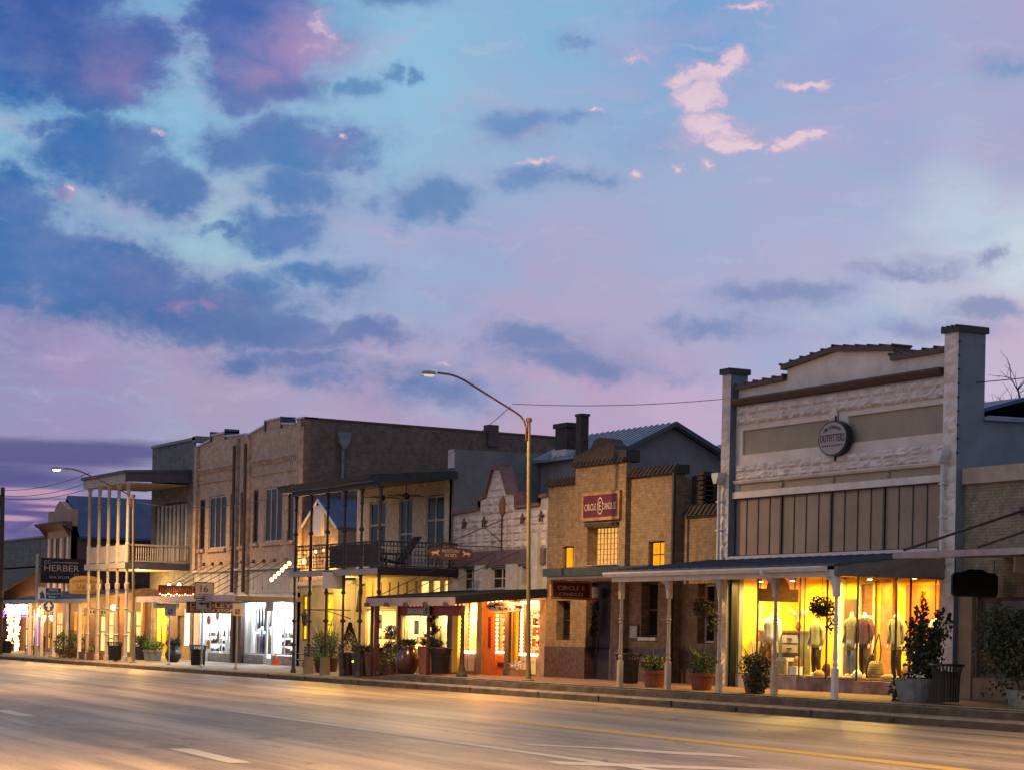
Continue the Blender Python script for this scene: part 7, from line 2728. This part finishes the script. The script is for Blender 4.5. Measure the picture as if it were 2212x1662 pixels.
# twin post lamps, mailbox
for i, x in enumerate((-110.9, -109.3)):
    t = thing('post_lamp', 'glowing lantern on a slim post before the amber doors, the %s of the pair' % ('left' if i == 0 else 'right'), 'lamp', (x, 31.6, .25), 'pair of glowing post lanterns')
    z0 = pz(x, 31.6)
    mb = MB()
    mb.lathe([(.10, 0), (.06, .1), (.035, .2), (.03, 1.75), (.07, 1.8)], (x, 31.6, z0), 10)
    mb.build('post', M['green'], t)
    mb = MB()
    mb.lathe([(.07, 1.8), (.15, 2.05), (.12, 2.1)], (x, 31.6, z0), 8)
    mb.build('lantern_glass', M['lampglow'], t)
    mb = MB()
    mb.lathe([(.17, 2.1), (.03, 2.25), (.02, 2.32)], (x, 31.6, z0), 8)
    mb.build('lantern_cap', M['black'], t)
    lamp('post_lamp_light', 'POINT', (x, 31.35, z0 + 1.95), 45, (1, .6, .22), .1)
t = thing('parking_meter', 'short dark meter post between the post lamps and the dark bush', 'meter', (-107.9, 31.2, .2))
z0 = pz(-107.9, 31.2)
mb = MB()
mb.tube((-107.9, 31.2, z0), (-107.9, 31.2, z0 + .95), .035)
mb.build('post', M['galv'], t)
mb = MB()
mb.lathe([(.06, .9), (.14, 1.0), (.14, 1.16), (.08, 1.26)], (-107.9, 31.2, z0), 10)
mb.build('head', M['iron'], t)


# ================================================================== road signs
def rrect(y0, y1, z0, z1, r, n=5):
    pts = []
    for (cy, cz, a0) in ((y1 - r, z0 + r, -pi / 2), (y1 - r, z1 - r, 0), (y0 + r, z1 - r, pi / 2), (y0 + r, z0 + r, pi)):
        pts += [(cy + r * cos(a0 + pi / 2 * k / n), cz + r * sin(a0 + pi / 2 * k / n)) for k in range(n + 1)]
    return pts


def sign_post(t, x, y, z1, r=.032):
    mb = MB()
    z0 = pz(x, y)
    mb.lathe([(.09, 0), (.09, .06), (.05, .12), (r, .16), (r, z1 - z0)], (x, y, z0), 10)
    return mb.build('post', M['galv'], t)


t = thing('route_sign', 'square white route sign over a white left arrow plate on one post', 'road sign', (-85.0, 30.9, .2))
sign_post(t, -85.05, 30.9, 3.7)
X = -84.98
mb = MB()
mb.prism(rrect(30.5, 31.35, 3.02, 3.72, .05), 'x', X, X + .012)
s_ = mb.build('route_plate', M['black'], t)
mb = MB()
mb.prism(rrect(30.54, 31.31, 3.06, 3.68, .04), 'x', X + .012, X + .016)
mb.build('route_face', pmat('sign_grey', (.34, .30, .29), .5, .08, 4), s_)
text('16', M['darkletter'], s_, (X + .018, 30.92, 3.45), .32, .28)
text('TEXAS', M['darkletter'], s_, (X + .018, 30.92, 3.18), .52, .11)
mb = MB()
mb.prism(rrect(30.56, 31.28, 2.56, 2.98, .04), 'x', X, X + .012)
s_ = mb.build('arrow_plate', M['black'], t)
mb = MB()
mb.prism(rrect(30.59, 31.25, 2.59, 2.95, .03), 'x', X + .012, X + .016)
mb.build('arrow_face', MATS['sign_grey'], s_)
mb = MB()
mb.prism([(30.68, 2.84), (30.86, 2.93), (30.86, 2.87), (31.14, 2.87), (31.14, 2.64), (31.05, 2.64), (31.05, 2.81), (30.86, 2.81), (30.86, 2.75)], 'x', X + .016, X + .02)
mb.build('arrow', M['darkletter'], s_)


def handicap(x, label, w=.42, h=.55):
    t = thing('parking_sign', label, 'road sign', (x, 30.9, .2), 'small parking signs on kerb posts')
    sign_post(t, x, 30.9, 2.8)
    X = x + .05
    mb = MB()
    mb.prism(rrect(30.9 - w / 2, 30.9 + w / 2, 2.33, 2.33 + h, .04), 'x', X, X + .012)
    p = mb.build('plate', MATS['sign_grey'] if x < -85 else M['letter'], t)
    mb = MB()
    mb.prism(rrect(30.9 - .1, 30.9 + .1, 2.40, 2.62, .02), 'x', X + .012, X + .016)
    mb.build('symbol_panel', M['blue'] if x < -85 else M['rust'], p)
    mb = MB()
    mb.path([(X + .02, 30.87, 2.58), (X + .02, 30.88, 2.5), (X + .02, 30.93, 2.5), (X + .02, 30.95, 2.44)], .012, 5)
    mb.ball((X + .02, 30.87, 2.6), .016, n=6, m=4)
    mb.build('symbol', M['signwhite'], p)


handicap(-89.1, 'small grey parking sign with a blue square on a post by the zinc pots', .5, .5)
handicap(-81.1, 'small pale parking sign on a post before the bright store', .4, .5)

t = thing('trail_sign', 'blue trail sign with a pale picture panel over a round blue arrow sign', 'road sign', (-107.4, 31, .2))
sign_post(t, -107.4, 31.0, 3.7)
X = -107.35
mb = MB()
mb.prism(rrect(30.62 - .32, 31.5, 3.12, 3.72, .03), 'x', X, X + .012)
p = mb.build('plate', M['signwhite'], t)
mb = MB()
mb.prism(rrect(30.70, 31.47, 3.15, 3.69, .02), 'x', X + .012, X + .016)
mb.build('blue_panel', M['blue'], p)
mb = MB()
mb.prism([(30.40, 3.16), (30.66, 3.16), (30.62, 3.4), (30.56, 3.46), (30.5, 3.6), (30.45, 3.46), (30.36, 3.42), (30.42, 3.36)], 'x', X + .012, X + .016)
mb.build('rider_mark', M['blue'], p)
text('TEXAS', M['signwhite'], p, (X + .018, 31.08, 3.59), .52, .1)
text('HILL COUNTRY', M['signwhite'], p, (X + .018, 31.08, 3.42), .68, .09)
text('TRAIL', M['signwhite'], p, (X + .018, 31.08, 3.25), .5, .1)
mb = MB()
n = 28
mb.prism([(30.86 + .30 * cos(2 * pi * k / n), 2.78 + .30 * sin(2 * pi * k / n)) for k in range(n)], 'x', X, X + .012)
p = mb.build('round_plate', M['signwhite'], t)
mb = MB()
mb.prism([(30.86 + .275 * cos(2 * pi * k / n), 2.78 + .275 * sin(2 * pi * k / n)) for k in range(n)], 'x', X + .012, X + .016)
mb.build('blue_disc', M['blue'], p)
mb = MB()
mb.prism([(30.80, 2.58), (30.92, 2.58), (30.92, 2.78), (31.02, 2.78), (30.86, 3.0), (30.70, 2.78), (30.80, 2.78)], 'x', X + .016, X + .02)
mb.build('arrow', M['signwhite'], p)
t = thing('sign_pole', 'plain square galvanised pole at the kerb left of the trail sign', 'pole', (-110.1, 31, .2))
mb = MB()
mb.box(-110.14, -110.02, 30.94, 31.06, pz(-110, 31), 5.5)
mb.build('pole', M['galv'], t)

t = hang_board('estate_sign', 'large dark board with pale lettering projecting from the stepped gable building', -110.5, 31.35, 33.6, 4.05, 5.28, M['signdark'], M['black'], .1, ft=.03)
text('CC', M['letter'], t, (-110.49, 31.65, 5.10), .34, .17)
text('HERBER', M['letter'], t, (-110.49, 32.42, 4.80), 1.85, .32)
text('CO.', M['letter'], t, (-110.49, 33.2, 4.45), .3, .16)
text('REAL ESTATE', M['letter'], t, (-110.49, 32.3, 4.32), 1.05, .12)
mb = MB()
mb.box(-110.5, -110.49, 31.9, 33.3, 5.08, 5.11)
mb.build('rule', M['letter'], t)
mb = MB()
mb.tube((-110.55, 33.6, 5.0), (-110.55, 34.2, 5.0), .04)
mb.tube((-110.55, 33.6, 4.3), (-110.55, 34.2, 4.3), .04)
mb.build('bracket', M['iron'], t)
t = hang_board('bakery_sign', 'gold board with an arched top and dark lettering hanging before the veranda', -104.6, 31.1, 32.75, 3.40, 4.24, M['signgold'], None, .08,
               shape=[(31.1, 3.44), (31.14, 3.40), (32.71, 3.40), (32.75, 3.44), (32.75, 4.02), (32.7, 4.14), (32.5, 4.24), (32.2, 4.30), (31.65, 4.30), (31.35, 4.24), (31.15, 4.14), (31.1, 4.02)], ztop=4.5)
text('Fredericksburg', M['rust'], t, (-104.59, 31.92, 4.04), 1.35, .22, arc=.08)
text('BAKERY', M['rust'], t, (-104.59, 31.92, 3.78), .95, .22)
mb = MB()
for i in range(16):
    mb.box(-104.6, -104.592, 31.3 + i * .08, 31.35 + i * .08, 3.5, 3.54)
mb.build('small_lettering', M['rust'], t)
t = hang_board('cafe_sign', 'cream framed board with dark letters under the porch below the bakery board', -103.9, 31.7, 32.85, 2.36, 2.66, M['creamwall'], M['signgold'], .05, ztop=2.95)
text('HEALTH & MORE', M['darkletter'], t, (-103.89, 32.27, 2.51), .95, .12) if False else None
mb = MB()
for i in range(7):
    mb.box(-103.9, -103.892, 31.8 + i * .14, 31.88 + i * .14, 2.46, 2.58)
mb.build('letter_mark', M['darkletter'], t)

# ================================================================== bare tree behind the right hand roofs
def bare_tree(label, x, y, h, seed, spread=.55):
    rg = random.Random(seed)
    t = thing('bare_tree', label, 'tree', (x, y, 0), 'bare winter trees')
    tr = MB()
    br = MB()

    def grow(p, d, L, r, lev):
        mbb = tr if lev == 0 else br
        q = p
        pts = [p]
        dd = d
        for k in range(4):
            dd = (dd + Vector((rg.gauss(0, .13), rg.gauss(0, .13), rg.gauss(.03, .08)))).normalized()
            q = q + dd * L / 4
            pts.append(q)
        mbb.path(pts, [r * (1 - .12 * k) for k in range(5)], 5 if lev < 2 else 3, False)
        if lev < 6:
            for k in range(4 if lev < 3 else 2 + (rg.random() < .6)):
                i = rg.choice((2, 3, 4)) if k else 4
                nd = (dd + Vector((rg.gauss(0, spread), rg.gauss(0, spread), rg.gauss(.12, .3)))).normalized()
                grow(pts[i], nd, L * rg.uniform(.55, .8), r * .58, lev + 1)
    grow(Vector((x, y, 0)), Vector((0, 0, 1)), h * .42, h * .026, 0)
    tr.build('trunk', M['bark'], t)
    br.build('crown', M['bark'], t)


bare_tree('bare twiggy tree behind the right neighbour roof', -69.4, 60, 12.8, 4)
bare_tree('second bare twiggy tree further right behind the roofs', -70.2, 62, 12.9, 9)
